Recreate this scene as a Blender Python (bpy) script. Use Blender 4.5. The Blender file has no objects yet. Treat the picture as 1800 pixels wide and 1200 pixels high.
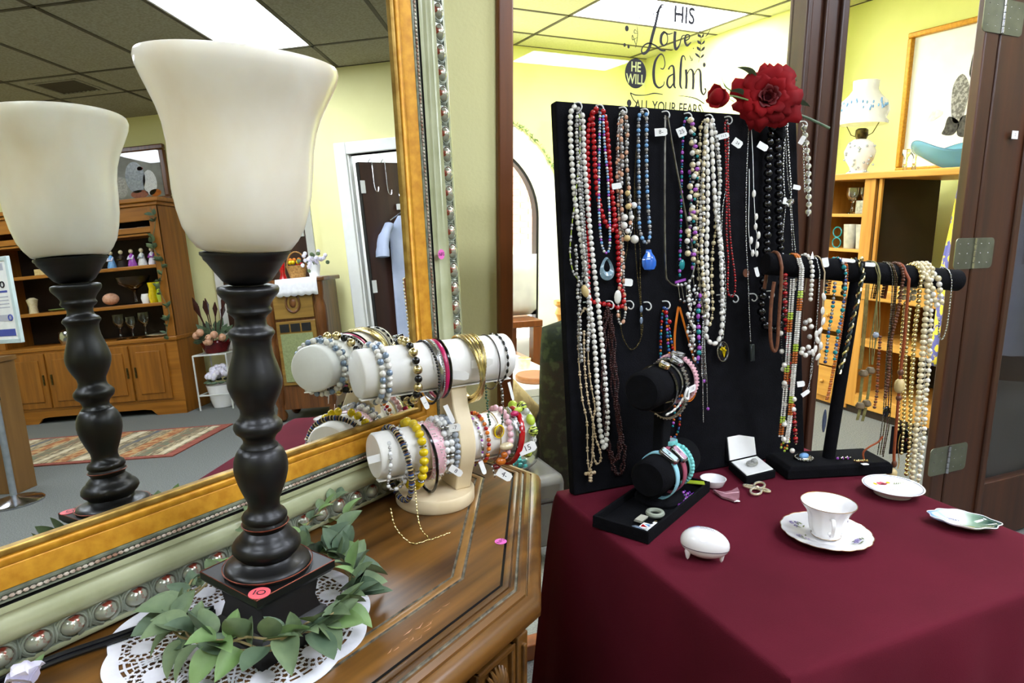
import bpy, math, random
from mathutils import Vector, Matrix
rad = math.radians
rnd = random.Random(11)
SC = bpy.context.scene
COL = SC.collection

# ---------------------------------------------------------------- camera, light, exposure
cam_d = bpy.data.cameras.new('camera')
cam_d.sensor_width = 36.0; cam_d.sensor_fit = 'HORIZONTAL'; cam_d.lens = 24.0
cam_d.clip_start = 0.02; cam_d.clip_end = 60
cam = bpy.data.objects.new('camera', cam_d); COL.objects.link(cam)
cam.location = (0, 0, 1.265); cam.rotation_euler = (rad(90 - 10.8), 0, rad(-24))
SC.camera = cam
W = bpy.data.worlds.new('world'); SC.world = W; W.use_nodes = True
W.node_tree.nodes['Background'].inputs[0].default_value = (1, .98, .94, 1)
W.node_tree.nodes['Background'].inputs[1].default_value = 6.0
SC.view_settings.view_transform = 'Standard'; SC.view_settings.look = 'None'
SC.view_settings.exposure = 1.05; SC.view_settings.gamma = 1.0
SC.view_settings.use_curve_mapping = False
CEIL = 2.85          # front room ceiling
CEIL_B = 2.74        # back room ceiling
PANEL_E = 12.0       # front ceiling panels
PANEL_EB = 20.0      # back-room ceiling panels
# ---------------------------------------------------------------- materials
def lin(h):
    h = h.lstrip('#'); o = []
    for i in (0, 2, 4):
        c = int(h[i:i + 2], 16) / 255
        o.append(c / 12.92 if c <= .04045 else ((c + .055) / 1.055) ** 2.4)
    return (*o, 1)
MATS = {}
def mat(name, col, rough=.5, metal=0, col2=None, var=.5, scale=20, stretch=(1, 1, 1), bump=0, bscale=150,
        spec=.5, trans=0, coat=0, sheen=0, emis=0, detail=4, sub=0, ior=1.45, lo=.35, hi=.65, cr_=.04):
    if name in MATS: return MATS[name]
    m = bpy.data.materials.new(name); m.use_nodes = True
    n = m.node_tree.nodes; l = m.node_tree.links; b = n['Principled BSDF']
    b.inputs['Base Color'].default_value = lin(col); b.inputs['Roughness'].default_value = rough
    b.inputs['Metallic'].default_value = metal; b.inputs['Specular IOR Level'].default_value = spec
    b.inputs['Transmission Weight'].default_value = trans; b.inputs['Coat Weight'].default_value = coat
    b.inputs['Sheen Weight'].default_value = sheen; b.inputs['Coat Roughness'].default_value = cr_; b.inputs['IOR'].default_value = ior
    if sub:
        b.inputs['Subsurface Weight'].default_value = sub; b.inputs['Subsurface Scale'].default_value = .01; b.inputs['Subsurface Radius'].default_value = (1, .85, .65)
    if emis:
        b.inputs['Emission Color'].default_value = lin(col); b.inputs['Emission Strength'].default_value = emis
    tc = n.new('ShaderNodeTexCoord')
    if col2:
        mp = n.new('ShaderNodeMapping'); mp.inputs['Scale'].default_value = stretch
        no = n.new('ShaderNodeTexNoise'); no.inputs['Scale'].default_value = scale; no.inputs['Detail'].default_value = detail
        rp = n.new('ShaderNodeValToRGB'); e = rp.color_ramp.elements
        e[0].position = lo; e[1].position = hi; e[0].color = lin(col); e[1].color = lin(col2)
        l.new(tc.outputs['Object'], mp.inputs[0]); l.new(mp.outputs[0], no.inputs['Vector'])
        l.new(no.outputs[0], rp.inputs[0]); l.new(rp.outputs[0], b.inputs['Base Color'])
    if bump:
        nb = n.new('ShaderNodeTexNoise'); nb.inputs['Scale'].default_value = bscale; nb.inputs['Detail'].default_value = 3
        bp = n.new('ShaderNodeBump'); bp.inputs['Strength'].default_value = bump; bp.inputs['Distance'].default_value = .002
        l.new(tc.outputs['Object'], nb.inputs['Vector']); l.new(nb.outputs[0], bp.inputs['Height']); l.new(bp.outputs[0], b.inputs['Normal'])
    MATS[name] = m
    return m
def wood(name, c1, c2, rough=.35, scale=6, ax=0, coat=.15, bump=.05):
    st = [7, 7, 7]; st[ax] = .5
    return mat(name, c1, rough, col2=c2, scale=scale, stretch=st, detail=8, coat=coat, bump=bump, bscale=90, lo=.3, hi=.7, cr_=.32)

m_wall = mat('wall_yellow_paint', '#f1ecb0', .75, col2='#ece6a8', scale=3, bump=.25, bscale=120)
m_wallb = mat('wall_lime_paint', '#e5e796', .75, col2='#dfe28e', scale=3, bump=.2, bscale=120)
m_white = mat('white_paint', '#eeeeea', .5, col2='#e6e6e2', scale=8)
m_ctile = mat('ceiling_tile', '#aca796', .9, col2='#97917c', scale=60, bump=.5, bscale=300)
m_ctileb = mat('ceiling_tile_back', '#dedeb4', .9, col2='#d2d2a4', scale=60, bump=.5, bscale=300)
m_grid = mat('ceiling_grid_metal', '#57503f', .6, col2='#4a4434', scale=10)
m_carpet = mat('carpet_grey', '#787a76', .95, col2='#575956', scale=160, bump=.8, bscale=350, detail=6)
m_panel = mat('light_diffuser', '#e9f1ff', .5, emis=PANEL_E)
m_panelb = mat('light_diffuser_back', '#f4f8ff', .5, emis=PANEL_EB)
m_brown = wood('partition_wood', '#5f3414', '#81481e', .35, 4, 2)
m_doorpostwd = wood('door_and_shaded_post_wood', '#2c1509', '#46230e', .42, 4, 2)
m_glassdark = wood('glass_darkening_brown', '#1c100a', '#26160d', .3, 4, 2)
m_pine = wood('pine_wood', '#85500f', '#a5681f', .4, 4, 1)
m_pinez = wood('pine_wood_upright', '#7c4a10', '#9e621c', .4, 4, 2)
m_oak = wood('golden_oak', '#b07a30', '#cf9a48', .4, 4, 1)
m_oakz = wood('golden_oak_upright', '#a87028', '#c89040', .4, 4, 2)
m_dkin = mat('cabinet_interior', '#20140c', .7, col2='#2a1b10', scale=6)
m_dress = wood('dresser_walnut', '#301a06', '#7d5320', .34, 5, 0, .2, .04)
m_dress2 = wood('dresser_border_walnut', '#40260a', '#7e5422', .34, 6, 0, .2, .04)
m_inlay = wood('inlay_strip', '#76501f', '#946a34', .3, 8, 0)
m_groove = mat('groove_patina', '#4c463c', .45, .3, col2='#8a8270', scale=90)
m_gilt = mat('gilt_gold', '#d09628', .42, .3, col2='#b87c14', scale=70, bump=.08, bscale=120)
m_gilt2 = mat('gilt_edge', '#b9974c', .35, .6, col2='#8f6c2a', scale=40)
m_sage = mat('sage_paint', '#a8aa86', .3, .12, col2='#93966f', scale=14, stretch=(1, 1, 1), coat=.4)
m_sagedk = mat('antique_silver_green', '#8a907c', .35, .2, col2='#62685a', scale=60, coat=.2)
m_egg = mat('egg_silver_red', '#a8ab98', .2, .45, col2='#94402f', scale=110, lo=.52, hi=.62, coat=.3)
m_collar = mat('antique_collar', '#9aa08e', .3, .2, col2='#70776a', scale=60, coat=.2)
m_beadrow = mat('frame_bead_silver', '#d9d0c0', .25, .25, col2='#a07a64', scale=50)
m_black = mat('black_gap', '#0c0b0a', .6, col2='#15120f', scale=20)
m_mirror = mat('mirror_silver', '#f2f4f0', .0, 1.0)
m_lampblk = mat('lamp_black_bronze', '#070606', .42, .0, col2='#0c0a0a', scale=12, coat=.05, spec=.45)
m_copper = mat('rubbed_copper_edge', '#8a4630', .4, .6, col2='#5c2c1e', scale=60)
m_shade = mat('alabaster_glass', '#ebe5d8', .28, col2='#d0bd92', scale=7, stretch=(1, 1, .6), sub=.35, coat=.4, detail=6, lo=.42, hi=.8)
m_leaf = mat('leaf_green', '#56694a', .6, col2='#75875f', scale=30)
m_leaf2 = mat('leaf_grey_green', '#475c46', .6, col2='#63765a', scale=30)
m_leaf3 = mat('leaf_light_green', '#6a884c', .55, col2='#809a64', scale=30)
m_twig = mat('twig_tan', '#9a8a5e', .7, col2='#7a6a42', scale=40)
m_doily = mat('doily_white', '#f1f0f4', .8, col2='#e6e4ea', scale=40, bump=.2)
m_cord = mat('black_cord', '#0b0b10', .3, col2='#14141a', scale=30)
m_petal = mat('white_petal', '#ece8f2', .5, col2='#dcd6e8', scale=30, sub=.2)
m_stick_p = mat('pink_sticker', '#ee74c4', .5, col2='#e868bc', scale=20)
m_stick_r = mat('coral_sticker', '#ee6a70', .5, col2='#e66068', scale=20)
m_ink = mat('black_ink', '#16121a', .5, col2='#1f1a24', scale=20)
m_ivory = mat('ivory_leatherette', '#f1efea', .4, col2='#e9e6df', scale=20, bump=.1)
m_birch = wood('birch_wood', '#d8c49c', '#e6d5b2', .5, 3, 2, 0, .02)
m_velvet = mat('black_velvet', '#08080a', .95, col2='#0d0d11', scale=60, bump=.4, bscale=500, spec=.15)
m_velvet2 = mat('black_flock_board', '#0a0a0d', .98, col2='#101014', scale=40, bump=.5, bscale=400, spec=.15)
m_cloth = mat('burgundy_cloth', '#5d1626', .9, col2='#521220', scale=4, bump=.25, bscale=900, spec=.15)
m_china = mat('white_china', '#f4f2f2', .12, col2='#f0eeee', scale=10, coat=.6)
m_goldrim = mat('gold_rim', '#b08a4a', .3, .8, col2='#8e6c34', scale=60)
m_tag = mat('white_card', '#f0efec', .7, col2='#e6e5e2', scale=20)
m_hook = mat('white_plastic_hook', '#e8e8e6', .35, col2='#dededc', scale=20)
m_chrome = mat('chrome', '#c9c9cc', .15, 1, col2='#b5b5ba', scale=20)
m_steel = mat('hinge_steel', '#7d7f6c', .38, .7, col2='#6c6e5c', scale=15)
m_glass = mat('clear_glass', '#f4f8f6', .02, trans=1, ior=1.45)
def pane_mat():
    m = bpy.data.materials.new('window_glass'); m.use_nodes = True
    n = m.node_tree.nodes; l = m.node_tree.links; n.remove(n['Principled BSDF'])
    o = n['Material Output']; t = n.new('ShaderNodeBsdfTransparent'); g = n.new('ShaderNodeBsdfGlossy')
    g.inputs['Roughness'].default_value = .01; x = n.new('ShaderNodeMixShader'); lw = n.new('ShaderNodeLayerWeight'); lw.inputs[0].default_value = .5
    p5 = n.new('ShaderNodeMath'); p5.operation = 'POWER'; p5.inputs[1].default_value = 4; l.new(lw.outputs['Facing'], p5.inputs[0])
    f = n.new('ShaderNodeMath'); f.operation = 'MULTIPLY_ADD'; f.inputs[1].default_value = .9; f.inputs[2].default_value = .035; l.new(p5.outputs[0], f.inputs[0])
    l.new(f.outputs[0], x.inputs[0]); l.new(t.outputs[0], x.inputs[1]); l.new(g.outputs[0], x.inputs[2]); l.new(x.outputs[0], o.inputs[0])
    return m
m_pane = pane_mat()
# jewellery
m_pearl = mat('pearl_white', '#e9e6de', .22, .0, col2='#d8d4ca', scale=40, coat=.5)
m_cream = mat('pearl_cream', '#dccfae', .22, .1, col2='#c9b98e', scale=40, coat=.5)
m_grey = mat('pearl_grey', '#b4b1ac', .25, .2, col2='#8f8c88', scale=60, coat=.4)
m_silver = mat('silver_metal', '#c4c4c2', .25, 1, col2='#8e8e8c', scale=60)
m_dksilver = mat('dark_silver', '#7d7a72', .3, 1, col2='#57544e', scale=60)
m_bronze = mat('bronze_chain', '#5f5230', .35, .9, col2='#3c3420', scale=60)
m_goldm = mat('gold_metal', '#e6d6a4', .25, 1, col2='#c4ae70', scale=60)
m_red = mat('red_bead', '#b50f14', .2, col2='#960a10', scale=40, coat=.5)
m_dkred = mat('dark_red_bead', '#6c0a12', .25, col2='#54060c', scale=40, coat=.5)
m_blackb = mat('black_bead', '#050506', .14, col2='#0a0a0c', scale=40, coat=.2)
m_brownb = mat('dark_brown_seed', '#2e1512', .3, col2='#45201a', scale=80)
m_blueb = mat('sky_blue_bead', '#7fb2e0', .25, col2='#5f96cf', scale=40, coat=.4)
m_dkblue = mat('deep_blue_bead', '#27508f', .2, col2='#1b3a70', scale=40, coat=.4)
m_bluep = mat('blue_glass_pendant', '#2f6fd0', .15, col2='#2a5cb8', scale=20, stretch=(20, 1, 1), coat=.6)
m_teal = mat('teal_bead', '#1d9094', .25, col2='#147478', scale=40, coat=.4)
m_purple = mat('purple_bead', '#8a3aa0', .25, col2='#b05ac0', scale=40, coat=.4)
m_peach = mat('peach_bead', '#d8a88c', .35, col2='#c08c6c', scale=50)
m_tan = mat('tan_wood_bead', '#d3bd86', .4, col2='#bfa46a', scale=50)
m_rope = mat('natural_cord', '#cdb896', .7, col2='#b39c78', scale=90)
m_orange = mat('orange_cord', '#e5811a', .5, col2='#d06c0c', scale=40)
m_amber = mat('amber_bead', '#c46a14', .15, col2='#a84e0c', scale=40, coat=.6)
m_brcord = mat('brown_braid', '#7a4a30', .6, col2='#5e3520', scale=140)
m_leather = mat('russet_leather', '#9a4a24', .5, col2='#7c3818', scale=60)
m_woodb = mat('brown_wood_bead', '#6e4028', .4, col2='#523020', scale=60)
m_olive = mat('olive_thread', '#8a8450', .6, col2='#6a6438', scale=120)
m_yellow = mat('yellow_bead', '#e6c80c', .25, col2='#d8b806', scale=30, coat=.4)
m_pink = mat('pale_pink_bead', '#e2b6be', .3, col2='#d6a4ae', scale=40, coat=.3)
m_hotpink = mat('hot_pink', '#c41c5e', .3, col2='#a8164e', scale=40, coat=.4)
m_lime = mat('lime_bead', '#bcd24a', .3, col2='#a8c238', scale=40, coat=.4)
m_howl = mat('white_marbled_bead', '#e4e4e2', .3, col2='#b0b0ae', scale=120, lo=.5, hi=.75, coat=.3)
m_slate = mat('slate_blue_bead', '#93a4b8', .2, .3, col2='#6f8298', scale=60, coat=.4)
m_greyb = mat('grey_agate_bead', '#a9b0b8', .25, col2='#8d949e', scale=50, coat=.4)
m_clear = mat('crystal_bead', '#d8d8d4', .08, col2='#bcbcb6', scale=60, trans=.55, coat=.5)
m_green = mat('green_crystal', '#2f5a3a', .15, col2='#1c3a26', scale=50, coat=.5)
m_aqua = mat('aqua_rubber', '#7fd0cc', .45, col2='#72c4c0', scale=20)
m_ltblue = mat('light_blue_strap', '#9ed2e0', .45, col2='#8cc6d6', scale=20)
m_rosest = mat('rose_strap', '#a85468', .45, col2='#9a485c', scale=20)

# ---------------------------------------------------------------- mesh helpers
class G:
    def __init__(s): s.v = []; s.f = []
    def add(s, vs, fs):
        n = len(s.v); s.v += [tuple(p) for p in vs]; s.f += [tuple(i + n for i in f) for f in fs]; return s
    def box(s, x0, x1, y0, y1, z0, z1):
        return s.add([(x0, y0, z0), (x1, y0, z0), (x1, y1, z0), (x0, y1, z0), (x0, y0, z1), (x1, y0, z1), (x1, y1, z1), (x0, y1, z1)],
                     [(3, 2, 1, 0), (4, 5, 6, 7), (0, 1, 5, 4), (1, 2, 6, 5), (2, 3, 7, 6), (3, 0, 4, 7)])
    def obox(s, c, ex, ey, ez):
        c, ex, ey, ez = map(Vector, (c, ex, ey, ez))
        vs = [c + ex * a + ey * b + ez * d for d in (-1, 1) for a, b in ((-1, -1), (1, -1), (1, 1), (-1, 1))]
        return s.add(vs, [(3, 2, 1, 0), (4, 5, 6, 7), (0, 1, 5, 4), (1, 2, 6, 5), (2, 3, 7, 6), (3, 0, 4, 7)])
    def tube(s, path, r, n=6, closed=False, flat=1.0):
        P = [Vector(p) for p in path]; k = len(P)
        rr = r if isinstance(r, (list, tuple)) else [r] * k
        up = None; vs = []; fs = []
        for i in range(k):
            a = P[(i - 1) % k] if (closed or i > 0) else P[i]; b = P[(i + 1) % k] if (closed or i < k - 1) else P[i]
            t = (b - a); t = t.normalized() if t.length > 1e-9 else Vector((0, 0, 1))
            if up is None:
                up = Vector((0, 0, 1)) if abs(t.z) < .9 else Vector((1, 0, 0))
            u = (up - t * up.dot(t)); u = u.normalized() if u.length > 1e-6 else t.orthogonal().normalized()
            w = t.cross(u); up = u
            for j in range(n):
                an = 2 * math.pi * j / n
                vs.append(P[i] + (u * math.cos(an) * flat + w * math.sin(an)) * rr[i])
        m = k if closed else k - 1
        for i in range(m):
            for j in range(n):
                i2 = (i + 1) % k; j2 = (j + 1) % n
                fs.append((i * n + j, i * n + j2, i2 * n + j2, i2 * n + j))
        if not closed: fs += [tuple(range(n))[::-1], tuple((k - 1) * n + j for j in range(n))]
        return s.add(vs, fs)
    def lathe(s, prof, n=24, o=(0, 0, 0), m=None, wob=None, cap=True):
        o = Vector(o); vs = []; fs = []; k = len(prof)
        for i, (r, z) in enumerate(prof):
            for j in range(n):
                a = 2 * math.pi * j / n
                q = r * (wob(a, i) if wob else 1)
                p = Vector((q * math.cos(a), q * math.sin(a), z))
                vs.append(o + (m @ p if m else p))
        for i in range(k - 1):
            for j in range(n):
                j2 = (j + 1) % n; fs.append((i * n + j, i * n + j2, (i + 1) * n + j2, (i + 1) * n + j))
        if cap:
            if prof[0][0] > 1e-6: fs.append(tuple(range(n))[::-1])
            if prof[-1][0] > 1e-6: fs.append(tuple((k - 1) * n + j for j in range(n)))
        return s.add(vs, fs)
    def sph(s, c, r, nu=10, nv=7, sc=(1, 1, 1), m=None):
        c = Vector(c); vs = []; fs = []
        for i in range(1, nv):
            t = math.pi * i / nv
            for j in range(nu):
                a = 2 * math.pi * j / nu
                p = Vector((r * sc[0] * math.sin(t) * math.cos(a), r * sc[1] * math.sin(t) * math.sin(a), r * sc[2] * math.cos(t)))
                vs.append(c + (m @ p if m else p))
        for e in (1, -1):
            p = Vector((0, 0, r * sc[2] * e)); vs.append(c + (m @ p if m else p))
        t0 = (nv - 1) * nu
        for j in range(nu):
            j2 = (j + 1) % nu
            fs.append((t0, j, j2)); fs.append((t0 + 1, (nv - 2) * nu + j2, (nv - 2) * nu + j))
            for i in range(nv - 2): fs.append((i * nu + j, (i + 1) * nu + j, (i + 1) * nu + j2, i * nu + j2))
        return s.add(vs, fs)
    def prism(s, poly, z0, z1):
        n = len(poly)
        return s.add([(x, y, z0) for x, y in poly] + [(x, y, z1) for x, y in poly],
                     [tuple(range(n))[::-1], tuple(range(n, 2 * n))] + [(i, (i + 1) % n, n + (i + 1) % n, n + i) for i in range(n)])
    def grid(s, fn, nu, nv, cu=False):
        vs = [fn(i / (nu if cu else nu - 1), j / (nv - 1)) for j in range(nv) for i in range(nu)]; fs = []
        for j in range(nv - 1):
            for i in range(nu if cu else nu - 1):
                i2 = (i + 1) % nu; fs.append((j * nu + i, j * nu + i2, (j + 1) * nu + i2, (j + 1) * nu + i))
        return s.add(vs, fs)
    def xf(s, fn): s.v = [tuple(fn(*p)) for p in s.v]; return s
PM = {}
def mesh(g, name, m, smooth=40):
    me = bpy.data.meshes.new(name); me.from_pydata([tuple(p) for p in g.v], [], g.f); me.validate()
    if m: me.materials.append(m)
    if smooth:
        me.shade_smooth(); me.set_sharp_from_angle(angle=rad(smooth))
    return me
def mk(g, name, m, par=None, smooth=40, kind=None, label=None, solid=0, bev=0):
    """one mesh object from world-space geometry, a part when it has a parent"""
    if par is not None:
        M = PM[par.name]; iv = M.inverted(); g.v = [tuple(iv @ Vector(p)) for p in g.v]
    else:
        xs = [p[0] for p in g.v]; ys = [p[1] for p in g.v]; zs = [p[2] for p in g.v]
        c = ((min(xs) + max(xs)) / 2, (min(ys) + max(ys)) / 2, min(zs)); M = Matrix.Translation(c)
        g.v = [(p[0] - c[0], p[1] - c[1], p[2] - c[2]) for p in g.v]
    o = bpy.data.objects.new(name, mesh(g, name, m, smooth)); COL.objects.link(o)
    if par is not None: o.parent = par
    else: o.location = M.translation
    PM[o.name] = M
    if kind: o['kind'] = kind
    if label: o['label'] = label
    if solid:
        d = o.modifiers.new('thickness', 'SOLIDIFY'); d.thickness = solid; d.offset = 0
    if bev:
        d = o.modifiers.new('edge', 'BEVEL'); d.width = bev; d.segments = 2; d.limit_method = 'ANGLE'
    return o
def thing(g, name, m, label, cat, group=None, **k):
    o = mk(g, name, m, None, **k); o['label'] = label; o['category'] = cat
    if group: o['group'] = group
    return o
def root(name, label, cat, loc=(0, 0, 0), group=None, rz=0):
    o = bpy.data.objects.new(name, None); o.location = loc; o.rotation_euler = (0, 0, rz); o.empty_display_size = .02; COL.objects.link(o)
    o['label'] = label; o['category'] = cat
    if group: o['group'] = group
    PM[o.name] = Matrix.Translation(loc) @ Matrix.Rotation(rz, 4, 'Z'); return o
def struct(g, name, m, **k): return mk(g, name, m, None, kind='structure', **k)
def sroot(name, loc=(0, 0, 0)):
    o = bpy.data.objects.new(name, None); o.location = loc; COL.objects.link(o); o['kind'] = 'structure'; PM[o.name] = Matrix.Translation(loc); return o
def inst(me, name, p, par, sc=1, rot=None):
    o = bpy.data.objects.new(name, me); COL.objects.link(o); o.parent = par
    L = PM[par.name].inverted() @ Vector(p); o.location = L
    o.scale = sc if isinstance(sc, (tuple, list)) else (sc, sc, sc)
    if rot is not None:
        if not hasattr(rot, 'to_euler'): rot = Matrix.Rotation(rot[2], 3, 'Z') @ Matrix.Rotation(rot[1], 3, 'Y') @ Matrix.Rotation(rot[0], 3, 'X')
    else: rot = Matrix.Identity(3)
    o.rotation_euler = (PM[par.name].to_3x3().inverted() @ rot).to_euler()
    return o
def text_geo(txt, size, fn, weight=0):
    """flat lettering as geometry; fn maps (x, y) on the sheet to world; centred on 0"""
    c = bpy.data.curves.new('t', 'FONT'); c.body = txt; c.size = size; c.align_x = 'CENTER'; c.align_y = 'CENTER'; c.offset = weight; c.resolution_u = 3
    o = bpy.data.objects.new('t', c); me = bpy.data.meshes.new_from_object(o)
    g = G(); g.add([fn(p.co.x, p.co.y) for p in me.vertices], [tuple(f.vertices) for f in me.polygons])
    bpy.data.objects.remove(o); bpy.data.curves.remove(c); bpy.data.meshes.remove(me); return g
def ribbon(g, pts, w, fn):
    """flat pen stroke, pts in 2d, w width or list"""
    P = [Vector((p[0], p[1])) for p in pts]; k = len(P); ws = w if isinstance(w, (list, tuple)) else [w] * k; vs = []
    for i in range(k):
        t = P[min(i + 1, k - 1)] - P[max(i - 1, 0)]; t = t.normalized() if t.length > 1e-9 else Vector((1, 0)); nrm = Vector((-t.y, t.x))
        for e in (1, -1): q = P[i] + nrm * e * ws[i] / 2; vs.append(fn(q.x, q.y))
    return g.add(vs, [(2 * i, 2 * i + 1, 2 * i + 3, 2 * i + 2) for i in range(k - 1)])
def cr(pts, n=8, closed=False):
    """Catmull-Rom through points of any dimension"""
    P = [Vector(p) for p in pts]; k = len(P); out = []
    for i in range(k if closed else k - 1):
        a = P[(i - 1) % k] if closed or i > 0 else P[i]; b = P[i]; c = P[(i + 1) % k]; d = P[(i + 2) % k] if closed or i < k - 2 else P[i + 1]
        for j in range(n):
            t = j / n; out.append(.5 * ((2 * b) + (c - a) * t + (2 * a - 5 * b + 4 * c - d) * t * t + (3 * b - a - 3 * c + d) * t ** 3))
    if not closed: out.append(P[-1])
    return out
def align(d, up=(0, 0, 1)):
    """rotation whose local z runs along d"""
    z = Vector(d).normalized(); u = Vector(up)
    x = u.cross(z); x = x.normalized() if x.length > 1e-6 else z.orthogonal().normalized()
    return Matrix((x, z.cross(x), z)).transposed()
# local frames
DZ, TZ = .805, .737
DO = Vector((-.106, .838, 0)); DM = Vector((.85446, .51952, 0)); DN = Vector((.51952, -.85446, 0))
def DF(a, b, z=DZ): return DO + DM * a + DN * b + Vector((0, 0, z))
_t = rad(3.2); MN = DN * math.cos(_t) + Vector((0, 0, 1)) * math.sin(_t); MU = Vector((0, 0, 1)) * math.cos(_t) - DN * math.sin(_t)
def MF(a, h, w): return DO - DN * .005 + Vector((0, 0, DZ + .003)) + DM * a + MU * h + MN * w
_b = rad(7.5); BN = Vector((0, -math.cos(_b), math.sin(_b))); BU = Vector((0, math.sin(_b), math.cos(_b)))
def BF(u, v, w=0): return Vector((.60 + u, 1.058, TZ)) + BU * v + BN * w
SO = Vector((1.15, .965, TZ)); SE = Vector((.96126, -.27564, 0)); SN = Vector((-.27564, -.96126, 0))
def SF(s, z, w=0): return Vector((SO.x, SO.y, 0)) + SE * s + SN * w + Vector((0, 0, z))

# ================================================================ the setting
X0, Y0 = -2.6, -4.9          # front room extents behind and beside the camera
g = G().box(X0 - .1, 7.2, Y0 - .1, 6.2, -.05, 0); struct(g, 'floor', m_carpet)
PY0, PY1 = 1.56, 1.64         # partition
g = G().box(X0, .653, PY0, PY1, 0, CEIL); struct(g, 'wall_partition_left', m_wall)
g = G().box(.653, 4.95, PY0, PY1, 2.2, CEIL); struct(g, 'wall_partition_header', m_wall)
g = G().box(2.58, 4.95, PY0, PY1, 0, 2.2); struct(g, 'wall_partition_right', m_glassdark)  # made-up dark wall, so the door glass in front reads dark
g = G().box(4.95, 5.05, -.60, -.30, 0, CEIL).box(4.95, 5.05, .52, PY1, 0, CEIL).box(4.95, 5.05, -.30, .52, 2.14, CEIL); struct(g, 'wall_doorway', m_wall)
g = G().box(5.05, 5.85, -.70, -.60, 0, CEIL); struct(g, 'wall_jog', m_wall)
g = G().box(5.80, 5.90, Y0, -.60, 0, CEIL); struct(g, 'wall_hutch', m_wall)
g = G().box(X0, 5.9, Y0 - .1, Y0, 0, CEIL); struct(g, 'wall_rear', m_wall)
g = G().box(X0 - .1, X0, Y0, PY1, 0, CEIL); struct(g, 'wall_left', m_wall)
# little white side room behind the doorway
g = G().box(7.0, 7.1, -.6, 1.6, 0, 2.7).box(5.05, 7.0, 1.5, 1.6, 0, 2.7).box(5.05, 7.0, -.60, -.52, 0, 2.7).box(5.05, 7.0, -.6, 1.6, 2.7, 2.76)
struct(g, 'wall_side_room', m_white)
# back room
g = G().box(-1.0, 1.55, 5.97, 6.07, 0, CEIL_B).box(1.55, 2.93, 5.97, 6.07, 1.89, CEIL_B).box(2.93, 4.2, 5.97, 6.07, 0, CEIL_B)
# arched opening filled above by the arch spandrel
arc = [(2.24 + .69 * math.cos(a * math.pi / 24), 1.20 + .69 * math.sin(a * math.pi / 24)) for a in range(25)]
sp = G()
for y in (5.97, 6.07):
    for i in range(24):
        (xa, za), (xb, zb) = arc[i], arc[i + 1]
        sp.add([(xa, y, za), (xb, y, zb), (xb, y, 1.891), (xa, y, 1.891)], [(0, 1, 2, 3)])
g.add(sp.v, sp.f)
struct(g, 'wall_back', m_wallb)
g = G().box(4.10, 4.2, 4.06, 6.07, 0, CEIL_B).box(4.10, 4.45, 4.0, 4.06, 0, CEIL_B).box(4.45, 4.55, PY1, 4.06, 0, CEIL_B); struct(g, 'wall_back_right', m_wallb)
g = G().box(-1.1, -1.0, PY1, 6.07, 0, CEIL_B); struct(g, 'wall_back_left', m_wallb)

def tiles(name, x_lines, y_lines, z, mt, holes, x1, y1):
    r = sroot(name, (0, 0, z))
    gg = G().box(x_lines[0], x1, y_lines[0], y1, z + .02, z + .06); mk(gg, 'ceiling_slab', mt, r)
    shared = {}
    for i in range(len(x_lines) - 1):
        for j in range(len(y_lines) - 1):
            if (i, j) in holes: continue
            w = x_lines[i + 1] - x_lines[i]; d = y_lines[j + 1] - y_lines[j]; k = (round(w, 3), round(d, 3))
            if k not in shared: shared[k] = mesh(G().box(-w / 2 + .011, w / 2 - .011, -d / 2 + .011, d / 2 - .011, -.004, .018), 'ceiling_tile', mt, 0)
            inst(shared[k], 'ceiling_tile', ((x_lines[i] + x_lines[i + 1]) / 2, (y_lines[j] + y_lines[j + 1]) / 2, z), r)
    gg = G()
    for x in x_lines: gg.box(x - .014, x + .014, y_lines[0], y_lines[-1], z - .008, z + .016)
    for y in y_lines: gg.box(x_lines[0], x_lines[-1], y - .014, y + .014, z - .008, z + .016)
    mk(gg, 'ceiling_grid', m_grid, r, smooth=0)
    return r
XL = [-2.6, -1.74, -.52, .70, 1.92, 3.14, 4.36, 4.95, 5.9]
YL = [-4.9, -4.55, -3.94, -3.33, -2.72, -2.11, -1.50, -.89, -.29, .32, .93, 1.56]
PAN = [(5, 7), (5, 2), (3, 7), (1, 7), (4, 9), (3, 5)]  # last two panels are unseen, added to brighten the partition wall and table
VENT = (6, 4)
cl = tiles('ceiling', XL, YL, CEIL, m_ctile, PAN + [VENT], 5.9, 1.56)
def light_panel(x0, x1, y0, y1, z, m, label, group):
    r = root('ceiling_light', label, 'ceiling light', ((x0 + x1) / 2, (y0 + y1) / 2, z - .004), group)
    gg = G()
    for a, b, c, d in ((x0 + .012, x1 - .012, y0 + .012, y0 + .022), (x0 + .012, x1 - .012, y1 - .022, y1 - .012), (x0 + .012, x0 + .022, y0 + .012, y1 - .012), (x1 - .022, x1 - .012, y0 + .012, y1 - .012)):
        gg.box(a, b, c, d, z - .004, z + .018)
    mk(gg, 'frame', m_white, r, smooth=0)
    mk(G().box(x0 + .022, x1 - .022, y0 + .022, y1 - .022, z - .002, z + .012), 'diffuser', m, r, smooth=0)
lab = ['glowing ceiling light panel seen in the mirror above the tall lamp', 'ceiling light panel over the rug, reflected in the lettered window',
       'ceiling light panel almost overhead of the jewellery table', 'ceiling light panel behind the mirror side of the dresser',
       'unseen ceiling light panel above the doorway, added to light wall and table', 'unseen ceiling light panel added to brighten the partition wall']
for (i, j), t in zip(PAN, lab): light_panel(XL[i], XL[i + 1], YL[j], YL[j + 1], CEIL, m_panel, t, 'front room ceiling lights')
i, j = VENT
r = root('air_vent', 'square ceiling air vent with dark slats beside the light panel', 'vent', (XL[i] + .3, YL[j] + .3, CEIL))
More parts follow.
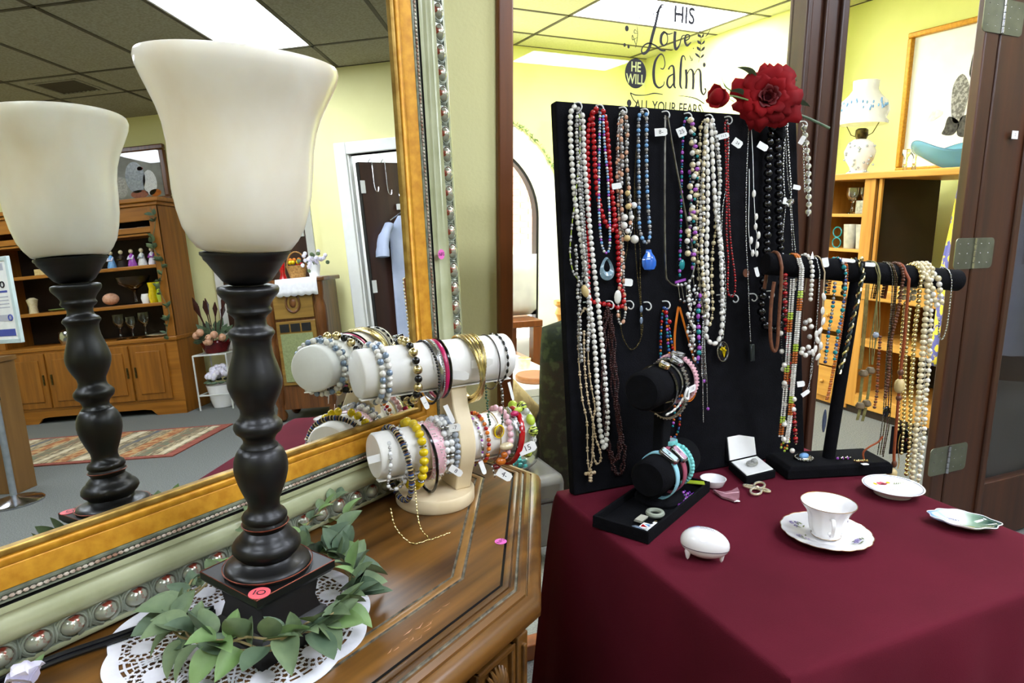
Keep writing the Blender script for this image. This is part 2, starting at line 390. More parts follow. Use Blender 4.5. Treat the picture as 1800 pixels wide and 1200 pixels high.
cx, cy = (XL[i] + XL[i + 1]) / 2, (YL[j] + YL[j + 1]) / 2
gg = G()
for k, (ro, ri) in enumerate(((.285, .20), (.19, .17))):
    z = CEIL - .006 - .004 * k
    gg.box(cx - ro, cx + ro, cy - ro, cy - ri, z, CEIL + .01).box(cx - ro, cx + ro, cy + ri, cy + ro, z, CEIL + .01).box(cx - ro, cx - ri, cy - ri, cy + ri, z, CEIL + .01).box(cx + ri, cx + ro, cy - ri, cy + ri, z, CEIL + .01)
mk(gg, 'frame', m_ctile, r, smooth=0)
mk(G().box(cx - .17, cx + .17, cy - .17, cy + .17, CEIL + .012, CEIL + .016), 'duct', m_black, r, smooth=0)
sl = mesh(G().obox((0, 0, 0), (.168, 0, 0), (0, .012, .004), (0, -.0004, .0012)), 'slat', m_grid, 0)
for k in range(9): inst(sl, 'slat', (cx, cy - .15 + k * .0375, CEIL), r)
# back room ceiling
XB = [-1.0, -.36, .86, 1.47, 2.68, 3.92, 4.45]; YB = [1.64, 1.9, 2.5, 3.11, 3.72, 4.33, 4.94, 5.55, 5.97]
PB = [(4, 5), (2, 5), (1, 1), (3, 1), (0, 5)]
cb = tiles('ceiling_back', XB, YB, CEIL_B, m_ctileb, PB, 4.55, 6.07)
light_panel(5.6, 6.82, .1, .71, 2.694, m_panel, 'unseen ceiling light panel added to brighten the white side room', 'side room light')  # unseen panel, added so the side room looks bright
lb = ['bright ceiling light panel beyond the glass, above the window lettering', 'ceiling light panel in the back room toward the arch', 'back room ceiling light panel near the glass partition',
      'back room ceiling light panel over the white table', 'back room ceiling light panel by the far left wall']
for (i, j), t in zip(PB, lb): light_panel(XB[i], XB[i + 1], YB[j], YB[j + 1], CEIL_B, m_panelb, t, 'back room ceiling lights')

# partition woodwork
def stile(x0, x1, name, y0=1.545, y1=1.615, z1=2.2, m=m_doorpostwd):
    r = sroot(name, ((x0 + x1) / 2, (y0 + y1) / 2, 0))
    mk(G().box(x0 + .004, x1 - .004, y0 + .012, y1 - .012, .002, z1 - .002), 'post_core', m, r, bev=.004)
    w = x1 - x0
    if w > .12:
        for a, b in ((x0, x0 + .022), (x0 + .07, x0 + .082), (x1 - .03, x1)):
            mk(G().box(a, b, y0, y1, 0, z1), 'bead_moulding', m, r, bev=.006)
    else: mk(G().box(x0, x1, y0, y1, 0, z1), 'face_board', m, r, bev=.005)
    return r
stile(.653, .693, 'trim_1', m=m_brown); stile(1.600, 1.765, 'trim_2')  # uneven light put into the colour: stile wood lighter, post and jamb darker
JX, PINX, GLX = (2.3147,1.126)[0], (2.3864,1.1243)[0], (2.6094,1.1188)[0]
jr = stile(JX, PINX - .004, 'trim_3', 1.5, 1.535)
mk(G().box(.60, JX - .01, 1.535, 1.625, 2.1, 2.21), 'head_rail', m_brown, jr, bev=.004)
wr = sroot('window_1', (1.15, 1.6, 0))
mk(G().box(.693, 1.600, 1.597, 1.603, .04, 2.1), 'pane', m_pane, wr, smooth=0)
mk(G().box(.693, 1.600, 1.575, 1.625, 0, .05), 'bottom_rail', m_brown, wr, bev=.004)
# the hinged leaf folded back to the right
dr = sroot('door_1', (2.9, 1.53, 0))
mk(G().box(PINX + .004, GLX, 1.500, 1.540, .01, 2.1), 'stile', m_doorpostwd, dr, bev=.005)
mk(G().box(GLX - .03, GLX + .004, 1.490, 1.538, .012, 2.098), 'glazing_bead', m_doorpostwd, dr, bev=.006)
XE = GLX + .60
mk(G().box(XE, XE + .14, 1.500, 1.540, .01, 2.1), 'stile', m_doorpostwd, dr, bev=.005)
mk(G().box(GLX + .005, XE - .001, 1.501, 1.539, 1.98, 2.099), 'rail', m_doorpostwd, dr, bev=.004)
mk(G().box(GLX + .005, XE - .001, 1.501, 1.539, .011, .25), 'rail', m_doorpostwd, dr, bev=.004)
mk(G().box(GLX + .005, XE - .001, 1.517, 1.523, .25, 1.98), 'pane', m_pane, dr, smooth=0)
mk(G().box(GLX + .005, XE - .001, 1.548, 1.556, .25, 1.98), 'added_dark_sheet', m_glassdark, dr, smooth=0)  # added dark sheet behind the pane, stands in for shade in the glass
for px_z in ((2.3945,1.876)[1], (2.3864,1.1243)[1], (2.3692,.3862)[1]):
    zc = px_z; hw = .052
    def leafpoly(xi, xo):
        d = 1 if xo > xi else -1; q = [(xi, zc - hw)]
        q += [(xo - d * .016 + d * .016 * math.sin(rad(a)), zc - hw + .016 - .016 * math.cos(rad(a))) for a in range(0, 91, 18)]
        q += [(xo - d * .016 + d * .016 * math.cos(rad(a)), zc + hw - .016 + .016 * math.sin(rad(a))) for a in range(0, 91, 18)]
        q.append((xi, zc + hw)); return q
    gq = G().prism(leafpoly(PINX - .002, PINX - .098), 1.4972, 1.4996); gq.v = [(x, z, y) for x, y, z in gq.v]; h = mk(gq, 'hinge', m_steel, dr, smooth=0)
    gq = G().prism(leafpoly(PINX + .002, PINX + .105), 1.4972, 1.4996); gq.v = [(x, z, y) for x, y, z in gq.v]; mk(gq, 'hinge_leaf', m_steel, h, smooth=0)
    gk = G()
    for q in range(5): gk.lathe([(.0065, zc - hw + q * .0208 + .001), (.0065, zc - hw + q * .0208 + .0198)], 10, (PINX, 1.496, 0))
    mk(gk, 'hinge_knuckle', m_chrome, h)
    gs = G()
    for sx in (PINX - .035, PINX - .075, PINX + .035, PINX + .075):
        for sz in (-.032, 0, .032): gs.sph((sx, 1.497, zc + sz), .0025, 6, 4)
    mk(gs, 'screws', m_chrome, h)
_n = (2.5099,1.5165)
g = G().box(_n[0] - .016, _n[0] + .016, 1.4872, 1.4892, _n[1] - .013, _n[1] + .013); st_ = mk(g, 'number_tag', m_tag, dr, smooth=0)
tg = text_geo('2', .015, lambda x, y: (_n[0] + x, 1.4868, _n[1] + y)); mk(tg, 'number', m_ink, st_, smooth=0)

# lettering on the window (black vinyl)
def WF(x, z): return (x, 1.5963, z)
g = G()
def thick(pts, ws, n=8):
    c = cr(pts, n); k = len(c); m = len(ws); W2 = []
    for i in range(k):
        t = i / (k - 1) * (m - 1); a = min(int(t), m - 2); W2.append(ws[a] + (ws[a + 1] - ws[a]) * (t - a))
    ribbon(g, c, W2, WF)
# L o v e
thick([(1.0932,1.754),(1.0998,1.7657),(1.1208,1.7735),(1.1399,1.7895),(1.1468,1.7958),(1.1396,1.795),(1.1312,1.7816),(1.1237,1.7502),(1.1145,1.7185),(1.1068,1.6897),(1.0967,1.6748),(1.0862,1.671),(1.0822,1.6791),(1.0889,1.6909),(1.1046,1.698),(1.1246,1.6942),(1.1433,1.6845),(1.1579,1.6844)], [.001, .002, .003, .003, .002, .006, .009, .009, .009, .008, .006, .004, .003, .004, .004, .005, .003])
thick([(1.1519,1.7306),(1.1432,1.7213),(1.1423,1.7043),(1.1518,1.6966),(1.1623,1.7061),(1.1614,1.723),(1.1519,1.7306),(1.1649,1.7262),(1.1794,1.7305)], [.006, .008, .008, .004, .003, .003, .004, .003, .002])
thick([(1.1866,1.7354),(1.186,1.7112),(1.1908,1.6916),(1.2015,1.7012),(1.2095,1.7248),(1.2205,1.7288)], [.009, .009, .008, .004, .003, .002])
thick([(1.2195,1.7143),(1.2323,1.7213),(1.2337,1.73),(1.2224,1.7289),(1.2195,1.7143),(1.2277,1.7036),(1.2404,1.7134)], [.003, .003, .003, .004, .007, .006, .002])
# C a l m
thick([(1.1437,1.6389),(1.1529,1.6382),(1.1578,1.6515),(1.1512,1.671),(1.1402,1.6729),(1.1265,1.6546),(1.1224,1.6258),(1.1272,1.6003),(1.1406,1.5897),(1.155,1.5965),(1.1582,1.6068)], [.002, .003, .003, .003, .004, .007, .009, .008, .005, .003, .002])
thick([(1.1695,1.638),(1.1765,1.6472),(1.1859,1.6451),(1.1892,1.6193),(1.1903,1.5989),(1.1963,1.592)], [.005, .003, .006, .008, .007, .003])
thick([(1.1868,1.6278),(1.1706,1.6179),(1.1678,1.6003),(1.1775,1.5922),(1.1881,1.6046)], [.003, .005, .007, .005, .003])
thick([(1.2242,1.6656),(1.2199,1.6754),(1.2125,1.6733),(1.2099,1.6528),(1.2098,1.6208),(1.211,1.6004),(1.2171,1.592)], [.003, .003, .005, .008, .008, .007, .003])
thick([(1.2275,1.6426),(1.2309,1.6165),(1.2304,1.5929)], [.008, .008, .007])
thick([(1.232,1.6312),(1.2408,1.6436),(1.2507,1.6385),(1.254,1.6152),(1.2535,1.593)], [.003, .003, .007, .008, .007])
thick([(1.255,1.63),(1.2657,1.6456),(1.2757,1.6405),(1.2793,1.6141),(1.2828,1.5905),(1.2912,1.5821),(1.2984,1.5915),(1.294,1.5987)], [.003, .003, .007, .008, .007, .004, .004, .006])
# HIS, FEARS line, flourishes
def cap(txt, cx, cz, h, sx, wgt=0):
    t = text_geo(txt, h, lambda x, y: WF(cx + x * sx, cz + y), wgt); g.add(t.v, t.f)
_c = (1.214,1.7765); cap('HIS', _c[0], _c[1], .058, .85, .0014)
_c = (1.1763,1.5452); cap('ALL YOUR FEARS', _c[0], _c[1] - .006, .040, .72, .0004)
thick([(1.0511,1.5707),(1.0691,1.5662),(1.0996,1.5682),(1.1266,1.5743),(1.1543,1.5732)], [.003, .003, .002, .003, .002])
thick([(1.0511,1.5707),(1.0606,1.5556),(1.0718,1.5448),(1.0651,1.5329),(1.062,1.5212)], [.003, .003, .003, .003])
thick([(1.2068,1.5736),(1.2393,1.5728),(1.2686,1.5686),(1.2947,1.5582)], [.001, .002, .003, .003])
thick([(1.2791,1.5573),(1.2922,1.537),(1.303,1.5224)], [.002, .002, .002])
def dot(c, r): g.add([WF(c[0] + r * .8 * math.cos(t * math.pi / 8), c[1] + r * math.sin(t * math.pi / 8)) for t in range(16)], [tuple(range(16))])
for c, r in (((1.0347,1.7273), .007), ((1.0293,1.6869), .0045), ((1.0415,1.6838), .0045), ((1.0486,1.5449), .009), ((1.2881,1.6592), .006), ((1.0736,1.7574), .003), ((1.2489,1.6982), .002)): dot(c, r)
thick([(1.0657,1.7359),(1.0682,1.7196),(1.0671,1.7028),(1.0626,1.6829)], [.001, .002, .002, .001])
thick([(1.0669,1.7084),(1.0531,1.7015),(1.0527,1.7126),(1.0622,1.694),(1.0659,1.6888)], [.001, .002, .002, .001])
thick([(1.0682,1.7196),(1.0577,1.7186),(1.0591,1.727),(1.0663,1.7222)], [.001, .002, .001])
thick([(1.2712,1.7394),(1.2733,1.7077),(1.2713,1.6783),(1.2684,1.6634)], [.001, .0015, .0015, .001])
for pts in ([(1.2734,1.6756),(1.2596,1.6803),(1.2553,1.6872),(1.2671,1.6838),(1.2734,1.6756)], [(1.2734,1.6756),(1.2828,1.6793),(1.2862,1.6869),(1.2787,1.6834),(1.2734,1.6756)], [(1.2742,1.6932),(1.2624,1.6965),(1.2601,1.7036),(1.2698,1.7016),(1.2742,1.6932)], [(1.2742,1.6932),(1.2855,1.6986),(1.2869,1.706),(1.2794,1.7024),(1.2742,1.6932)],
            [(1.275,1.7108),(1.2633,1.7126),(1.261,1.7196),(1.2707,1.7176),(1.275,1.7108)], [(1.275,1.7108),(1.2844,1.7146),(1.2859,1.722),(1.2803,1.7185),(1.275,1.7108)], [(1.2739,1.7281),(1.2622,1.7299),(1.2619,1.7356),(1.2696,1.7349),(1.2739,1.7281)], [(1.2739,1.7281),(1.2813,1.7317),(1.2809,1.7389),(1.2772,1.7357),(1.2739,1.7281)]):
    c = cr(pts[:-1], 4, True); g.add([WF(p[0], p[1]) for p in c], [tuple(range(len(c)))])
thick([(1.2367,1.6797),(1.2429,1.6716),(1.247,1.6675)], [.001, .003, .001]); thick([(1.2484,1.6764),(1.247,1.6675),(1.2394,1.6669)], [.001, .002, .001])
thick([(1.2591,1.7498),(1.2671,1.7434),(1.2741,1.7542)], [.001, .003, .001]); thick([(1.2871,1.7323),(1.2944,1.7388),(1.3032,1.7527)], [.001, .003, .001])
mk(g, 'lettering', m_ink, wr, smooth=0, label='black vinyl lettering: HIS Love, HE WILL Calm ALL YOUR FEARS')
_c = (1.066,1.62)
g2 = G(); dsk = [(_c[0] + .033 * math.cos(t * math.pi / 20), _c[1] + .0375 * math.sin(t * math.pi / 20)) for t in range(40)]
g2.add([(x, 1.5963, z) for x, z in dsk], [tuple(range(40))]); dk = mk(g2, 'lettering_disc', m_ink, wr, smooth=0, label='black vinyl disc reading HE WILL')
m_vinylcut = mat('disc_lettering_lime', '#e6ea9c', .6, col2='#dfe494', scale=10)
t1 = text_geo('HE', .034, lambda x, y: (_c[0] + x * .75, 1.5958, _c[1] + .015 + y), .0007); t2 = text_geo('WILL', .034, lambda x, y: (_c[0] + x * .75, 1.5958, _c[1] - .0155 + y), .0007)
t1.add(t2.v, t2.f); mk(t1, 'disc_lettering', m_vinylcut, dk, smooth=0)

# ================================================================ dresser
DP = [(.70, -.12), (.652, .145), (.305, .365), (-.85, .365), (-1.2, .145), (-1.25, -.12)]
def inset(poly, d):
    n = len(poly); out = []
    cx = sum(p[0] for p in poly) / n; cy = sum(p[1] for p in poly) / n
    L = []
    for i in range(n):
        a = Vector(poly[i]); b = Vector(poly[(i + 1) % n]); t = (b - a).normalized(); nn = Vector((-t.y, t.x))
        if nn.dot(Vector((cx, cy)) - a) < 0: nn = -nn
        L.append((a + nn * d, t))
    for i in range(n):
        p, t = L[i - 1]; q, s = L[i]; den = t.x * s.y - t.y * s.x; w = q - p
        k = (w.x * s.y - w.y * s.x) / den; out.append((p + t * k)[:])
    return out
def strip(rings):
    """rings of (inset, z) lofted round the dresser outline"""
    g = G(); n = len(DP); vs = []
    for d, z in rings: vs += [DF(x, y, z) for x, y in inset(DP, d)]
    fs = [(i * n + j, i * n + (j + 1) % n, (i + 1) * n + (j + 1) % n, (i + 1) * n + j) for i in range(len(rings) - 1) for j in range(n)]
    return g.add(vs, fs)
dr_ = root('dresser', 'brown walnut dresser with clipped corner and inlaid border under the mirror', 'dresser', DF(-.2, .12, 0), None, math.atan2(DM.y, DM.x))
pl = inset(DP, .116); n = len(pl)
g = G().add([DF(x, y, DZ) for x, y in pl] + [DF(x, y, DZ - .03) for x, y in pl], [tuple(range(n)), tuple(range(n, 2 * n))[::-1]] + [(i, (i + 1) % n, n + (i + 1) % n, n + i) for i in range(n)])
mk(g, 'top_panel', m_dress, dr_, smooth=0)
mk(strip([(.116, DZ), (.1155, DZ - .002), (.113, DZ - .002), (.1125, DZ)]), 'groove', m_groove, dr_, smooth=0)
mk(strip([(.1125, DZ), (.111, DZ + .0006), (.104, DZ + .0006), (.1025, DZ)]), 'inlay', m_inlay, dr_)
mk(strip([(.1025, DZ), (.102, DZ - .002), (.099, DZ - .002), (.0985, DZ)]), 'groove', m_groove, dr_, smooth=0)
mk(strip([(.0985, DZ), (.052, DZ)]), 'border', m_dress2, dr_)
mk(strip([(.052, DZ), (.0515, DZ - .003), (.049, DZ - .003), (.0485, DZ)]), 'groove', m_black, dr_, smooth=0)
mk(strip([(.0485, DZ), (.045, DZ + .001), (.041, DZ), (.0405, DZ - .002), (.039, DZ - .002), (.0385, DZ), (.036, DZ + .0005), (.034, DZ - .002)]), 'ridge_moulding', m_dress2, dr_)
mk(strip([(.034, DZ - .002), (.0335, DZ - .004), (.031, DZ - .005), (.030, DZ - .003)]), 'groove', m_groove, dr_, smooth=0)
mk(strip([(.030, DZ - .003), (.026, DZ - .002), (.020, DZ - .006), (.0195, DZ - .009), (.018, DZ - .009), (.017, DZ - .007), (.010, DZ - .008), (.004, DZ - .013), (.0, DZ - .022), (.001, DZ - .031), (.006, DZ - .037), (.016, DZ - .041), (.02, DZ - .05), (.03, DZ - .056)]), 'bullnose_edge', m_dress2, dr_)
mk(strip([(.03, DZ - .056), (.034, DZ - .058), (.034, .10), (.024, .09), (.024, .0), (.2, .0)]), 'body', m_dress2, dr_, smooth=0)
fb = .333
def front(a0, a1, z0, z1, w, name, m, par=dr_):
    c = DF((a0 + a1) / 2, fb + w / 2, (z0 + z1) / 2)
    return mk(G().obox(c, DM * (a1 - a0) / 2, DN * w / 2, (0, 0, (z1 - z0) / 2)), name, m, par, smooth=0, bev=.002)
front(.283, .306, .10, DZ - .058, .012, 'pilaster', m_dress2)
front(.291, .298, .12, DZ - .07, .017, 'pilaster_reed', m_dress2)
front(.20, .278, DZ - .125, DZ - .060, .006, 'carved_block', m_dress2)
for a0, a1, z0, z1 in ((.20, .278, DZ - .068, DZ - .060), (.20, .278, DZ - .128, DZ - .121), (.27, .278, DZ - .125, DZ - .06), (.20, .207, DZ - .125, DZ - .06)): front(a0, a1, z0, z1, .013, 'block_frame', m_dress2)
gg = G()
for k in range(13):
    an = rad(-100 + k * 200 / 12 + 90); c = Vector((.239, DZ - .108))
    pth = [DF(c.x + t * .026 * math.cos(an), fb + .008 + .006 * math.sin(t * 3), c.y + t * .036 * abs(math.sin(an)) * 1.0 + (0 if math.sin(an) > 0 else -.004)) for t in (.1, .4, .7, 1)]
    gg.tube(pth, [.002, .0035, .004, .002], 6)
gg.sph(DF(.239, fb + .009, DZ - .108), .007, 8, 6)
mk(gg, 'shell_carving', m_dress2, dr_)
for k in range(3):
    dz = .62 - k * .19
    d_ = front(-.45, .19, dz - .08, dz + .08, .012, 'drawer', m_dress)
    for a in (-.3, .04):
        mk(G().tube([DF(a - .03, fb + .014, dz), DF(a - .025, fb + .03, dz - .012), DF(a, fb + .034, dz - .018), DF(a + .025, fb + .03, dz - .012), DF(a + .03, fb + .014, dz)], .003, 6), 'drawer_pull', m_goldrim, d_)
d_ = front(-.45, .19, DZ - .125, DZ - .065, .010, 'frieze_drawer', m_dress)
# pale scuffs on the border
gs = G()
for q in range(14):
    a = .11 + rnd.random() * .12; b = .285 + rnd.random() * .018
    ribbon(gs, [(a, b), (a + .004 + rnd.random() * .006, b - .001 + rnd.random() * .003), (a + .008 + rnd.random() * .010, b - .003 + rnd.random() * .005)], [.0001, .0003 + rnd.random() * .0012, .0001], lambda x, y: DF(x, y, DZ + .0004))
mk(gs, 'scuff_marks', m_peach, dr_, smooth=0)
def sticker(name, par, c, ex, ey, r, m, txt, size, label, lift):
    """round paper sticker lying on a surface; ex, ey in-plane axes"""
    c, ex, ey = Vector(c), Vector(ex), Vector(ey); nn = ex.cross(ey).normalized()
    g = G(); q = [c + ex * r * math.cos(t * math.pi / 14) + ey * r * math.sin(t * math.pi / 14) for t in range(28)]
    g.add(q + [p + nn * lift for p in q], [tuple(range(28, 56))] + [(i, (i + 1) % 28, 28 + (i + 1) % 28, 28 + i) for i in range(28)])
    s = mk(g, name, m, par, smooth=0, label=label)
    t = text_geo(txt, size, lambda x, y: c + ex * x + ey * y + nn * (lift + .0003)); mk(t, 'handwriting', m_ink, s, smooth=0)
VR = Vector((.9135, -.4067, 0)); VU = Vector((.4067, .9135, 0))
sticker('sticker', dr_, DF(.384, .247, DZ + .0002), DM, -DN, .0085, m_stick_p, 'NFS', .0085, 'pink round sticker reading NFS', .0004)

# ================================================================ wall mirror
mr = root('framed_mirror', 'large mirror in gold and sage carved frame leaning behind the dresser', 'mirror', MF(-.1, 0, 0))
GA0, GA1, GH0, GH1, FW_ = -.80, .495, .125, 1.15, .125
def fring(prof, name, m, smooth=50):
    g = G(); vs = []
    for t, w in prof:
        e = t * FW_
        vs += [MF(GA0 - e, GH0 - e, w), MF(GA1 + e, GH0 - e, w), MF(GA1 + e, GH1 + e, w), MF(GA0 - e, GH1 + e, w)]
    fs = [(i * 4 + j, i * 4 + (j + 1) % 4, (i + 1) * 4 + (j + 1) % 4, (i + 1) * 4 + j) for i in range(len(prof) - 1) for j in range(4)]
    return mk(g.add(vs, fs), name, m, mr, smooth=smooth)
gl = G().add([MF(GA0, GH0, 0), MF(GA1, GH0, 0), MF(GA1, GH1, 0), MF(GA0, GH1, 0)], [(0, 1, 2, 3)]); mk(gl, 'mirror_glass', m_mirror, mr, smooth=0)
gl = G().add([MF(a, h, w) for w in (-.004, -.02) for a, h in ((GA0 - .11, GH0 - .11), (GA1 + .11, GH0 - .11), (GA1 + .11, GH1 + .11), (GA0 - .11, GH1 + .11))], [(0, 1, 2, 3), (7, 6, 5, 4), (0, 4, 5, 1), (1, 5, 6, 2), (2, 6, 7, 3), (3, 7, 4, 0)]); mk(gl, 'backing_board', m_black, mr, smooth=0)
fring([(0, 0), (.0, .004), (.02, .006), (.045, .006), (.05, .003), (.065, .003)], 'gilt_lip', m_gilt2)
fring([(.065, .003), (.07, .007), (.10, .0095), (.13, .0085), (.14, .007), (.15, .008), (.29, .013), (.305, .0135), (.31, .012)], 'gilt_liner', m_gilt)
fring([(.31, .012), (.32, .0145), (.34, .0145), (.345, .012), (.385, .012), (.39, .0145), (.405, .0145)], 'bead_channel', m_sagedk)
fring([(.405, .0145), (.407, .008), (.425, .008), (.43, .016)], 'shadow_groove', m_black)
fring([(.43, .016), (.45, .0175), (.475, .0185), (.49, .016), (.51, .0155), (.54, .0185), (.58, .0235), (.62, .026), (.66, .0255), (.70, .022), (.725, .0175), (.735, .016)], 'sage_moulding', m_sage, 60)
fring([(.735, .016), (.74, .013), (.93, .010), (.94, .013)], 'egg_border_ground', m_sagedk)
fring([(.94, .013), (.96, .014), (.99, .0125), (1.0, .009), (1.0, -.03)], 'outer_fillet', m_sage)
fd = .365 * FW_; gb = G(); step = .0062
def rim(t):
    e = t * FW_
    return [(GA0 - e, GH0 - e), (GA1 + e, GH0 - e), (GA1 + e, GH1 + e), (GA0 - e, GH1 + e)]
c4 = rim(.365)
for k in range(4):
    p = Vector(c4[k]); q = Vector(c4[(k + 1) % 4]); L = (q - p).length; nb = int(L / step); d = (q - p) / L
    ma = Matrix((DM * d.x + MU * d.y, DM * -d.y + MU * d.x, MN)).transposed()
    for j in range(nb):
        x = p + d * (j + .5) * step; gb.sph(MF(x.x, x.y, .0145), .0025, 6, 4, (1.25, .9, .9), ma)
mk(gb, 'bead_row', m_beadrow, mr, kind='stuff')
c4 = rim(.835); eggm = mesh(G().sph((0, 0, 0), 1, 12, 8, (.0128, .0108, .0095)), 'egg', m_egg); gc = G(); pitch = .0335
for k in range(4):
    p = Vector(c4[k]); q = Vector(c4[(k + 1) % 4]); L = (q - p).length; nb = int(L / pitch); d = (q - p) / L; o = (L - nb * pitch) / 2
    ma = Matrix((DM * d.x + MU * d.y, DM * -d.y + MU * d.x, MN)).transposed()
    for j in range(nb):
        x = p + d * (o + (j + .5) * pitch); c = MF(x.x, x.y, .0125); inst(eggm, 'egg', c, mr, 1, ma)
        for rr, zz in ((.0140, .0016), (.0160, .0002)):
            gc.tube([c + ma @ Vector((rr * math.cos(rad(90 + u)), rr * .9 * math.sin(rad(90 + u)), zz)) for u in range(-165, 166, 22)], .0016, 5)
        e = c + ma @ Vector((pitch / 2, 0, 0)); gc.tube([e + ma @ Vector((0, .0105, .000)), e + ma @ Vector((0, 0, .003)), e + ma @ Vector((0, -.0105, 0))], [.0008, .0018, .0008], 5)
mk(gc, 'dart_border', m_collar, mr, kind='stuff')
sticker('sticker', mr, MF(.555, .3835, .0268), DM, MU, .0085, m_stick_p, 'NFS', .0085, 'pink round sticker reading NFS', .0004)

# ================================================================ table lamp
LX, LY = .036, .733
lp = root('table_lamp', 'black turned torchiere lamp with flared alabaster glass shade', 'lamp', (LX, LY, DZ))
g = G(); pr = [(.049, .8065), (.049, .824), (.046, .828), (.037, .834), (.0335, .848), (.036, .866), (.046, .873), (.0495, .878), (.0495, .886)]; vs = []
for h, z in pr: vs += [Vector((LX, LY, z)) + DM * (a * h) + DN * (b * h) for a, b in ((-1, -1), (1, -1), (1, 1), (-1, 1))]
g.add(vs, [(i * 4 + j, i * 4 + (j + 1) % 4, (i + 1) * 4 + (j + 1) % 4, (i + 1) * 4 + j) for i in range(len(pr) - 1) for j in range(4)] + [(3, 2, 1, 0), tuple(len(vs) - 4 + j for j in range(4))])
pb = mk(g, 'square_base', m_lampblk, lp, smooth=30)
q = [Vector((LX, LY, .886)) + DM * (a * .0493) + DN * (b * .0493) for a, b in ((-1, -1), (1, -1), (1, 1), (-1, 1))]
mk(G().tube(q, .0007, 5, True), 'rubbed_edge', m_copper, pb)
col = [(.0462, .8865), (.0465, .889), (.0455, .892), (.040, .8945), (.031, .8975), (.0288, .9005), (.031, .9035), (.0345, .9065), (.0369, .9105), (.0362, .915), (.033, .9195), (.0285, .9225), (.028, .9245), (.024, .9285), (.0214, .931), (.0226, .934), (.0238, .936), (.0238, .9385), (.0222, .940), (.0222, .941), (.0241, .943), (.0241, .946), (.022, .9495), (.0178, .9525), (.0167, .958), (.0172, .963), (.0191, .9677), (.0225, .976), (.0258, .9855), (.0279, .994), (.0285, 1.001), (.0277, 1.009), (.0246, 1.017), (.0205, 1.0225), (.0196, 1.0228), (.0192, 1.0245), (.0165, 1.027), (.0168, 1.0315), (.0195, 1.036), (.0238, 1.0395), (.0256, 1.044), (.025, 1.048), (.022, 1.0515), (.0185, 1.055), (.0172, 1.06), (.018, 1.0652), (.0215, 1.0715), (.0252, 1.079), (.0278, 1.087), (.0283, 1.0935), (.0272, 1.1), (.0248, 1.1085), (.0224, 1.1155), (.0204, 1.1226), (.0195, 1.13), (.0197, 1.136), (.0212, 1.1392), (.0235, 1.142), (.0236, 1.144), (.0217, 1.147), (.018, 1.1495), (.0162, 1.152), (.0157, 1.158), (.0175, 1.161), (.021, 1.1638), (.0224, 1.166), (.0222, 1.1675), (.021, 1.1695), (.0212, 1.172), (.0235, 1.176), (.0278, 1.1812), (.0303, 1.1845), (.0309, 1.188), (.030, 1.1905), (.026, 1.1918), (.016, 1.1918), (.016, 1.194)]
col = [(r * .965, z) for r, z in col]
cm = mk(G().lathe(col, 40, (LX, LY, 0)), 'turned_column', m_lampblk, lp, smooth=55)
for r, z in ((.0464, .8905), (.0238, .9372)):
    mk(G().tube([(LX + r * math.cos(t * math.pi / 20), LY + r * math.sin(t * math.pi / 20), z) for t in range(40)], .0007, 5, True), 'rubbed_edge', m_copper, cm)
bw = [(.016, 1.193), (.019, 1.1935), (.0251, 1.1972), (.0322, 1.2065), (.0385, 1.2155), (.0415, 1.2185), (.0425, 1.2215), (.0448, 1.2235), (.0448, 1.226), (.042, 1.2262)]
bw = [(r * .95, z) for r, z in bw]
mk(G().lathe(bw, 48, (LX, LY, 0)), 'bowl_holder', m_lampblk, lp, smooth=50)
sh = [(.0390, 1.2265), (.0440, 1.229), (.0505, 1.2375), (.0565, 1.2488), (.0610, 1.2655), (.0640, 1.283), (.0655, 1.304), (.0665, 1.325), (.0695, 1.3435), (.0740, 1.3575), (.0795, 1.3700), (.0850, 1.3820), (.0890, 1.3915), (.0905, 1.3985), (.0895, 1.4030)]
inn = [(max(r - .0042, .02), z + .001) for r, z in sh[::-1]]; inn[0] = (.0865, 1.4032)
# the shade sits very slightly askew in its holder
sk = Matrix.Translation((LX, LY, 1.228)) @ Matrix.Rotation(rad(2.5), 4, Vector((.4067, .9135, 0))) @ Matrix.Translation((-LX, -LY, -1.228))
gsh = G().lathe(sh + inn + [(.0, 1.2335)], 72, (LX, LY, 0), cap=False); gsh.v = [tuple(sk @ Vector(p)) for p in gsh.v]
mk(gsh, 'glass_shade', m_shade, lp, smooth=70)
_fc = Vector((LX, LY, .8862)) + DM * -.0395 + DN * .040
sticker('sticker', lp, _fc, VR, VU, .0108, m_stick_r, 'IO', .0125, 'coral round price sticker reading 10', .0008)

# ================================================================ doily
DC = Vector((.055, .128)); NP = 11
def dwob(a): return 1 + .045 * abs(math.cos(a * NP / 2)) - .02
dg = G(); NR, NT_ = 64, 44 * NP; RD = .137
def lace(rr, a):
    """True where the lace is open"""
    ph = (a * NP / (2 * math.pi)) % 1.0
    if rr > .92 or rr < .50: return False
    # bars run round a plain medallion in every scallop
    x = (ph - .5) * 2 * math.pi / NP * rr; y = rr - .745
    d = math.hypot(x, y * .95); t = math.atan2(y, x)
    if d < .085: return False
    if d < .125: return abs(((t * 7 / math.pi) % 1) - .5) < .36
    if d < .135: return False
    if d < .175: return abs(((t * 9 / math.pi + .5) % 1) - .5) < .37 and rr < .90
    if d < .187: return False
    k1 = (a * NP * 5 / (2 * math.pi)) % 1; k2 = (rr / .045) % 1
    return abs(k1 - .5) < .36 and abs(k2 - .5) < .34 and rr < .90
vs = []
for i in range(NR + 1):
    rr = .46 + (1 - .46) * i / NR
    for j in range(NT_):
        a = 2 * math.pi * j / NT_; R_ = RD * rr * (1 + (dwob(a) - 1) * rr ** 3)
        vs.append(DF(DC.x + R_ * math.cos(a), DC.y + R_ * math.sin(a), DZ + .0016))
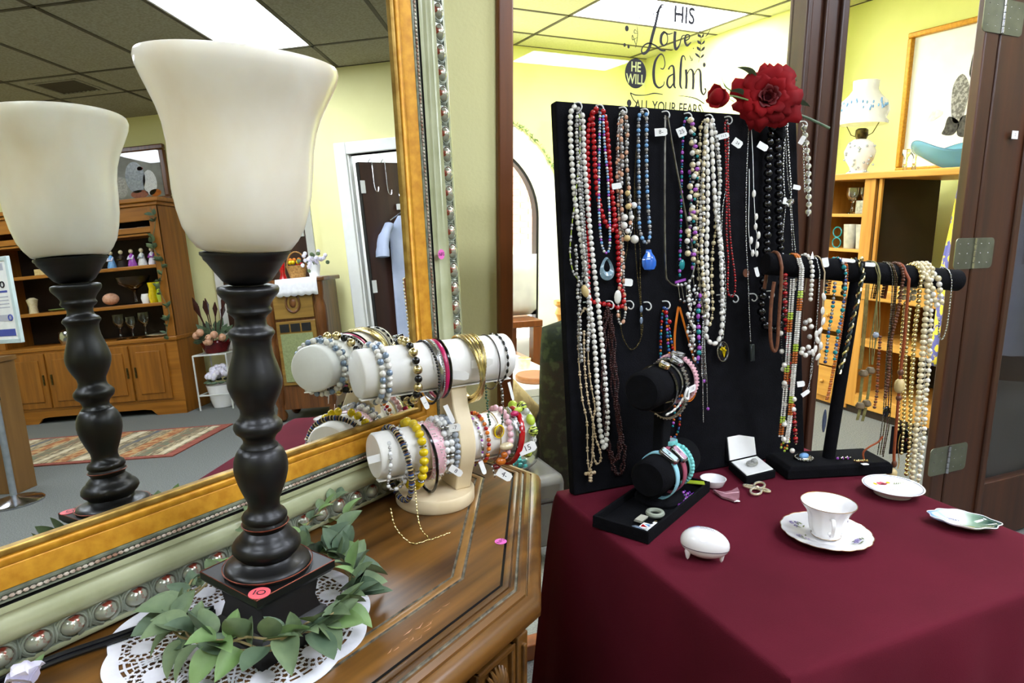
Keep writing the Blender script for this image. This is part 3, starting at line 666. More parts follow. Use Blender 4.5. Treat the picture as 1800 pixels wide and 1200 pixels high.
fs = [tuple(range(NT_))[::-1]]
for i in range(NR):
    rr = .46 + (1 - .46) * (i + .5) / NR
    for j in range(NT_):
        if not lace(rr, 2 * math.pi * (j + .5) / NT_): fs.append((i * NT_ + j, i * NT_ + (j + 1) % NT_, (i + 1) * NT_ + (j + 1) % NT_, (i + 1) * NT_ + j))
thing(dg.add(vs, fs), 'doily', m_doily, 'white cutwork lace doily under the black lamp', 'doily', smooth=0, solid=.0008)

# lamp cord running along the frame, white blossom at the left end
pts = [DF(.05, .075, DZ + .005), DF(.0, .05, DZ + .006), DF(-.05, .034, DZ + .005), DF(-.10, .020, DZ + .0045), DF(-.16, .018, DZ + .0045), DF(-.3, .03, DZ + .0045), DF(-.5, .03, DZ + .0045)]
P = cr(pts, 8); g = G().tube(P, .0028, 8).tube([p + DN * .0052 for p in P], .0028, 8).tube([p + DN * .0026 + Vector((0, 0, .0042)) for p in P], .0026, 8)
thing(g, 'power_cord', m_cord, 'black lamp cord lying along the foot of the mirror frame', 'cord')
fl = root('silk_blossom', 'white silk blossom at the left end of the dresser', 'flower', DF(-.128, .045, DZ))
pm_ = mesh(G().grid(lambda u, v: ((v * .024), (u - .5) * .017 * math.sin(math.pi * min(v * .85 + .12, 1)) * 1.6, .006 * math.sin(v * 2.4) + .005 * abs(u - .5) * 2), 5, 6), 'petal', m_petal, 60)
for k, (tx, tz) in enumerate(((-10, 35), (55, 55), (120, 40), (190, 30), (265, 45))):
    o = inst(pm_, 'petal', DF(-.128, .045, DZ + .004), fl, 1, (Matrix.Rotation(rad(tx + 30), 3, 'Z') @ Matrix.Rotation(rad(-tz), 3, 'Y')))
mk(G().tube(cr([DF(-.128, .045, DZ + .004), DF(-.14, .05, DZ + .003), DF(-.17, .06, DZ + .003)], 5), .0013, 6), 'stem', m_leaf3, fl)
lmesh = {}
def leaf_geo(L, Wd, bend, fold, n=8):
    def f(u, v):
        w = Wd * max(0, math.sin(math.pi * min(max(v, .0), 1) ** .78)) ** .75 * (1 - .18 * v); s = (u - .5) * 2
        return (L * v * math.cos(bend * v * .6), s * w * .5, L * .5 * bend * v * v * -1 + abs(s) ** 1.2 * w * fold)
    return G().grid(f, 5, n)
for i, m in enumerate((m_leaf, m_leaf2, m_leaf3)):
    for j, (b, f) in enumerate(((.5, .35), (-.35, .25), (.9, .2))): lmesh[(i, j)] = mesh(leaf_geo(.042, .027, b, f), 'leaf', m, 80)
mk(G().sph(DF(-.128, .045, DZ + .007), .003, 6, 4), 'flower_centre', m_leaf3, fl)
inst(lmesh[(2, 1)], 'leaf', DF(-.122, .035, DZ + .004), fl, .6, (0, rad(-40), rad(35)))

# ================================================================ leaf wreath round the lamp
wr_ = root('leaf_wreath', 'green faux leaf wreath on a twig ring around the lamp base', 'wreath', DF(.08, .14, DZ))
def ring(t, r, z): return DF(.079 + r * 1.02 * math.cos(t), .145 + r * .98 * math.sin(t), z)
gt = G()
for k in range(3):
    gt.tube([ring(2 * math.pi * i / 60, .092 + .005 * math.sin(i * (.7 + .2 * k) + k * 2) + k * .002, .838 + .007 * math.sin(i * .45 + k * 2.1) + .002 * k) for i in range(60)], .0013, 6, True)
sp1 = cr([ring(rad(-40), .092, .838), DF(.20, .05, .842), DF(.245, .035, .85), DF(.285, .03, .855)], 6); gt.tube(sp1, .0012, 6)
sp2 = cr([ring(rad(10), .094, .84), DF(.205, .12, .85), DF(.235, .10, .862)], 6); gt.tube(sp2, .0011, 6)
sp3 = cr([ring(rad(-75), .09, .838), DF(.115, .045, .86), DF(.135, .03, .885)], 6); gt.tube(sp3, .0010, 6)
mk(gt, 'twig_ring', m_twig, wr_)
R2 = random.Random(5)
def put_leaf(p, head, lift, roll, s):
    rot = Matrix.Rotation(head, 3, 'Z') @ Matrix.Rotation(-lift, 3, 'Y') @ Matrix.Rotation(roll, 3, 'X')
    d_ = (Vector(p) - DO).dot(DN)          # keep clear of the mirror frame
    inst(lmesh[(R2.choice((0, 0, 1, 1, 2)), R2.randrange(3))], 'leaf', p, wr_, s * (.62 if d_ < .075 else 1), rot)
base_h = math.atan2(DM.y, DM.x)
NL = 104
for i in range(NL):
    t = 2 * math.pi * i / NL + R2.uniform(-.05, .05)
    c = ring(t, .092 + R2.uniform(-.004, .006), .840 + R2.uniform(-.006, .006)); o = ring(t, .15, .84); out = math.atan2(o.y - c.y, o.x - c.x)
    k = i % 4
    if k == 0: put_leaf(c, out + R2.uniform(-.5, .5), rad(R2.uniform(25, 60)), R2.uniform(-.6, .6), R2.uniform(.85, 1.15))
    elif k == 1: put_leaf(c, out + R2.uniform(-.4, .4), rad(R2.uniform(-22, 0)), R2.uniform(-.4, .4), R2.uniform(.85, 1.2))
    elif k == 2: put_leaf(c, out + R2.choice((-1, 1)) * R2.uniform(.9, 1.5), rad(R2.uniform(0, 35)), R2.uniform(-.7, .7), R2.uniform(.8, 1.1))
    else:
        if abs(math.cos(t - 1.2)) < .9: put_leaf(c, out + math.pi + R2.uniform(-.9, .9), rad(R2.uniform(50, 75)), R2.uniform(-.6, .6), R2.uniform(.7, .95))
        else: put_leaf(c, out + R2.uniform(-.9, .9), rad(R2.uniform(-15, 25)), R2.uniform(-.5, .5), R2.uniform(.8, 1.1))
for spg, n in ((sp1, 13), (sp2, 6), (sp3, 7)):
    for k in range(n):
        i = min(len(spg) - 1, 2 + int(k * (len(spg) - 2) / n)); p = spg[i]; q = spg[min(i + 1, len(spg) - 1)] if i < len(spg) - 1 else spg[i] * 2 - spg[i - 1]
        h = math.atan2(q.y - p.y, q.x - p.x); put_leaf(p, h + (-1) ** k * R2.uniform(.4, 1.0), rad(R2.uniform(5, 55)), R2.uniform(-.5, .5), R2.uniform(.8, 1.1))

# ================================================================ jewellery builders
BEAD = {}
def bead_mesh(m):
    if m.name not in BEAD: BEAD[m.name] = mesh(G().sph((0, 0, 0), 1, 10, 7), 'bead', m, 180)
    return BEAD[m.name]
def arc_pts(path):
    P = [Vector(p) for p in path]; S = [0]
    for a, b in zip(P, P[1:]): S.append(S[-1] + (b - a).length)
    return P, S
def at_len(P, S, s):
    s = min(max(s, 0), S[-1]); lo, hi = 0, len(S) - 1
    while hi - lo > 1:
        k = (lo + hi) // 2
        if S[k] <= s: lo = k
        else: hi = k
    d = S[hi] - S[lo]; t = (s - S[lo]) / d if d > 1e-9 else 0
    return P[lo].lerp(P[hi], t), (P[hi] - P[lo]).normalized()
BIG = .0045
def beads(par, path, pat, gap=.0003, thread=None, start=0, jit=0, tr=.0005):
    """thread beads of a repeating pattern (material, radius, stretch) along a path"""
    P, S = arc_pts(path); s = start; i = 0; small = {}
    rj = random.Random(len(path) * 7 + int(abs(path[0][0]) * 1e4))
    while True:
        m, r, st = pat[i % len(pat)]; h = r * st
        if s + 2 * h > S[-1]: break
        c, d = at_len(P, S, s + h)
        if jit: c = c + Vector((rj.uniform(-jit, jit), rj.uniform(-jit, 0), rj.uniform(-jit, jit) * .4))
        if r * max(1, st) >= BIG: inst(bead_mesh(m), 'bead', c, par, (r, r, r * st), align(d))
        else: small.setdefault(m.name, (m, G()))[1].sph(c, r, 6, 4, (1, 1, st), align(d))
        s += 2 * h + gap; i += 1
    for m, g in small.values(): mk(g, 'small_beads', m, par, smooth=180, kind='stuff')
    if thread: mk(G().tube(path, tr, 5), 'thread', thread, par)
def chain(par, path, m, r=.0014, name='chain', st=1.7):
    r *= 1.3; P, S = arc_pts(path); g = G(); s = 0; k = 0
    while s < S[-1]:
        c, d = at_len(P, S, s); ma = align(d, (0, 0, 1) if abs(d.z) < .8 else (0, 1, 0))
        g.sph(c, r, 5, 4, (1.0, .55, st) if k % 2 else (.55, 1.0, st), ma); s += r * st * 1.6; k += 1
    return mk(g, name, m, par, smooth=180, kind='stuff')
def cordp(par, path, m, r, name='cord', n=6, flat=1): return mk(G().tube(path, r, n, False, flat), name, m, par)
def card(par, c, ex, ey, w, h, txt=None, size=.008, name='price_tag', string=None):
    """little cut-corner card with handwriting"""
    c, ex, ey = Vector(c), Vector(ex).normalized(), Vector(ey).normalized(); nn = ex.cross(ey)
    q = [(-.5, -.5), (.34, -.5), (.5, -.3), (.5, .3), (.34, .5), (-.5, .5)]; g = G()
    A = [c + ex * (x * w) + ey * (y * h) for x, y in q]; B = [p + nn * .0005 for p in A]
    g.add(A + B, [tuple(range(6))[::-1], tuple(range(6, 12))] + [(i, (i + 1) % 6, 6 + (i + 1) % 6, 6 + i) for i in range(6)])
    t = mk(g, name, m_tag, par, smooth=0)
    if txt:
        tg = text_geo(txt, size, lambda x, y: c + ex * x + ey * y + nn * .0008); mk(tg, 'handwriting', m_ink, t, smooth=0)
    if string: mk(G().tube([c + ex * w * .42, Vector(string)], .0004, 4), 'tag_string', m_tag, t)
    return t
CX = Vector((.9135, -.4067, 0)); CU = Vector((.076, .171, .982))     # roughly facing the shopper
def tilted(deg): a = rad(deg); return CX * math.cos(a) + CU * math.sin(a), CU * math.cos(a) - CX * math.sin(a)

# ================================================================ birch bracelet stand
bs = root('bracelet_stand', 'birch two-tier bracelet stand with ivory rolls on the dresser', 'display stand', (.3115, 1.008, DZ))
mk(G().lathe([(0, DZ), (.061, DZ), (.0635, DZ + .003), (.0635, DZ + .019), (.0615, DZ + .022), (0, DZ + .022)], 48, (.3115, 1.008, 0)), 'round_base', m_birch, bs, smooth=50)
yz = [(.992, 1.030), (.988, 1.0), (.980, .965), (.966, .935), (.957, .905), (.960, .878), (.970, .852), (.976, DZ + .022), (1.030, DZ + .022), (1.028, 1.030)]
yz = [tuple(p) for p in cr(yz[:8], 5)] + yz[8:]
g = G().prism(yz, .332, .360); g.v = [(z, x, y) for x, y, z in g.v]
mk(g, 'curved_post', m_birch, bs, bev=.002)
RU = (1.0, 1.031, .0365, .185, .440); RL = (.998, .902, .0355, .206, .480)
for (y, z, r, x0, x1), nm in ((RU, 'upper_roll'), (RL, 'lower_roll')):
    my = Matrix(((0, 0, 1), (1, 0, 0), (0, 1, 0)))
    mk(G().lathe([(0, x0), (r * .93, x0), (r, x0 + .003), (r, x1 - .003), (r * .93, x1), (0, x1)], 40, (0, y, z), my), nm, m_ivory, bs, smooth=50)
    mk(G().obox(((x0 + x1) / 2, y - .012, z - r * .98), ((x1 - x0) / 2, 0, 0), (0, .006, 0), (0, 0, .0008)), nm + '_seam', m_ivory, bs)
def loop_on(roll, x, rb, lean=0, sag=1, n=64, a0=90, a1=450, ov=0, yaw=0):
    """ring hung over a roll; rb ring radius, lean shifts the low side along the roll"""
    y, z, r = roll[:3]; zc = z + r + ov - rb; P = []
    for i in range(n + 1):
        t = rad(a0 + (a1 - a0) * i / n); s = math.sin(t); dy = rb * math.cos(t); zz = rb * s
        P.append(Vector((x + lean * (1 - s) / 2 + yaw * math.cos(t), y + dy, zc + zz * (1 if s > 0 else sag))))
    return P
BG = 'bracelets on the birch stand'
def brac(label, paths, name='bracelet'):
    r = root(name, label, 'bracelet', paths[0][0], BG); return r
p1 = loop_on(RU, .210, .042, .0, 1.05, ov=.005); p2 = loop_on(RU, .2205, .042, .0, 1.05, ov=.005)
r = brac('double row bracelet of white and slate blue pearls near the upper roll end', [p1])
beads(r, p1, [(m_pearl, .0048, 1), (m_slate, .0048, 1), (m_pearl, .0046, .8)], .0002); beads(r, p2, [(m_slate, .0048, 1), (m_pearl, .0046, .8), (m_pearl, .0048, 1)], .0002)
p1 = loop_on(RU, .262, .046, .002, 1.05, ov=.006); r = brac('bracelet of big gold filigree and black beads on the upper roll', [p1]); beads(r, p1, [(m_goldm, .0072, 1), (m_blackb, .006, 1)], .0006, m_cord)
card(r, (.274, .957, .985), (.35, -.2, -.9), (.9, 0, .35), .02, .008, '1', .006)
p1 = loop_on(RU, .293, .047, .006, 1.1, ov=.002); r = brac('black ball chain bracelet beside the silver mesh band', [p1]); beads(r, p1, [(m_blackb, .0022, 1)], .0006)
P = loop_on(RU, .301, .045, .005, 1.08, ov=.002); r = brac('wide sparkling silver mesh bracelet on the upper roll', [P]); mk(G().tube(P, .0045, 8, False, .35), 'mesh_band', m_silver, r); beads(r, [p + Vector((.002, -.0015, .001)) for p in P], [(m_clear, .0014, 1)], .0008)
P = loop_on(RU, .311, .044, .002, 1.08, ov=.002); r = brac('dark pink ribbon bracelet next to the wooden post', [P]); mk(G().tube(P, .0035, 8, False, .4), 'ribbon_band', m_hotpink, r); mk(G().tube([p + Vector((.006, 0, .0005)) for p in P], .0022, 6), 'dark_band', m_blackb, r)
card(r, (.330, .958, 1.020), (.93, -.3, -.15), (.1, -.1, 1), .034, .014); card(r, (.313, .955, .962), (.3, -.3, -.9), (.9, -.2, .3), .03, .0075)
r = brac('gold spring coil bangles bunched on the upper roll', [loop_on(RU, .36, .05)])
for x, rb, ln in ((.357, .050, .018), (.363, .051, .012), (.369, .050, -.002), (.376, .052, -.012), (.380, .049, -.016)):
    P = loop_on(RU, x, rb, ln, 1.05, 120, ov=.003); mk(G().tube(P, [.0034 if i % 2 else .0028 for i in range(len(P))], 8), 'coil', m_goldm, r)
card(r, (.372, .957, 1.034), (.95, -.3, .08), (0, -.1, 1), .034, .013)
P = loop_on(RU, .404, .040, .004, 1.25, ov=.001); r = brac('thin dark cord bracelet with beaded tails near the right roll end', [P]); cordp(r, P, m_dksilver, .0011)
beads(r, cr([(.407, .962, 1.0), (.409, .958, .98), (.410, .96, .958)], 6), [(m_silver, .003, 1), (m_dksilver, .0022, 1)], .0002)
chain(r, cr([(.411, .960, .982), (.413, .962, .955), (.412, .965, .925)], 8), m_silver, .0012); beads(r, cr([(.412, .964, .944), (.411, .965, .920)], 6), [(m_green, .0022, 1)], .001, jit=.002)
P = loop_on(RU, .421, .040, .0, 1.0, ov=.001); r = brac('narrow black and silver twisted bracelet at the right end', [P]); beads(r, P, [(m_blackb, .0021, 2.2), (m_silver, .0016, .8)], .0002); card(r, (.424, .956, .982), (.15, -.2, -.95), (.9, 0, .2), .03, .005)
P = cr([(.385, .972, .995), (.386, .968, .97), (.389, .968, .945), (.391, .97, .922)], 10); r = brac('dangling strand of tiny green crystals under the gold coils', [P]); beads(r, P, [(m_green, .0022, 1)], .0003, m_silver, jit=.0018)
# lower roll
P = cr([(.222, .975, .930), (.216, .955, .90), (.212, .958, .87), (.222, .962, .858), (.238, .958, .868), (.246, .953, .90), (.243, .965, .93)], 10); r = brac('string of tiny grey nuggets drooping off the lower left roll end', [P]); beads(r, P, [(m_howl, .0032, 1.2), (m_grey, .0028, 1), (m_silver, .0022, .7)], .0002); card(r, (.200, .972, .908), tilted(12)[0], tilted(12)[1], .024, .011)
P = loop_on(RL, .236, .055, .012, 1.12, ov=.004); r = brac('long stretch bracelet of black and tan disc beads at the left', [P]); beads(r, P, [(m_blackb, .0046, .32), (m_tan, .0046, .22), (m_blackb, .0046, .35), (m_woodb, .0044, .25), (m_dkblue, .0046, .3), (m_tan, .0044, .2)], .0001)
P = loop_on(RL, .244, .041, .0, 1.0, ov=.003); r = brac('white howlite nugget bracelet between the disc beads and yellow beads', [P]); beads(r, P, [(m_howl, .0034, 1.1), (m_silver, .0022, .8)], .0002)
P = loop_on(RL, .269, .050, -.006, 1.0, ov=.007); r = brac('chunky bright yellow bead bracelet on the lower roll', [P]); beads(r, P, [(m_yellow, .0074, .86)] * 4 + [(m_silver, .006, .3)], .0002)
P = loop_on(RL, .283, .048, .010, 1.35, ov=.003, a0=100, a1=400); r = brac('purple leather cord bracelet with gold chain trailing onto the dresser', [P]); cordp(r, P, m_blackb, .0024)
chain(r, cr([DF(.300, .092, .850), DF(.293, .105, .828), DF(.298, .127, DZ + .003), DF(.318, .142, DZ + .002)], 8), m_goldm, .0014); chain(r, cr([P[-1], DF(.328, .118, .835), DF(.322, .138, DZ + .004), DF(.318, .142, DZ + .002), DF(.335, .151, DZ + .002), DF(.353, .158, DZ + .002)], 8), m_goldm, .0014)
P = loop_on(RL, .292, .043, .002, 1.05, ov=.001); r = brac('wide pale pink lacy cuff bracelet with sequins', [P])
mk(G().tube([p + Vector((.002, 0, 0)) for p in P], .0125, 10, False, .14), 'lace_cuff', m_pink, r)
gj = G(); rj = random.Random(3)
for _ in range(240):
    p = P[rj.randrange(len(P))]; o = (p - Vector((p.x, RL[0], RL[1]))).normalized(); gj.sph(p + Vector((rj.uniform(-.009, .013), 0, 0)) + o * .0022, .0012, 5, 3)
mk(gj, 'sequins', m_pearl, r, kind='stuff')
for x, nm in ((.309, 'left'), (.3175, 'right')):
    P = loop_on(RL, x, .041, .0, 1.04, ov=.005); r = brac('white marbled and silver bead bracelet left of its twin' if nm == 'left' else 'white marbled and silver bead bracelet touching the grey agate one', [P]); beads(r, P, [(m_howl, .0052, 1), (m_howl, .0052, 1), (m_silver, .005, .9), (m_howl, .0052, 1), (m_silver, .004, .6)], .0002)
    if nm == 'right': card(r, (.321, .952, .870), tilted(-35)[0], tilted(-35)[1], .022, .011, '8', .009); card(r, (.323, .958, .938), tilted(5)[0], tilted(5)[1], .018, .012, '-7', .008)
P = loop_on(RL, .3265, .0425, .0, 1.05, ov=.005); r = brac('grey agate bead bracelet hugging the wooden post', [P]); beads(r, P, [(m_greyb, .0052, .95), (m_greyb, .0048, .8)], .0002)
P = loop_on(RL, .370, .040, .004, 1.1, ov=.002); r = brac('silver bar and lilac bead bracelet right of the post', [P]); beads(r, P, [(m_silver, .0026, 2), (m_purple, .0022, 1), (m_pearl, .0024, 1)], .0003); card(r, (.373, .960, .862), (.2, -.3, -.9), (.9, 0, .2), .022, .008)
P = loop_on(RL, .383, .041, .0, 1.05, ov=.003); r = brac('orange and red crystal bracelet with silver spacers', [P]); beads(r, P, [(m_amber, .0042, .9), (m_red, .004, .9), (m_orange, .004, .9), (m_silver, .003, .6)], .0002); beads(r, cr([(.387, .955, .865), (.392, .953, .842)], 4), [(m_silver, .0022, 1.6)], .0004)
P = loop_on(RL, .408, .040, -.004, 1.15, ov=.002); r = brac('gold statement bracelet with ornate white oval and amber beads', [P]); cordp(r, P, m_goldm, .0010)
for c, sc, m in (((.404, .964, .917), (.010, .004, .012), m_goldm), ((.413, .952, .893), (.0125, .008, .0065), m_cream), ((.408, .951, .8795), (.0055, .0055, .0055), m_amber), ((.403, .953, .869), (.009, .007, .007), m_amber), ((.397, .957, .860), (.007, .006, .005), m_dkred)): inst(bead_mesh(m), 'bead', c, r, sc)
mk(G().tube([Vector((.404, .9595, .917)) + Vector((.0085 * math.cos(t * .524), 0, .0105 * math.sin(t * .524))) for t in range(12)], .0012, 6, True), 'bead_frame', m_yellow, r)
card(r, (.4075, .950, .846), tilted(-32)[0], tilted(-32)[1], .026, .014, '4-', .012, string=(.398, .956, .858))
P = loop_on(RL, .427, .042, -.008, 1.05, ov=.005); r = brac('pale rose quartz bead bracelet toward the right end', [P]); beads(r, P, [(m_pink, .0054, .95)], .0002)
P = loop_on(RL, .440, .040, .006, 1.05, ov=.002); r = brac('wide silver rhinestone cuff bracelet on the lower roll', [P]); mk(G().tube(P, .007, 8, False, .25), 'cuff', m_silver, r); beads(r, [p + Vector((.002, -.002, 0)) for p in P], [(m_clear, .0024, 1)], .0006, jit=.003)
P = loop_on(RL, .452, .045, -.018, 1.1, ov=.003); r = brac('red bangle with hot pink end leaning on the lower roll', [P]); mk(G().tube(P[:40] , .0048, 8, False, .6), 'red_band', m_red, r); mk(G().tube(P[38:52], .005, 8), 'pink_band', m_hotpink, r); inst(bead_mesh(m_hotpink), 'bead', (.441, .972, .938), r, (.008, .005, .005)); inst(bead_mesh(m_lime), 'bead', (.450, .975, .942), r, (.009, .004, .005))
P = loop_on(RL, .466, .042, .004, 1.05, ov=.006); r = brac('lime green bracelet with zebra striped beads at the right end', [P])
m_zebra = mat('zebra_bead', '#c6d85a', .3, col2='#10120c', scale=1.6, stretch=(.7, .7, 3.2), lo=.5, hi=.53, detail=0)
beads(r, P, [(m_zebra, .0088, 1), (m_clear, .006, 1), (m_lime, .0075, 1.35)], .0004, m_lime); card(r, (.452, .950, .883), tilted(20)[0], tilted(20)[1], .030, .017, '15', .013, string=(.466, .958, .905))

# the whole stand is turned a little on the dresser, clear of the mirror frame
_pv = Matrix.Translation((.34, 1.0, 0)) @ Matrix.Rotation(rad(8), 4, 'Z') @ Matrix.Translation((-.34, -1.0, 0))
for o in list(COL.objects):
    if o.parent is None and (o is bs or o.get('group') == BG): o.location = _pv @ Vector(o.location); o.rotation_euler = (0, 0, rad(8))

# ================================================================ table with burgundy cloth
tx0, tx1, ty0, ty1 = .579, 1.21, .512, 1.095
tb = root('display_table', 'square wooden table hidden under the burgundy cloth', 'table', ((tx0 + tx1) / 2, (ty0 + ty1) / 2, 0))
mk(G().box(tx0 + .01, tx1 - .01, ty0 + .01, ty1 - .01, TZ - .035, TZ - .008), 'tabletop', m_brown, tb, bev=.004)
for x in (tx0 + .05, tx1 - .05):
    for y in (ty0 + .05, ty1 - .05): mk(G().lathe([(.016, 0), (.022, .1), (.026, TZ - .1), (.026, TZ - .03)], 12, (x, y, 0)), 'leg', m_brown, tb)
def cloth():
    g = G(); N = 240; per = []
    w, d = tx1 - tx0, ty1 - ty0; L = 2 * (w + d); rc = .012
    for i in range(N):
        s = L * i / N
        if s < w: p = (tx0 + s, ty0, 0, -1)
        elif s < w + d: p = (tx1, ty0 + s - w, 1, 0)
        elif s < 2 * w + d: p = (tx1 - (s - w - d), ty1, 0, 1)
        else: p = (tx0, ty1 - (s - 2 * w - d), -1, 0)
        per.append((p, s))
    cx, cy = (tx0 + tx1) / 2, (ty0 + ty1) / 2; corners = [0, w, w + d, 2 * w + d, L]
    def wave(s):
        v = 0; dc = min(abs(s - c) for c in corners)
        for k, c in enumerate(corners):
            e = (s - c) if abs(s - c) < L / 2 else 0
            v += math.exp(-(e / .075) ** 2) * (1.0 if abs(s - c) < .3 else 0)
        return v, dc
    rings = []
    rows = [(.0, .0, .88), (.0, .0, .94), (.0, .0, .985), (.0015, .001, .999), (.004, .006, 1.0), (.0052, .014, 1)] + [(.006 + .0 * k, .03 + k * .035, 1) for k in range(20)]
    for (o, drop, f) in rows:
        ring_ = []
        for (p, s) in per:
            x, y, nx, ny = p; v, dc = wave(s); h = max(0, drop - .01) / .66
            fold = h ** .6 * 1.25 * (.030 * v + .012 * math.sin(s * 21 + 1.3) + .008 * math.sin(s * 47)) * (1 if drop > .012 else 0)
            fx = nx; fy = ny
            flare = .02 if nx < -.5 else .05
            if nx < -.5: fold *= .35
            if dc < .06 and drop > .012:
                c = min(corners, key=lambda q: abs(q - s)); dx = x - cx; dy = y - cy; l = math.hypot(dx, dy); t = 1 - dc / .06
                fx = nx * (1 - t) + dx / l * t * (1.2 if nx > -.5 and dx > 0 else .5); fy = ny * (1 - t) + dy / l * t * 1.2
            X = cx + (x - cx) * f + fx * (o + fold + flare * h); Y = cy + (y - cy) * f + fy * (o + fold + flare * h)
            ring_.append((X, Y, TZ - .001 - drop))
        rings.append(ring_)
    vs = [(cx, cy, TZ - .001)] + [q for r_ in rings for q in r_]; fs = [(0, 1 + i, 1 + (i + 1) % N) for i in range(N)]
    for k in range(len(rings) - 1):
        for i in range(N): fs.append((1 + k * N + i, 1 + (k + 1) * N + i, 1 + (k + 1) * N + (i + 1) % N, 1 + k * N + (i + 1) % N))
    return g.add(vs, fs)
thing(cloth(), 'tablecloth', m_cloth, 'burgundy tablecloth draped over the display table', 'tablecloth', smooth=70)

# ================================================================ black necklace board
BW, BH = .585, .730
bd = root('necklace_board', 'tall black flocked board with white hooks standing at the table back', 'display board', BF(BW / 2, 0, 0))
q = [(0, 0), (BW, 0), (BW, BH), (0, BH)]
g = G().add([BF(u, v + .0012, w) for w in (0, -.022) for u, v in q], [(0, 1, 2, 3), (7, 6, 5, 4), (0, 4, 5, 1), (1, 5, 6, 2), (2, 6, 7, 3), (3, 7, 4, 0)])
mk(g, 'panel', m_velvet2, bd, smooth=0, bev=.003)
g = G().obox((.89, 1.145, TZ + .19), (.05, 0, 0), (0, .004, 0), (0, -.02, .19)); mk(g, 'easel_strut', m_velvet2, bd, smooth=0)
hk = G().tube(cr([(0, -.001, 0), (0, -.010, 0), (0, -.015, -.004), (0, -.016, -.010), (0, -.012, -.015), (0, -.007, -.014), (0, -.006, -.011)], 4), .0013, 6); hkm = mesh(hk, 'hook', m_hook, 60)
hook_rot = Matrix.Rotation(rad(-7.5), 3, 'X') @ Matrix.Rotation(rad(35), 3, 'Z')
for u, v in [(.0366,.724),(.0824,.7226),(.1333,.7214),(.1821,.721),(.231,.7195),(.2841,.7191),(.3362,.7186),(.3854,.7178),(.439,.716),(.496,.7154),(.5356,.7162),(.5909,.719),(.0365,.3596),(.0861,.3591),(.1306,.3567),(.171,.3523),(.2154,.3521),(.2979,.358),(.3501,.3577),(.3873,.3558),(.4376,.3557),(.4847,.3594)]: inst(hkm, 'hook', BF(u, v + .004, .001), bd, 1, hook_rot)
NG = 'necklaces on the black board'
def bp(uv, w=.007, n=8): return [BF(p[0], p[1], w) for p in cr(uv, n)]
def neck(label, uv, name='necklace'): return root(name, label, 'necklace', BF(uv[0][0], uv[0][1], .007), NG)
def pend(r, g, m, name='pendant'): return mk(g, name, m, r)
# first hook
U = [(.0363,.7199),(.0253,.7121),(.0211,.6782),(.0213,.6165),(.0233,.5649),(.0277,.5128),(.0339,.4708),(.0384,.4179),(.0441,.3645),(.0499,.3106),(.0527,.2456),(.0531,.1804),(.0552,.1254),(.0632,.0846),(.0721,.1343),(.0718,.1783),(.0701,.2441),(.066,.3095),(.0619,.3743),(.0566,.4386),(.0525,.5021),(.0498,.5651),(.047,.6276),(.0482,.6949),(.0434,.7173)]
r = neck('longest white pearl rope hanging from the first hook down the board', U); beads(r, bp(U, .012), [(m_pearl, .0051, 1)], .0004, m_tag)
U = [(.0374,.7179),(.0377,.6789),(.0338,.6272),(.025,.5753),(.0151,.5233),(.0081,.4817),(.0052,.4505),(.0096,.4211),(.0196,.406),(.0286,.395)]
r = neck('thin strand of grey seeds and lime beads bowing out at left', U); beads(r, bp(U, .018), [(m_grey, .0024, 1.3), (m_grey, .0024, 1.3), (m_lime, .0012, 1), (m_lime, .0012, 1), (m_lime, .0012, 1)], .0003); U2 = [(.0274,.3951),(.0329,.3842),(.0347,.3714)]; beads(r, bp(U2, .018), [(m_tan, .0068, 1.8)], 0)
U = [(.0386,.718),(.0385,.648),(.037,.5754),(.0368,.5023),(.0346,.4392),(.0252,.3761),(.017,.3129),(.0172,.2488)]
r = neck('smoky crystal bead strand tangled between the white pearls', U); beads(r, bp(U, .014), [(m_clear, .0028, 1), (m_grey, .0026, 1), (m_dksilver, .0022, .8)], .0002); U2 = [(.0409,.7151),(.0411,.6067),(.0422,.5127),(.045,.4283),(.0473,.3323),(.0372,.2793)]; beads(r, bp(U2, .010), [(m_grey, .0027, 1), (m_clear, .003, 1)], .0002)
# red ones
U = [(.0822,.7185),(.0695,.7095),(.0693,.6596),(.0697,.5969),(.0737,.5548),(.0829,.5178),(.0969,.4974),(.1045,.4995),(.107,.523),(.1038,.5604),(.1012,.6081),(.0992,.666),(.094,.7098),(.0846,.7186)]
r = neck('shorter red bead necklace ending above the teardrop pendant', U); beads(r, bp(U, .012), [(m_red, .0051, 1)], .0004, m_cord)
U = [(.0833,.7165),(.0693,.7063),(.0604,.6748),(.0564,.6227),(.0561,.5704),(.0522,.5179),(.0486,.4494),(.0458,.3964),(.048,.3686),(.0686,.36),(.0847,.357),(.0997,.3529),(.1109,.349),(.1202,.355),(.1222,.3691),(.1167,.3879),(.1124,.4044),(.1143,.4423),(.1137,.48),(.1115,.5123),(.1073,.5551),(.103,.6187),(.0993,.6923),(.0893,.7147)]
r = neck('long red bead necklace looped sideways over the second hook row', U); beads(r, bp(U, .008), [(m_red, .0050, 1)], .0004, m_cord)
U = [(.0831,.7123),(.0797,.6704),(.0735,.5759),(.0715,.5125),(.0743,.47),(.0809,.4539),(.09,.4612),(.0933,.5017),(.0935,.555),(.0932,.5973),(.0897,.6499),(.089,.7074)]
r = neck('pastel bead necklace with speckled teardrop pendant', U); beads(r, bp(U, .016), [(m_slate, .0030, 1), (m_pearl, .0030, .9), (m_purple, .0028, .9), (m_blueb, .0030, 1), (m_pearl, .0026, .8)], .0002); c0 = (.0831,.4238)
m_speck = mat('speckled_enamel', '#7c97a4', .3, col2='#d8dde0', scale=220, lo=.6, hi=.66, coat=.4)
g = G(); P = []
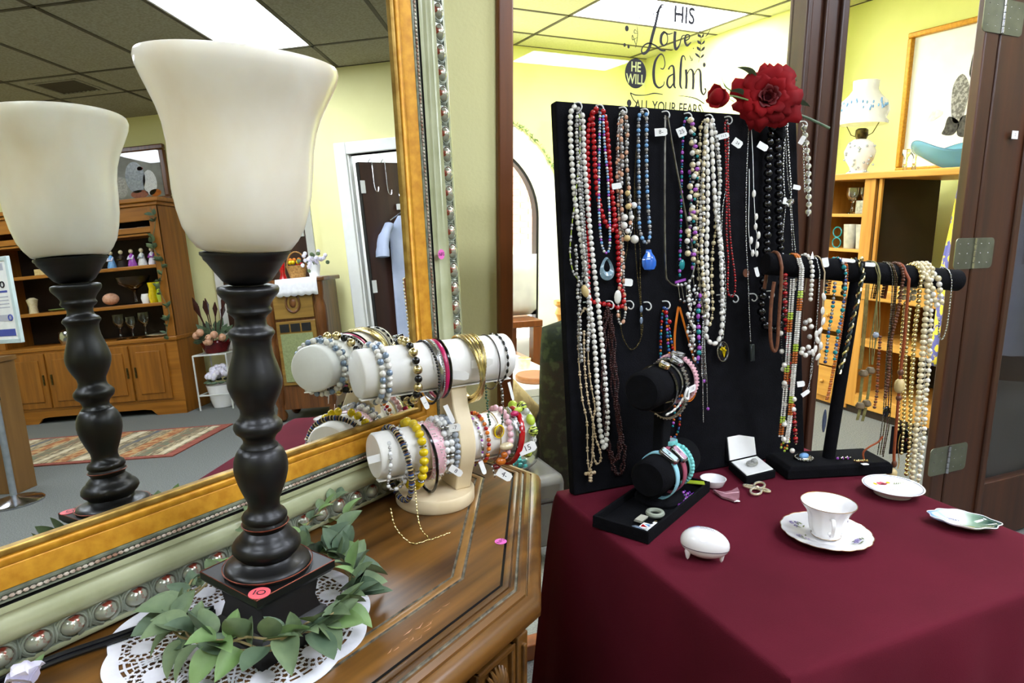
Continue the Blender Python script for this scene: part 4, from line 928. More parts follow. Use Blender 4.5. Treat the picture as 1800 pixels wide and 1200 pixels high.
for i in range(28):
    t = 2 * math.pi * i / 28; rr = .0150; x = rr * math.sin(t) * (1 - .35 * math.cos(t)); y = -.024 * -math.cos(t) * .9; P.append((x, y))
def tear(sx, sy, dy): return [BF(c0[0] + x * sx, c0[1] + y * sy + dy, 0) for x, y in P]
A = tear(1, 1, 0); B_ = tear(.42, .5, .005)
vs = [p + BN * .016 for p in A] + [p + BN * .016 for p in B_] + [(a + b) / 2 + BN * .021 for a, b in zip(A, B_)] + [(a + b) / 2 + BN * .012 for a, b in zip(A, B_)]; n = 28
fs = []
for i in range(n):
    j = (i + 1) % n; fs += [(i, j, 56 + j, 56 + i), (56 + i, 56 + j, 28 + j, 28 + i), (28 + i, 28 + j, 84 + j, 84 + i), (84 + i, 84 + j, j, i)]
pend(r, g.add(vs, fs), m_speck)
# silver and peach
U = [(.1331,.7172),(.1262,.7041),(.121,.651),(.1216,.5872),(.122,.5445),(.1237,.5015),(.1328,.4797),(.1439,.4958),(.1453,.5229),(.1422,.5661),(.1397,.6197),(.1398,.673),(.139,.7069),(.1344,.7173)]
r = neck('silver chain necklace with big cream and white wooden beads', U); chain(r, bp(U, .012), m_silver, .0022); beads(r, bp(U[1:5], .012), [(m_grey, .0032, 1), (m_peach, .0034, 1.1), (m_grey, .0028, 1)], .001)
for p, m, rr in zip([(.1344,.5639),(.1345,.5391),(.1258,.5187),(.1412,.5186),(.1238,.5036),(.1474,.5413),(.129,.4798),(.1456,.4773),(.1309,.4927)], (m_tan, m_tan, m_pearl, m_pearl, m_pearl, m_howl, m_tan, m_pearl, m_howl), (.0052, .0056, .0062, .005, .0066, .006, .0064, .0082, .005)): inst(bead_mesh(m), 'bead', BF(p[0], p[1], .018), r, rr)
U = [(.1318,.715),(.1194,.6191),(.1191,.5122),(.121,.4475),(.1163,.4043),(.109,.3611),(.1084,.324),(.1172,.3202),(.1248,.3438),(.1231,.3876),(.1248,.4474),(.1249,.5014),(.1265,.6087),(.1368,.7153)]
r = neck('grey pearl and peach stone necklace with pale loop at the second row', U); beads(r, bp(U, .009), [(m_grey, .0026, 1), (m_pearl, .0026, 1), (m_peach, .0036, 1.3), (m_grey, .0026, 1)], .0003); p = (.1097,.5764); p = BF(p[0], p[1], .02); card(r, p, tilted(8)[0], tilted(8)[1], .018, .011); p = (.1274,.3962); p = BF(p[0], p[1], .02); card(r, p, tilted(-5)[0], tilted(-5)[1], .015, .014); p = (.1056,.37); p = BF(p[0], p[1], .014); mk(G().sph(p, .01, 10, 6, (.8, .3, 1.35)), 'shell', m_pearl, r)
U = [(.1405,.609),(.1388,.5229),(.1374,.4688),(.1245,.4148),(.1148,.3499),(.1162,.3005),(.1328,.2684),(.1514,.2747),(.1634,.3027),(.1628,.3472),(.1629,.4024),(.1655,.4573),(.1598,.5011),(.1608,.5771)]
r = neck('dark bronze chain drooping in a loop below the second hook row', U); chain(r, bp(U, .006), m_bronze, .0013); b = [(.1601,.344),(.159,.3219)]; [inst(bead_mesh(m_slate), 'bead', BF(x, y, .01), r, (.0036, .0025, .007)) for x, y in b]
# blue pendant
U = [(.1819,.7178),(.1711,.7087),(.1671,.6527),(.1647,.5771),(.1616,.512),(.1655,.4847),(.174,.4703),(.1822,.4745),(.1856,.4921),(.1844,.5228),(.1831,.5774),(.1854,.6534),(.1881,.7096),(.1832,.7179)]
r = neck('sky blue and grey pearl necklace with blue glass bottle pendant', U); beads(r, bp(U, .012), [(m_grey, .0040, 1), (m_blueb, .0042, 1), (m_slate, .0040, 1), (m_grey, .0028, .7)], .0002, m_bronze); c0 = (.1791,.4371)
pr = [(0, .020), (.006, .020), (.0065, .016), (.0075, .013), (.0125, .007), (.0158, -.002), (.0150, -.011), (.0110, -.018), (0, -.0205)]
pend(r, G().lathe(pr[::-1], 24, BF(c0[0], c0[1], .015), Matrix((Vector((1, 0, 0)), BN * -.55, BU)).transposed(), lambda a, i: 1 + .05 * math.cos(8 * a)), m_bluep)
# snake chain
U = [(.2307,.714),(.2246,.611),(.2195,.5005),(.2181,.4114),(.2241,.3944),(.2375,.3859),(.2568,.3851),(.2769,.3956),(.2878,.4203),(.2874,.4431),(.2768,.4887),(.2644,.5562),(.2509,.6226),(.236,.7121)]
r = neck('flat dark silver snake chain with fringe of dangling silver beads', U); cordp(r, bp(U, .014), m_dksilver, .0019); P0 = bp(U, .016)
for k, (a, b) in enumerate(zip([(.2444,.3868),(.2527,.3864),(.2625,.3883),(.2726,.3935),(.2814,.4023)], [(.2472,.3572),(.2568,.3533),(.2642,.3631),(.2751,.3546),(.2841,.3679)])):
    P = [BF(a[0], a[1], .016), BF((a[0] + b[0]) / 2, (a[1] + b[1]) / 2, .017), BF(b[0], b[1], .017)]; cordp(r, P, m_silver, .0005, 'wire'); inst(bead_mesh(m_silver), 'bead', P[2], r, .0036); inst(bead_mesh(m_howl), 'bead', P[0], r, .0028)
p = (.2158,.6806); p = BF(p[0], p[1], .018); card(r, p, tilted(4)[0], tilted(4)[1], .024, .015, '8-', .011, string=BF(*(.2307,.6857), .016))
# purple teal chips
U = [(.2839,.7147),(.2748,.6954),(.2674,.6231),(.2631,.5561),(.2592,.5002),(.2558,.4552),(.2519,.3989)]
r = neck('teal and purple stone chip necklace with turquoise twist', U); beads(r, bp(U, .012), [(m_teal, .0030, 1.4), (m_purple, .0032, 1), (m_dkblue, .0028, 1), (m_teal, .0026, .8), (m_silver, .0022, .8), (m_purple, .0036, 1.2)], .0003); U2 = [(.2864,.6124),(.2881,.5563),(.2829,.4999),(.286,.4432),(.2859,.409)]; beads(r, bp(U2, .010), [(m_purple, .0036, 1.3), (m_teal, .0028, 1), (m_silver, .0024, 1), (m_dkblue, .0028, 1)], .0004)
c0 = (.2559,.4259); g = G().sph(BF(c0[0], c0[1], .016), .0085, 8, 6, (.8, .4, 1.3)); pend(r, g, m_teal, 'twist_bead'); c0 = (.2503,.3944); pend(r, G().obox(BF(c0[0], c0[1], .016), CX * .010 + Vector((0, 0, .003)), BN * .0012, BU * .0024), m_purple, 'chip'); p = (.2632,.6827); p = BF(p[0], p[1], .02); card(r, p, tilted(22)[0], tilted(22)[1], .018, .018, '25', .011)
U = [(.2838,.7124),(.2863,.6737),(.2892,.6125),(.2802,.5675),(.2782,.5225),(.2707,.4775),(.2705,.4413)]
r = neck('chunky cream pearl cluster necklace beside the purple stones', U); beads(r, bp(U, .018), [(m_cream, .0062, 1), (m_cream, .0042, 1), (m_pearl, .0056, 1), (m_blackb, .0030, .8), (m_clear, .0034, .8)], .0002, jit=.004)
# white ovals and cream strands
U = [(.3331,.7139),(.3267,.6979),(.3274,.6473),(.326,.5793),(.3212,.4996),(.3173,.4424),(.3168,.3617),(.3134,.3155),(.3091,.2832),(.3228,.2647),(.3407,.2704),(.3508,.3014),(.3542,.3481),(.3536,.4065),(.3545,.4646),(.3452,.5223),(.3404,.6137),(.3396,.6985),(.336,.7141)]
r = neck('long glossy white oval bead necklace above the flower locket', U); beads(r, bp(U, .016), [(m_pearl, .0048, 1.45)], .0004)
U = [(.333,.7117),(.3182,.6975),(.3122,.6243),(.3055,.5678),(.3003,.5111),(.2992,.4542),(.302,.3854),(.3093,.3216),(.3188,.3059),(.3276,.3076),(.3332,.3376),(.3327,.3957),(.338,.4534),(.3472,.4993),(.3467,.5567),(.3452,.6252),(.3468,.6988),(.3387,.712)]
r = neck('cream pearl and gold link necklace layered behind the white ovals', U); beads(r, bp(U, .010), [(m_cream, .0040, 1), (m_cream, .0024, 1), (m_goldm, .0016, 1.4), (m_cream, .0048, 1), (m_goldm, .0016, 1.4)], .0004)
U = [(.3301,.7104),(.3174,.6131),(.3079,.5224),(.3078,.454),(.3106,.3851),(.3163,.3153)]
r = neck('white pearl strand at the left of the white oval beads', U); beads(r, bp(U, .013), [(m_pearl, .0044, 1), (m_pearl, .0036, .9)], .0003)
U = [(.3416,.711),(.3548,.614),(.3554,.5223),(.3624,.4412),(.364,.3711),(.3601,.3126),(.3524,.2695)]
r = neck('silver chain with oval locket of pressed yellow flowers', U); chain(r, bp(U, .014), m_silver, .0018); c0 = (.3515,.246); g = G(); E_ = Matrix((Vector((1, 0, 0)), BU, BN)).transposed()
pp = pend(r, G().sph(BF(c0[0], c0[1], .014), 1, 24, 8, (.0135, .0195, .0035), E_), m_blackb, 'locket')
mk(G().tube([BF(c0[0] + .014 * math.cos(t * .2618), c0[1] + .020 * math.sin(t * .2618), .015) for t in range(24)], [.0016 if i % 2 else .0012 for i in range(24)], 6, True), 'locket_rim', m_silver, pp)
gf = G(); rj = random.Random(2)
for k in range(16):
    a = rad(rj.uniform(35, 145)); rr = rj.uniform(.006, .0125); gf.sph(BF(c0[0] + rr * math.cos(a), c0[1] - .002 + rr * math.sin(a), .0185), .0016, 5, 3)
for k in range(6): a = rad(50 + k * 16); ribbon(gf, [(c0[0], c0[1] - .012), (c0[0] + .008 * math.cos(a), c0[1] - .002 + .008 * math.sin(a))], .0006, lambda x, y: BF(x, y, .0183))
mk(gf, 'pressed_flowers', m_yellow, pp)
# thin red
U = [(.3837,.7131),(.3773,.7003),(.3773,.626),(.3755,.5454),(.3731,.4875),(.3752,.4292),(.3715,.3731),(.3783,.3575),(.3891,.364),(.3919,.3957),(.3861,.4406),(.382,.4873),(.3808,.5685),(.3826,.6491),(.3865,.7087)]
r = neck('slim ruby red bead necklace reaching the second hook row', U); beads(r, bp(U, .012), [(m_dkred, .0026, 1), (m_red, .0026, 1)], .0004, m_silver); p = (.3663,.6793); p = BF(p[0], p[1], .02); card(r, p, tilted(14)[0], tilted(14)[1], .022, .011, '11.5', .007); p = (.3996,.6658); p = BF(p[0], p[1], .022); card(r, p, tilted(-35)[0], tilted(-35)[1], .020, .016, '24', .008)
U = [(.3867,.7133),(.387,.6492),(.3769,.58),(.3662,.5338),(.3604,.4645),(.3595,.4063)]
r = neck('silver cable chain just left of the ruby beads', U); chain(r, bp(U, .010), m_silver, .0017)
# silver with shells
U = [(.4389,.7114),(.4315,.6391),(.4258,.569),(.4222,.475),(.424,.404),(.425,.3085),(.4262,.2603)]
r = neck('long fine silver chain with dark stone pendant low on the board', U); chain(r, bp(U, .014), m_silver, .0014); c0 = (.43,.2371); pend(r, G().obox(BF(c0[0], c0[1], .014), (.0052, 0, 0), BN * .003, BU * .018), mat('dark_stone', '#3c4440', .3, col2='#22282a', scale=60)).modifiers.new('e', 'BEVEL').width = .0015; c0 = (.424,.404); pend(r, G().lathe([(0, 0), (.0085, 0), (.0085, .001), (0, .001)], 20, BF(c0[0] - .003, c0[1], .012), Matrix((Vector((1, 0, 0)), BU, BN)).transposed()), m_woodb, 'disc')
U = [(.4403,.7091),(.4426,.6511),(.4428,.6161),(.4426,.5692),(.4439,.522),(.4445,.4984),(.4484,.4794),(.4447,.4628),(.4409,.4439),(.4304,.4512),(.4281,.469),(.4261,.4986),(.4304,.569),(.4322,.6158)]
r = neck('white cord necklace with cowrie shells under the red rose', U); cordp(r, bp(U, .018), m_tag, .0007); P = bp(U, .020)
for p, s in zip([(.4409,.5656),(.4453,.5185),(.443,.4984),(.45,.4805),(.4296,.4702),(.4462,.4604),(.4332,.4441),(.444,.4426)], (1.1, 1, 1, 1.1, 1.1, 1, 1, .9)): mk(G().sph(BF(p[0], p[1], .02), .0075 * s, 8, 6, (.55, .4, 1)), 'shell', m_pearl, r)
p = (.4645,.6612); p = BF(p[0], p[1] - .0, .024); card(r, p, tilted(-30)[0], tilted(-30)[1], .022, .014); p = (.441,.4046); p = BF(p[0], p[1], .022); card(r, p, tilted(-75)[0], tilted(-75)[1], .020, .008)
# black beads
U = [(.5005,.7097),(.4885,.6821),(.4841,.6466),(.4791,.5932),(.4758,.5457),(.4731,.4742),(.4662,.4145),(.4564,.3608),(.4518,.3213),(.4602,.2941),(.4803,.2818),(.4998,.2891),(.509,.3216),(.5109,.3765),(.5091,.4616),(.5064,.5219),(.509,.5937),(.5079,.6533),(.5049,.7005)]
r = neck('heavy glossy black bead necklace in front of the board', U); beads(r, bp(U, .020), [(m_blackb, .0092, .95), (m_blackb, .0074, .9)], .0006, m_cord)
g = G(); c0 = (.5157,.6939)
for k in range(5): g.tube(cr([BF(c0[0] - .02 + .004 * k, c0[1] + .018 - .004 * k, .012), BF(c0[0], c0[1] - .012 + .005 * k, .024), BF(c0[0] + .020 - .003 * k, c0[1] + .012 - .004 * k, .012)], 5), [.004] * 3 + [.006] * 5 + [.004] * 3, 8)
mk(g, 'ribbon_bow', m_velvet, r)
U = [(.537,.7115),(.5294,.6301),(.5293,.5821),(.5331,.5532),(.5461,.5533),(.5487,.5823),(.5467,.6185),(.5418,.7117)]
r = neck('knotted silver rope chain with loose tails at the board edge', U); chain(r, bp(U, .014), m_silver, .0024, st=1.1); c0 = (.5394,.5472)
for k in range(4): mk(G().tube([BF(c0[0] + .010 * math.cos(t * .5236 + k), c0[1] + .007 * math.sin(t * .5236 * 1 + k * 1.7), .017 + .004 * math.sin(t * 1.05 + k)) for t in range(12)], .0022, 6, True), 'knot', m_silver, r)
for UU in ([(.5326,.5387),(.5248,.4976),(.5183,.4492)], [(.5488,.5387),(.5523,.4974),(.557,.4422)], [(.5456,.5387),(.5474,.4974),(.5491,.4485)]): chain(r, bp(UU, .014), m_silver, .0015)
p = (.56,.5801); p = BF(p[0], p[1], .02); card(r, p, tilted(-12)[0], tilted(-12)[1], .016, .010); p = (.5186,.5507); p = BF(p[0], p[1], .026); card(r, p, tilted(80)[0], tilted(80)[1], .014, .007)
U = [(.5907,.7141),(.5962,.6805),(.6013,.632),(.5997,.583),(.6002,.5462),(.5957,.5093)]
r = neck('clear faceted crystal necklace on the last hook beside the post', U); beads(r, bp(U, .014), [(m_clear, .0062, 1), (m_silver, .0024, .7)], .0003); U2 = [(.5907,.7141),(.5901,.6438),(.591,.5707)]; chain(r, bp(U2, .012), m_silver, .0016); p = (.5781,.6798); p = BF(p[0], p[1], .02); card(r, p, tilted(60)[0], tilted(60)[1], .020, .010)
# second row
U = [(.035,.3544),(.0218,.3339),(.0171,.2916),(.0167,.2382),(.0199,.184),(.0274,.1398),(.0258,.0855),(.0265,.0526),(.0331,.0603),(.0374,.0948),(.0409,.1381),(.046,.1648),(.0406,.2035),(.0367,.2471),(.0383,.3007),(.0415,.338),(.0374,.3532)]
r = neck('natural knotted cord rosary with cross at the lower left', U); P = bp(U, .012); cordp(r, P, m_rope, .0011); U2 = [(.0291,.3121),(.0269,.248),(.0309,.1828),(.0387,.1439),(.0432,.1105),(.0517,.0818),(.0521,.0641),(.043,.0589),(.0366,.0785),(.038,.1057)]; P2 = bp(U2, .014); cordp(r, P2, m_rope, .0011); beads(r, P, [(m_rope, .0028, 1.0), (m_rope, .0030, .8), (m_rope, .0012, 3.0), (m_rope, .0012, 2.4)], .0002); beads(r, P2, [(m_rope, .0030, .8), (m_rope, .0028, 1), (m_rope, .0012, 2.2)], .0002)
c0 = (.0283,.0391); cx_ = G()
for k in range(-2, 3): cx_.sph(BF(c0[0], c0[1] + k * .0052, .014), .0042, 8, 5, (1, 1, .75)); cx_.sph(BF(c0[0] + k * .0045, c0[1] + .004, .014), .0036, 8, 5)
pend(r, cx_, m_rope, 'cross')
U = [(.0833,.3538),(.0747,.3089),(.0683,.2333),(.0682,.1567),(.0711,.0902),(.0811,.0599),(.0942,.0647),(.0984,.0976),(.0959,.1756),(.0939,.2639),(.0902,.3404)]
r = neck('thick twisted rope of dark brown seed beads', U)
for k in range(3): P = bp(U, .008 + .003 * k); beads(r, [p + Vector((.0035 * math.sin(i * .9 + k * 2.1), 0, .002 * math.cos(i * .9 + k * 2.1))) for i, p in enumerate(P)], [(m_brownb, .0022, 1), (m_brownb, .002, .9)], .0002)
U = [(.0882,.3514),(.0888,.2643),(.092,.1761),(.1041,.108),(.1099,.068),(.1003,.0324),(.0887,.0319),(.0818,.0497),(.0781,.0781)]
r = neck('brown seed bead strand hanging lowest behind the tray', U)
for k in range(2): P = bp(U, .006 + .003 * k); beads(r, [p + Vector((.0035 * math.sin(i * .8 + k * 3), 0, .002 * math.cos(i + k))) for i, p in enumerate(P)], [(m_brownb, .0023, 1)], .0002)
U = [(.2151,.3465),(.2085,.3221),(.2032,.2661),(.202,.2095),(.2048,.1522),(.2083,.1081),(.2196,.0836),(.2323,.0865),(.2418,.1108),(.2439,.1593),(.2373,.229),(.2275,.2869),(.2199,.3327)]
r = neck('blue amber and red bead necklace behind the watch roll', U); beads(r, bp(U, .008), [(m_dkblue, .0036, 1), (m_amber, .0026, 1), (m_teal, .003, 1), (m_dkblue, .0026, 1.6), (m_red, .0034, 1), (m_amber, .0022, 1)], .0002); U2 = [(.2177,.3441),(.2187,.2762),(.2266,.2071),(.229,.1379),(.2219,.1041)]; beads(r, bp(U2, .011), [(m_dkblue, .0038, 1), (m_amber, .003, 1), (m_purple, .0032, 1), (m_teal, .0028, 1)], .0003); b = [(.2145,.3341),(.2219,.3156)]; [inst(bead_mesh(m_red), 'bead', BF(x, y, .014), r, .0046) for x, y in b]
U = [(.2479,.3424),(.2371,.2862),(.2382,.2175),(.2485,.168),(.2649,.1546),(.2811,.1668),(.2869,.2013),(.2789,.2484),(.2617,.3073),(.2521,.341)]
r = neck('bright orange cord necklace in the middle of the lower row', U)
for k in range(4): cordp(r, [p + Vector((.0022 * math.cos(k * 1.6), -.002 * k * .5, .0022 * math.sin(k * 1.6))) for p in bp(U, .008)], m_orange, .0009)
U = [(.2849,.3862),(.2722,.3525),(.2651,.3185),(.2687,.2724),(.2751,.2256)]
r = neck('jumble of silver nuggets and white beads above the watches', U); beads(r, bp(U, .016), [(m_silver, .0040, 1), (m_howl, .0036, 1.2), (m_grey, .003, 1), (m_silver, .0028, .8)], .0002, jit=.004); U2 = [(.2932,.3801),(.2844,.3403),(.2753,.2949),(.2789,.2484)]; beads(r, bp(U2, .012), [(m_silver, .0036, 1), (m_pearl, .0036, 1.1), (m_dksilver, .003, 1)], .0002, jit=.004)
U = [(.2955,.3685),(.2881,.3286),(.2875,.2825),(.2879,.257),(.2808,.2251)]
r = neck('purple and teal stone strand beside the silver tassel', U); beads(r, bp(U, .020), [(m_purple, .0038, 1.4), (m_dkblue, .003, 1), (m_silver, .0026, .8), (m_purple, .0046, 1), (m_teal, .0052, 1)], .0003)
U = [(.2893,.4203),(.2934,.3858),(.2976,.3511),(.3008,.3255)]
r = neck('silver filigree ball necklace with long chain tassel', U); cordp(r, bp(U, .022), m_dksilver, .0013); c0 = (.3006,.3198); inst(bead_mesh(m_silver), 'bead', BF(c0[0], c0[1], .022), r, .0072)
for UU in ([(.3002,.3105),(.296,.247),(.2931,.1773),(.2914,.1046)], [(.3016,.3105),(.3018,.2465),(.3036,.1879),(.3028,.1351)], [(.2988,.3106),(.2932,.2473),(.2912,.2008)], [(.3016,.3093),(.3008,.2583),(.2992,.186)]): chain(r, bp(UU, .020), m_silver, .0011)
b = [(.3042,.1338),(.2965,.191)]; [inst(bead_mesh(m_purple), 'bead', BF(x, y, .02), r, .0034) for x, y in b]

# fuller bunches on the first row
U = [(.0362,.7179),(.0306,.6786),(.0303,.6064),(.0317,.5441),(.0339,.4708),(.0366,.4074),(.0375,.3329),(.0317,.269)]
r = neck('grey baroque pearl strand just inside the long white rope', U); beads(r, bp(U, .018), [(m_grey, .0040, 1.1), (m_silver, .0028, 1), (m_pearl, .0036, 1), (m_clear, .0032, 1)], .0003)
U = [(.0183,.4711),(.0178,.4187),(.0181,.3553),(.0171,.2916),(.0172,.2488)]
r = neck('silver nugget strand hanging at the left board edge', U); beads(r, bp(U, .018), [(m_silver, .0034, 1), (m_grey, .0038, 1), (m_clear, .0034, 1)], .0002, jit=.002)
U = [(.1344,.7173),(.1264,.683),(.1275,.63),(.1223,.5766),(.1222,.523),(.1308,.4906),(.1396,.5121),(.1397,.5661),(.1364,.6303),(.1416,.6837),(.1369,.7174)]
r = neck('short silver and peach nugget necklace at the third hook', U); beads(r, bp(U, .016), [(m_grey, .0042, 1.2), (m_silver, .0030, 1), (m_peach, .0038, 1.2), (m_grey, .0034, 1)], .0002)
U = [(.178,.7176),(.1611,.6095),(.1546,.5012),(.1561,.4247),(.1607,.3584),(.1602,.2918)]
r = neck('fine antique brass chain left of the blue pendant', U); chain(r, bp(U, .006), m_bronze, .0011)
U = [(.3388,.7131),(.3509,.6594),(.3539,.5911),(.3452,.5223),(.3482,.4531),(.3512,.3833),(.3456,.3193)]
r = neck('frosted white bead strand right of the oval beads', U); beads(r, bp(U, .020), [(m_pearl, .0046, 1), (m_howl, .0036, 1), (m_clear, .0034, 1)], .0003)
U = [(.3288,.7126),(.3194,.6583),(.3122,.5904),(.3102,.5111),(.3021,.4542),(.3048,.3853),(.3112,.333)]
r = neck('ivory barrel bead strand beside the cream links', U); beads(r, bp(U, .019), [(m_cream, .0044, 1.1), (m_pearl, .0040, 1), (m_goldm, .0020, .8)], .0003)
U = [(.2865,.7104),(.2939,.6573),(.2938,.5901),(.2824,.5225),(.2842,.4659),(.2752,.4207)]
r = neck('pearl and violet disc strand in front of the snake chain', U); beads(r, bp(U, .022), [(m_pearl, .0046, 1), (m_purple, .0050, .8), (m_cream, .0052, 1), (m_teal, .0034, 1), (m_blackb, .0030, 1)], .0004, jit=.003)
U = [(.2681,.3869),(.2605,.3417),(.2725,.2951),(.2648,.2496)]
r = neck('white chip and silver leaf strand above the orange cord', U); beads(r, bp(U, .022), [(m_howl, .0042, 1.2), (m_silver, .0036, 1.3), (m_pearl, .0034, 1)], .0002, jit=.004)
U = [(.5402,.7117),(.5435,.6184),(.5524,.546),(.5568,.4851),(.5622,.4482)]
r = neck('slender silver box chain near the right edge of the board', U); chain(r, bp(U, .010), m_silver, .0013)

# ================================================================ black T-bar necklace stand
ts = root('necklace_stand', 'black velvet T-bar stand loaded with necklaces at the table right edge', 'display stand', (SO.x, SO.y, TZ))
g = G(); bq = [(-.115, -.045, 0), (.115, -.045, 0), (.115, .045, 0), (-.115, .045, 0)]
vs = []
for z, k in ((.0008, 1), (.018, 1), (.026, .93)): vs += [SF(x * k, TZ + z, y * k) for x, y, _ in bq]
g.add(vs, [(3, 2, 1, 0), (8, 9, 10, 11)] + [(i * 4 + j, i * 4 + (j + 1) % 4, (i + 1) * 4 + (j + 1) % 4, (i + 1) * 4 + j) for i in range(2) for j in range(4)])
mk(g, 'base', m_velvet, ts, smooth=0, bev=.002)
BL_ = (-.1699,1.1656); BR_ = (.2508,1.1267); bmid = (.0266,1.149)
mk(G().tube([SF(.0, TZ + .025), SF(bmid[0], bmid[1] - .01)], .0125, 16), 'post', m_velvet, ts)
A_ = SF(*BL_); B2 = SF(*BR_); ax_ = (B2 - A_).normalized()
rb_ = .0215
g = G().lathe([(0, 0), (rb_ * .9, 0), (rb_, .003), (rb_, (B2 - A_).length - .003), (rb_ * .9, (B2 - A_).length), (0, (B2 - A_).length)], 28, A_, align(ax_)); mk(g, 'cross_bar', m_velvet, ts, smooth=50)
SG = 'necklaces on the T-bar stand'
def barz(s): return A_.z + (B2.z - A_.z) * (s - BL_[0]) / (BR_[0] - BL_[0])
def sp_(uv, w=.024, n=8, over=True, back=True):
    """hang a path over the bar: rises at the back, over the top, then down in front"""
    front_ = [SF(p[0], p[1], w) for p in cr(uv, n)]
    if not over: return front_
    s0 = uv[0][0]; zc = barz(s0); top = [SF(s0, zc + (rb_ + .002) * math.sin(rad(a)), (rb_ + .002) * math.cos(rad(a))) for a in range(180, 0, -20)]
    if back: top = [SF(s0 - .004, zc - .05, -rb_ - .003), SF(s0 - .002, zc - .02, -rb_ - .002)] + top
    return top + [p for p in front_ if p.z < zc]
def sneck(label, uv): return root('necklace', label, 'necklace', SF(uv[0][0], uv[0][1], .024), SG)
U = [(-.1508,1.1855),(-.1485,1.127),(-.148,1.0609),(-.1469,1.016),(-.1502,.9981),(-.1579,1.0051),(-.1639,1.0389),(-.1658,1.0944),(-.1629,1.1327)]; r = sneck('brown braided cord loop at the left end of the T-bar', U); cordp(r, sp_(U, .026), m_brcord, .0034, n=8)
U = [(-.1112,1.183),(-.1088,1.1264),(-.1091,1.06),(-.1094,.9923),(-.1097,.9234),(-.11,.853),(-.1135,.8055)]; r = sneck('white beaded multi-strand necklace with brown and lime clusters', U); P = sp_(U, .028)
PT = [(m_pearl, .0020, 1)] * 16 + [(m_lime, .0024, 1)] * 3 + [(m_amber, .0024, 1)] * 5
for dx, dw in ((-.0035, 0), (0, .002), (.0035, 0), (0, -.002)): beads(r, [p + SE * dx + SN * dw for p in P], PT, .0001)
P = sp_([(-.1226,1.1376),(-.1215,1.0825),(-.1208,1.0153),(-.12,.9468),(-.1204,.8771),(-.1218,.8179)], .020, over=False)
for dx, dw in ((-.003, 0), (.001, .002), (.004, 0)): beads(r, [p + SE * dx + SN * dw for p in P], PT, .0001)
bb = [(-.1184,.8058),(-.1225,.7964),(-.11,.7934),(-.1063,.8076),(-.1146,.7888)]; [beads(r, sp_([(x, z + .012), (x, z - .006)], .026, over=False), [(m_amber, .0024, 1.3), (m_lime, .0026, 1)], .0002) for x, z in bb]
U = [(-.1351,1.1486),(-.1268,1.0604),(-.1153,.9925),(-.1048,.9232),(-.0938,.8642),(-.0834,.7981)]; r = sneck('dark red bead strand with gold spacers beside the white beads', U); beads(r, sp_(U, .014, over=False), [(m_red, .0050, .8), (m_dkred, .0046, .7), (m_goldm, .0022, .6)], .0002, m_cord)
U = [(-.1362,1.0606),(-.1294,1.0043),(-.12,.9468),(-.1138,.9002),(-.1112,.8531),(-.112,.8174)]; r = sneck('black strand with scattered white balls behind the white beads', U); beads(r, sp_(U, .010, over=False), [(m_blackb, .0024, 1)] * 5 + [(m_pearl, .0052, 1)], .0004); bb = [(-.1314,.9702),(-.1285,.9333),(-.1053,.8999),(-.1048,.8788),(-.1218,.8488),(-.1002,.7929),(-.1205,.8178)]; [inst(bead_mesh(m_pearl), 'bead', SF(x, z, .030), r, .0052) for x, z in bb]
U = [(-.0875,1.1785),(-.086,1.148),(-.0854,1.1151),(-.0854,1.0885)]; r = sneck('short white graduated pearl strand on the T-bar', U); beads(r, sp_(U, .026), [(m_pearl, .0044, 1)], .0002); beads(r, sp_([(-.1012,1.1482),(-.1008,1.1153),(-.0991,1.0821)], .016, over=False), [(m_pearl, .0042, 1)], .0002); mk(G().lathe([(0, .008), (.0045, -.006), (0, -.007)], 8, SF(*(-.0866,1.1817), .022)), 'clasp', m_silver, r)
U = [(-.0736,1.1805),(-.071,1.1259),(-.0698,1.0592),(-.0705,1.014),(-.0727,.9568)]; r = sneck('silver chain necklace with clustered pearl drops', U); chain(r, sp_(U, .028), m_silver, .0015)
bb = [(-.0875,1.0573),(-.0967,1.0541),(-.0853,1.046),(-.0968,1.0418),(-.0859,1.0257),(-.0877,1.0054),(-.0969,1.0011),(-.0843,.9939),(-.0924,.9896),(-.0988,.9943)]
for k, (x, z) in enumerate(bb): inst(bead_mesh(m_grey if k % 3 == 1 else m_pearl), 'bead', SF(x, z, .032 + .002 * (k % 3)), r, .0050)
U = [(-.0644,1.1696),(-.0639,1.1258),(-.0622,1.0814),(-.0615,1.0477),(-.0621,1.0138),(-.0616,.968)]; r = sneck('ivory cord necklace with carved leaf shell charms', U); cordp(r, sp_(U, .032), m_rope, .0014)
for k, (x, z) in enumerate([(-.0631,1.1036),(-.0629,1.0758),(-.0599,1.0556),(-.0653,1.0365),(-.0685,1.0185),(-.0603,1.0069),(-.0717,1.0004),(-.0643,.9853),(-.0759,.9937),(-.0719,1.0299)]): mk(G().sph(SF(x, z, .034), .0085, 8, 5, (.6, .3, 1), Matrix.Rotation(rad(-30 + 23 * (k % 4)), 3, 'Y')), 'shell_leaf', m_pearl, r)
for UU in ([(-.0721,.9913),(-.0727,.9568),(-.0722,.9103)], [(-.068,.9854),(-.0704,.9452),(-.0783,.9105)]): chain(r, sp_(UU, .026, over=False), m_silver, .0011)
card(r, SF(*(-.0607,1.1684), .026), tilted(-80)[0], tilted(-80)[1], .018, .012)
card(r, SF(*(-.0971,.9322), .036), tilted(8)[0], tilted(8)[1], .015, .011); card(r, SF(*(-.0858,.9132), .036), tilted(35)[0], tilted(35)[1], .018, .008)
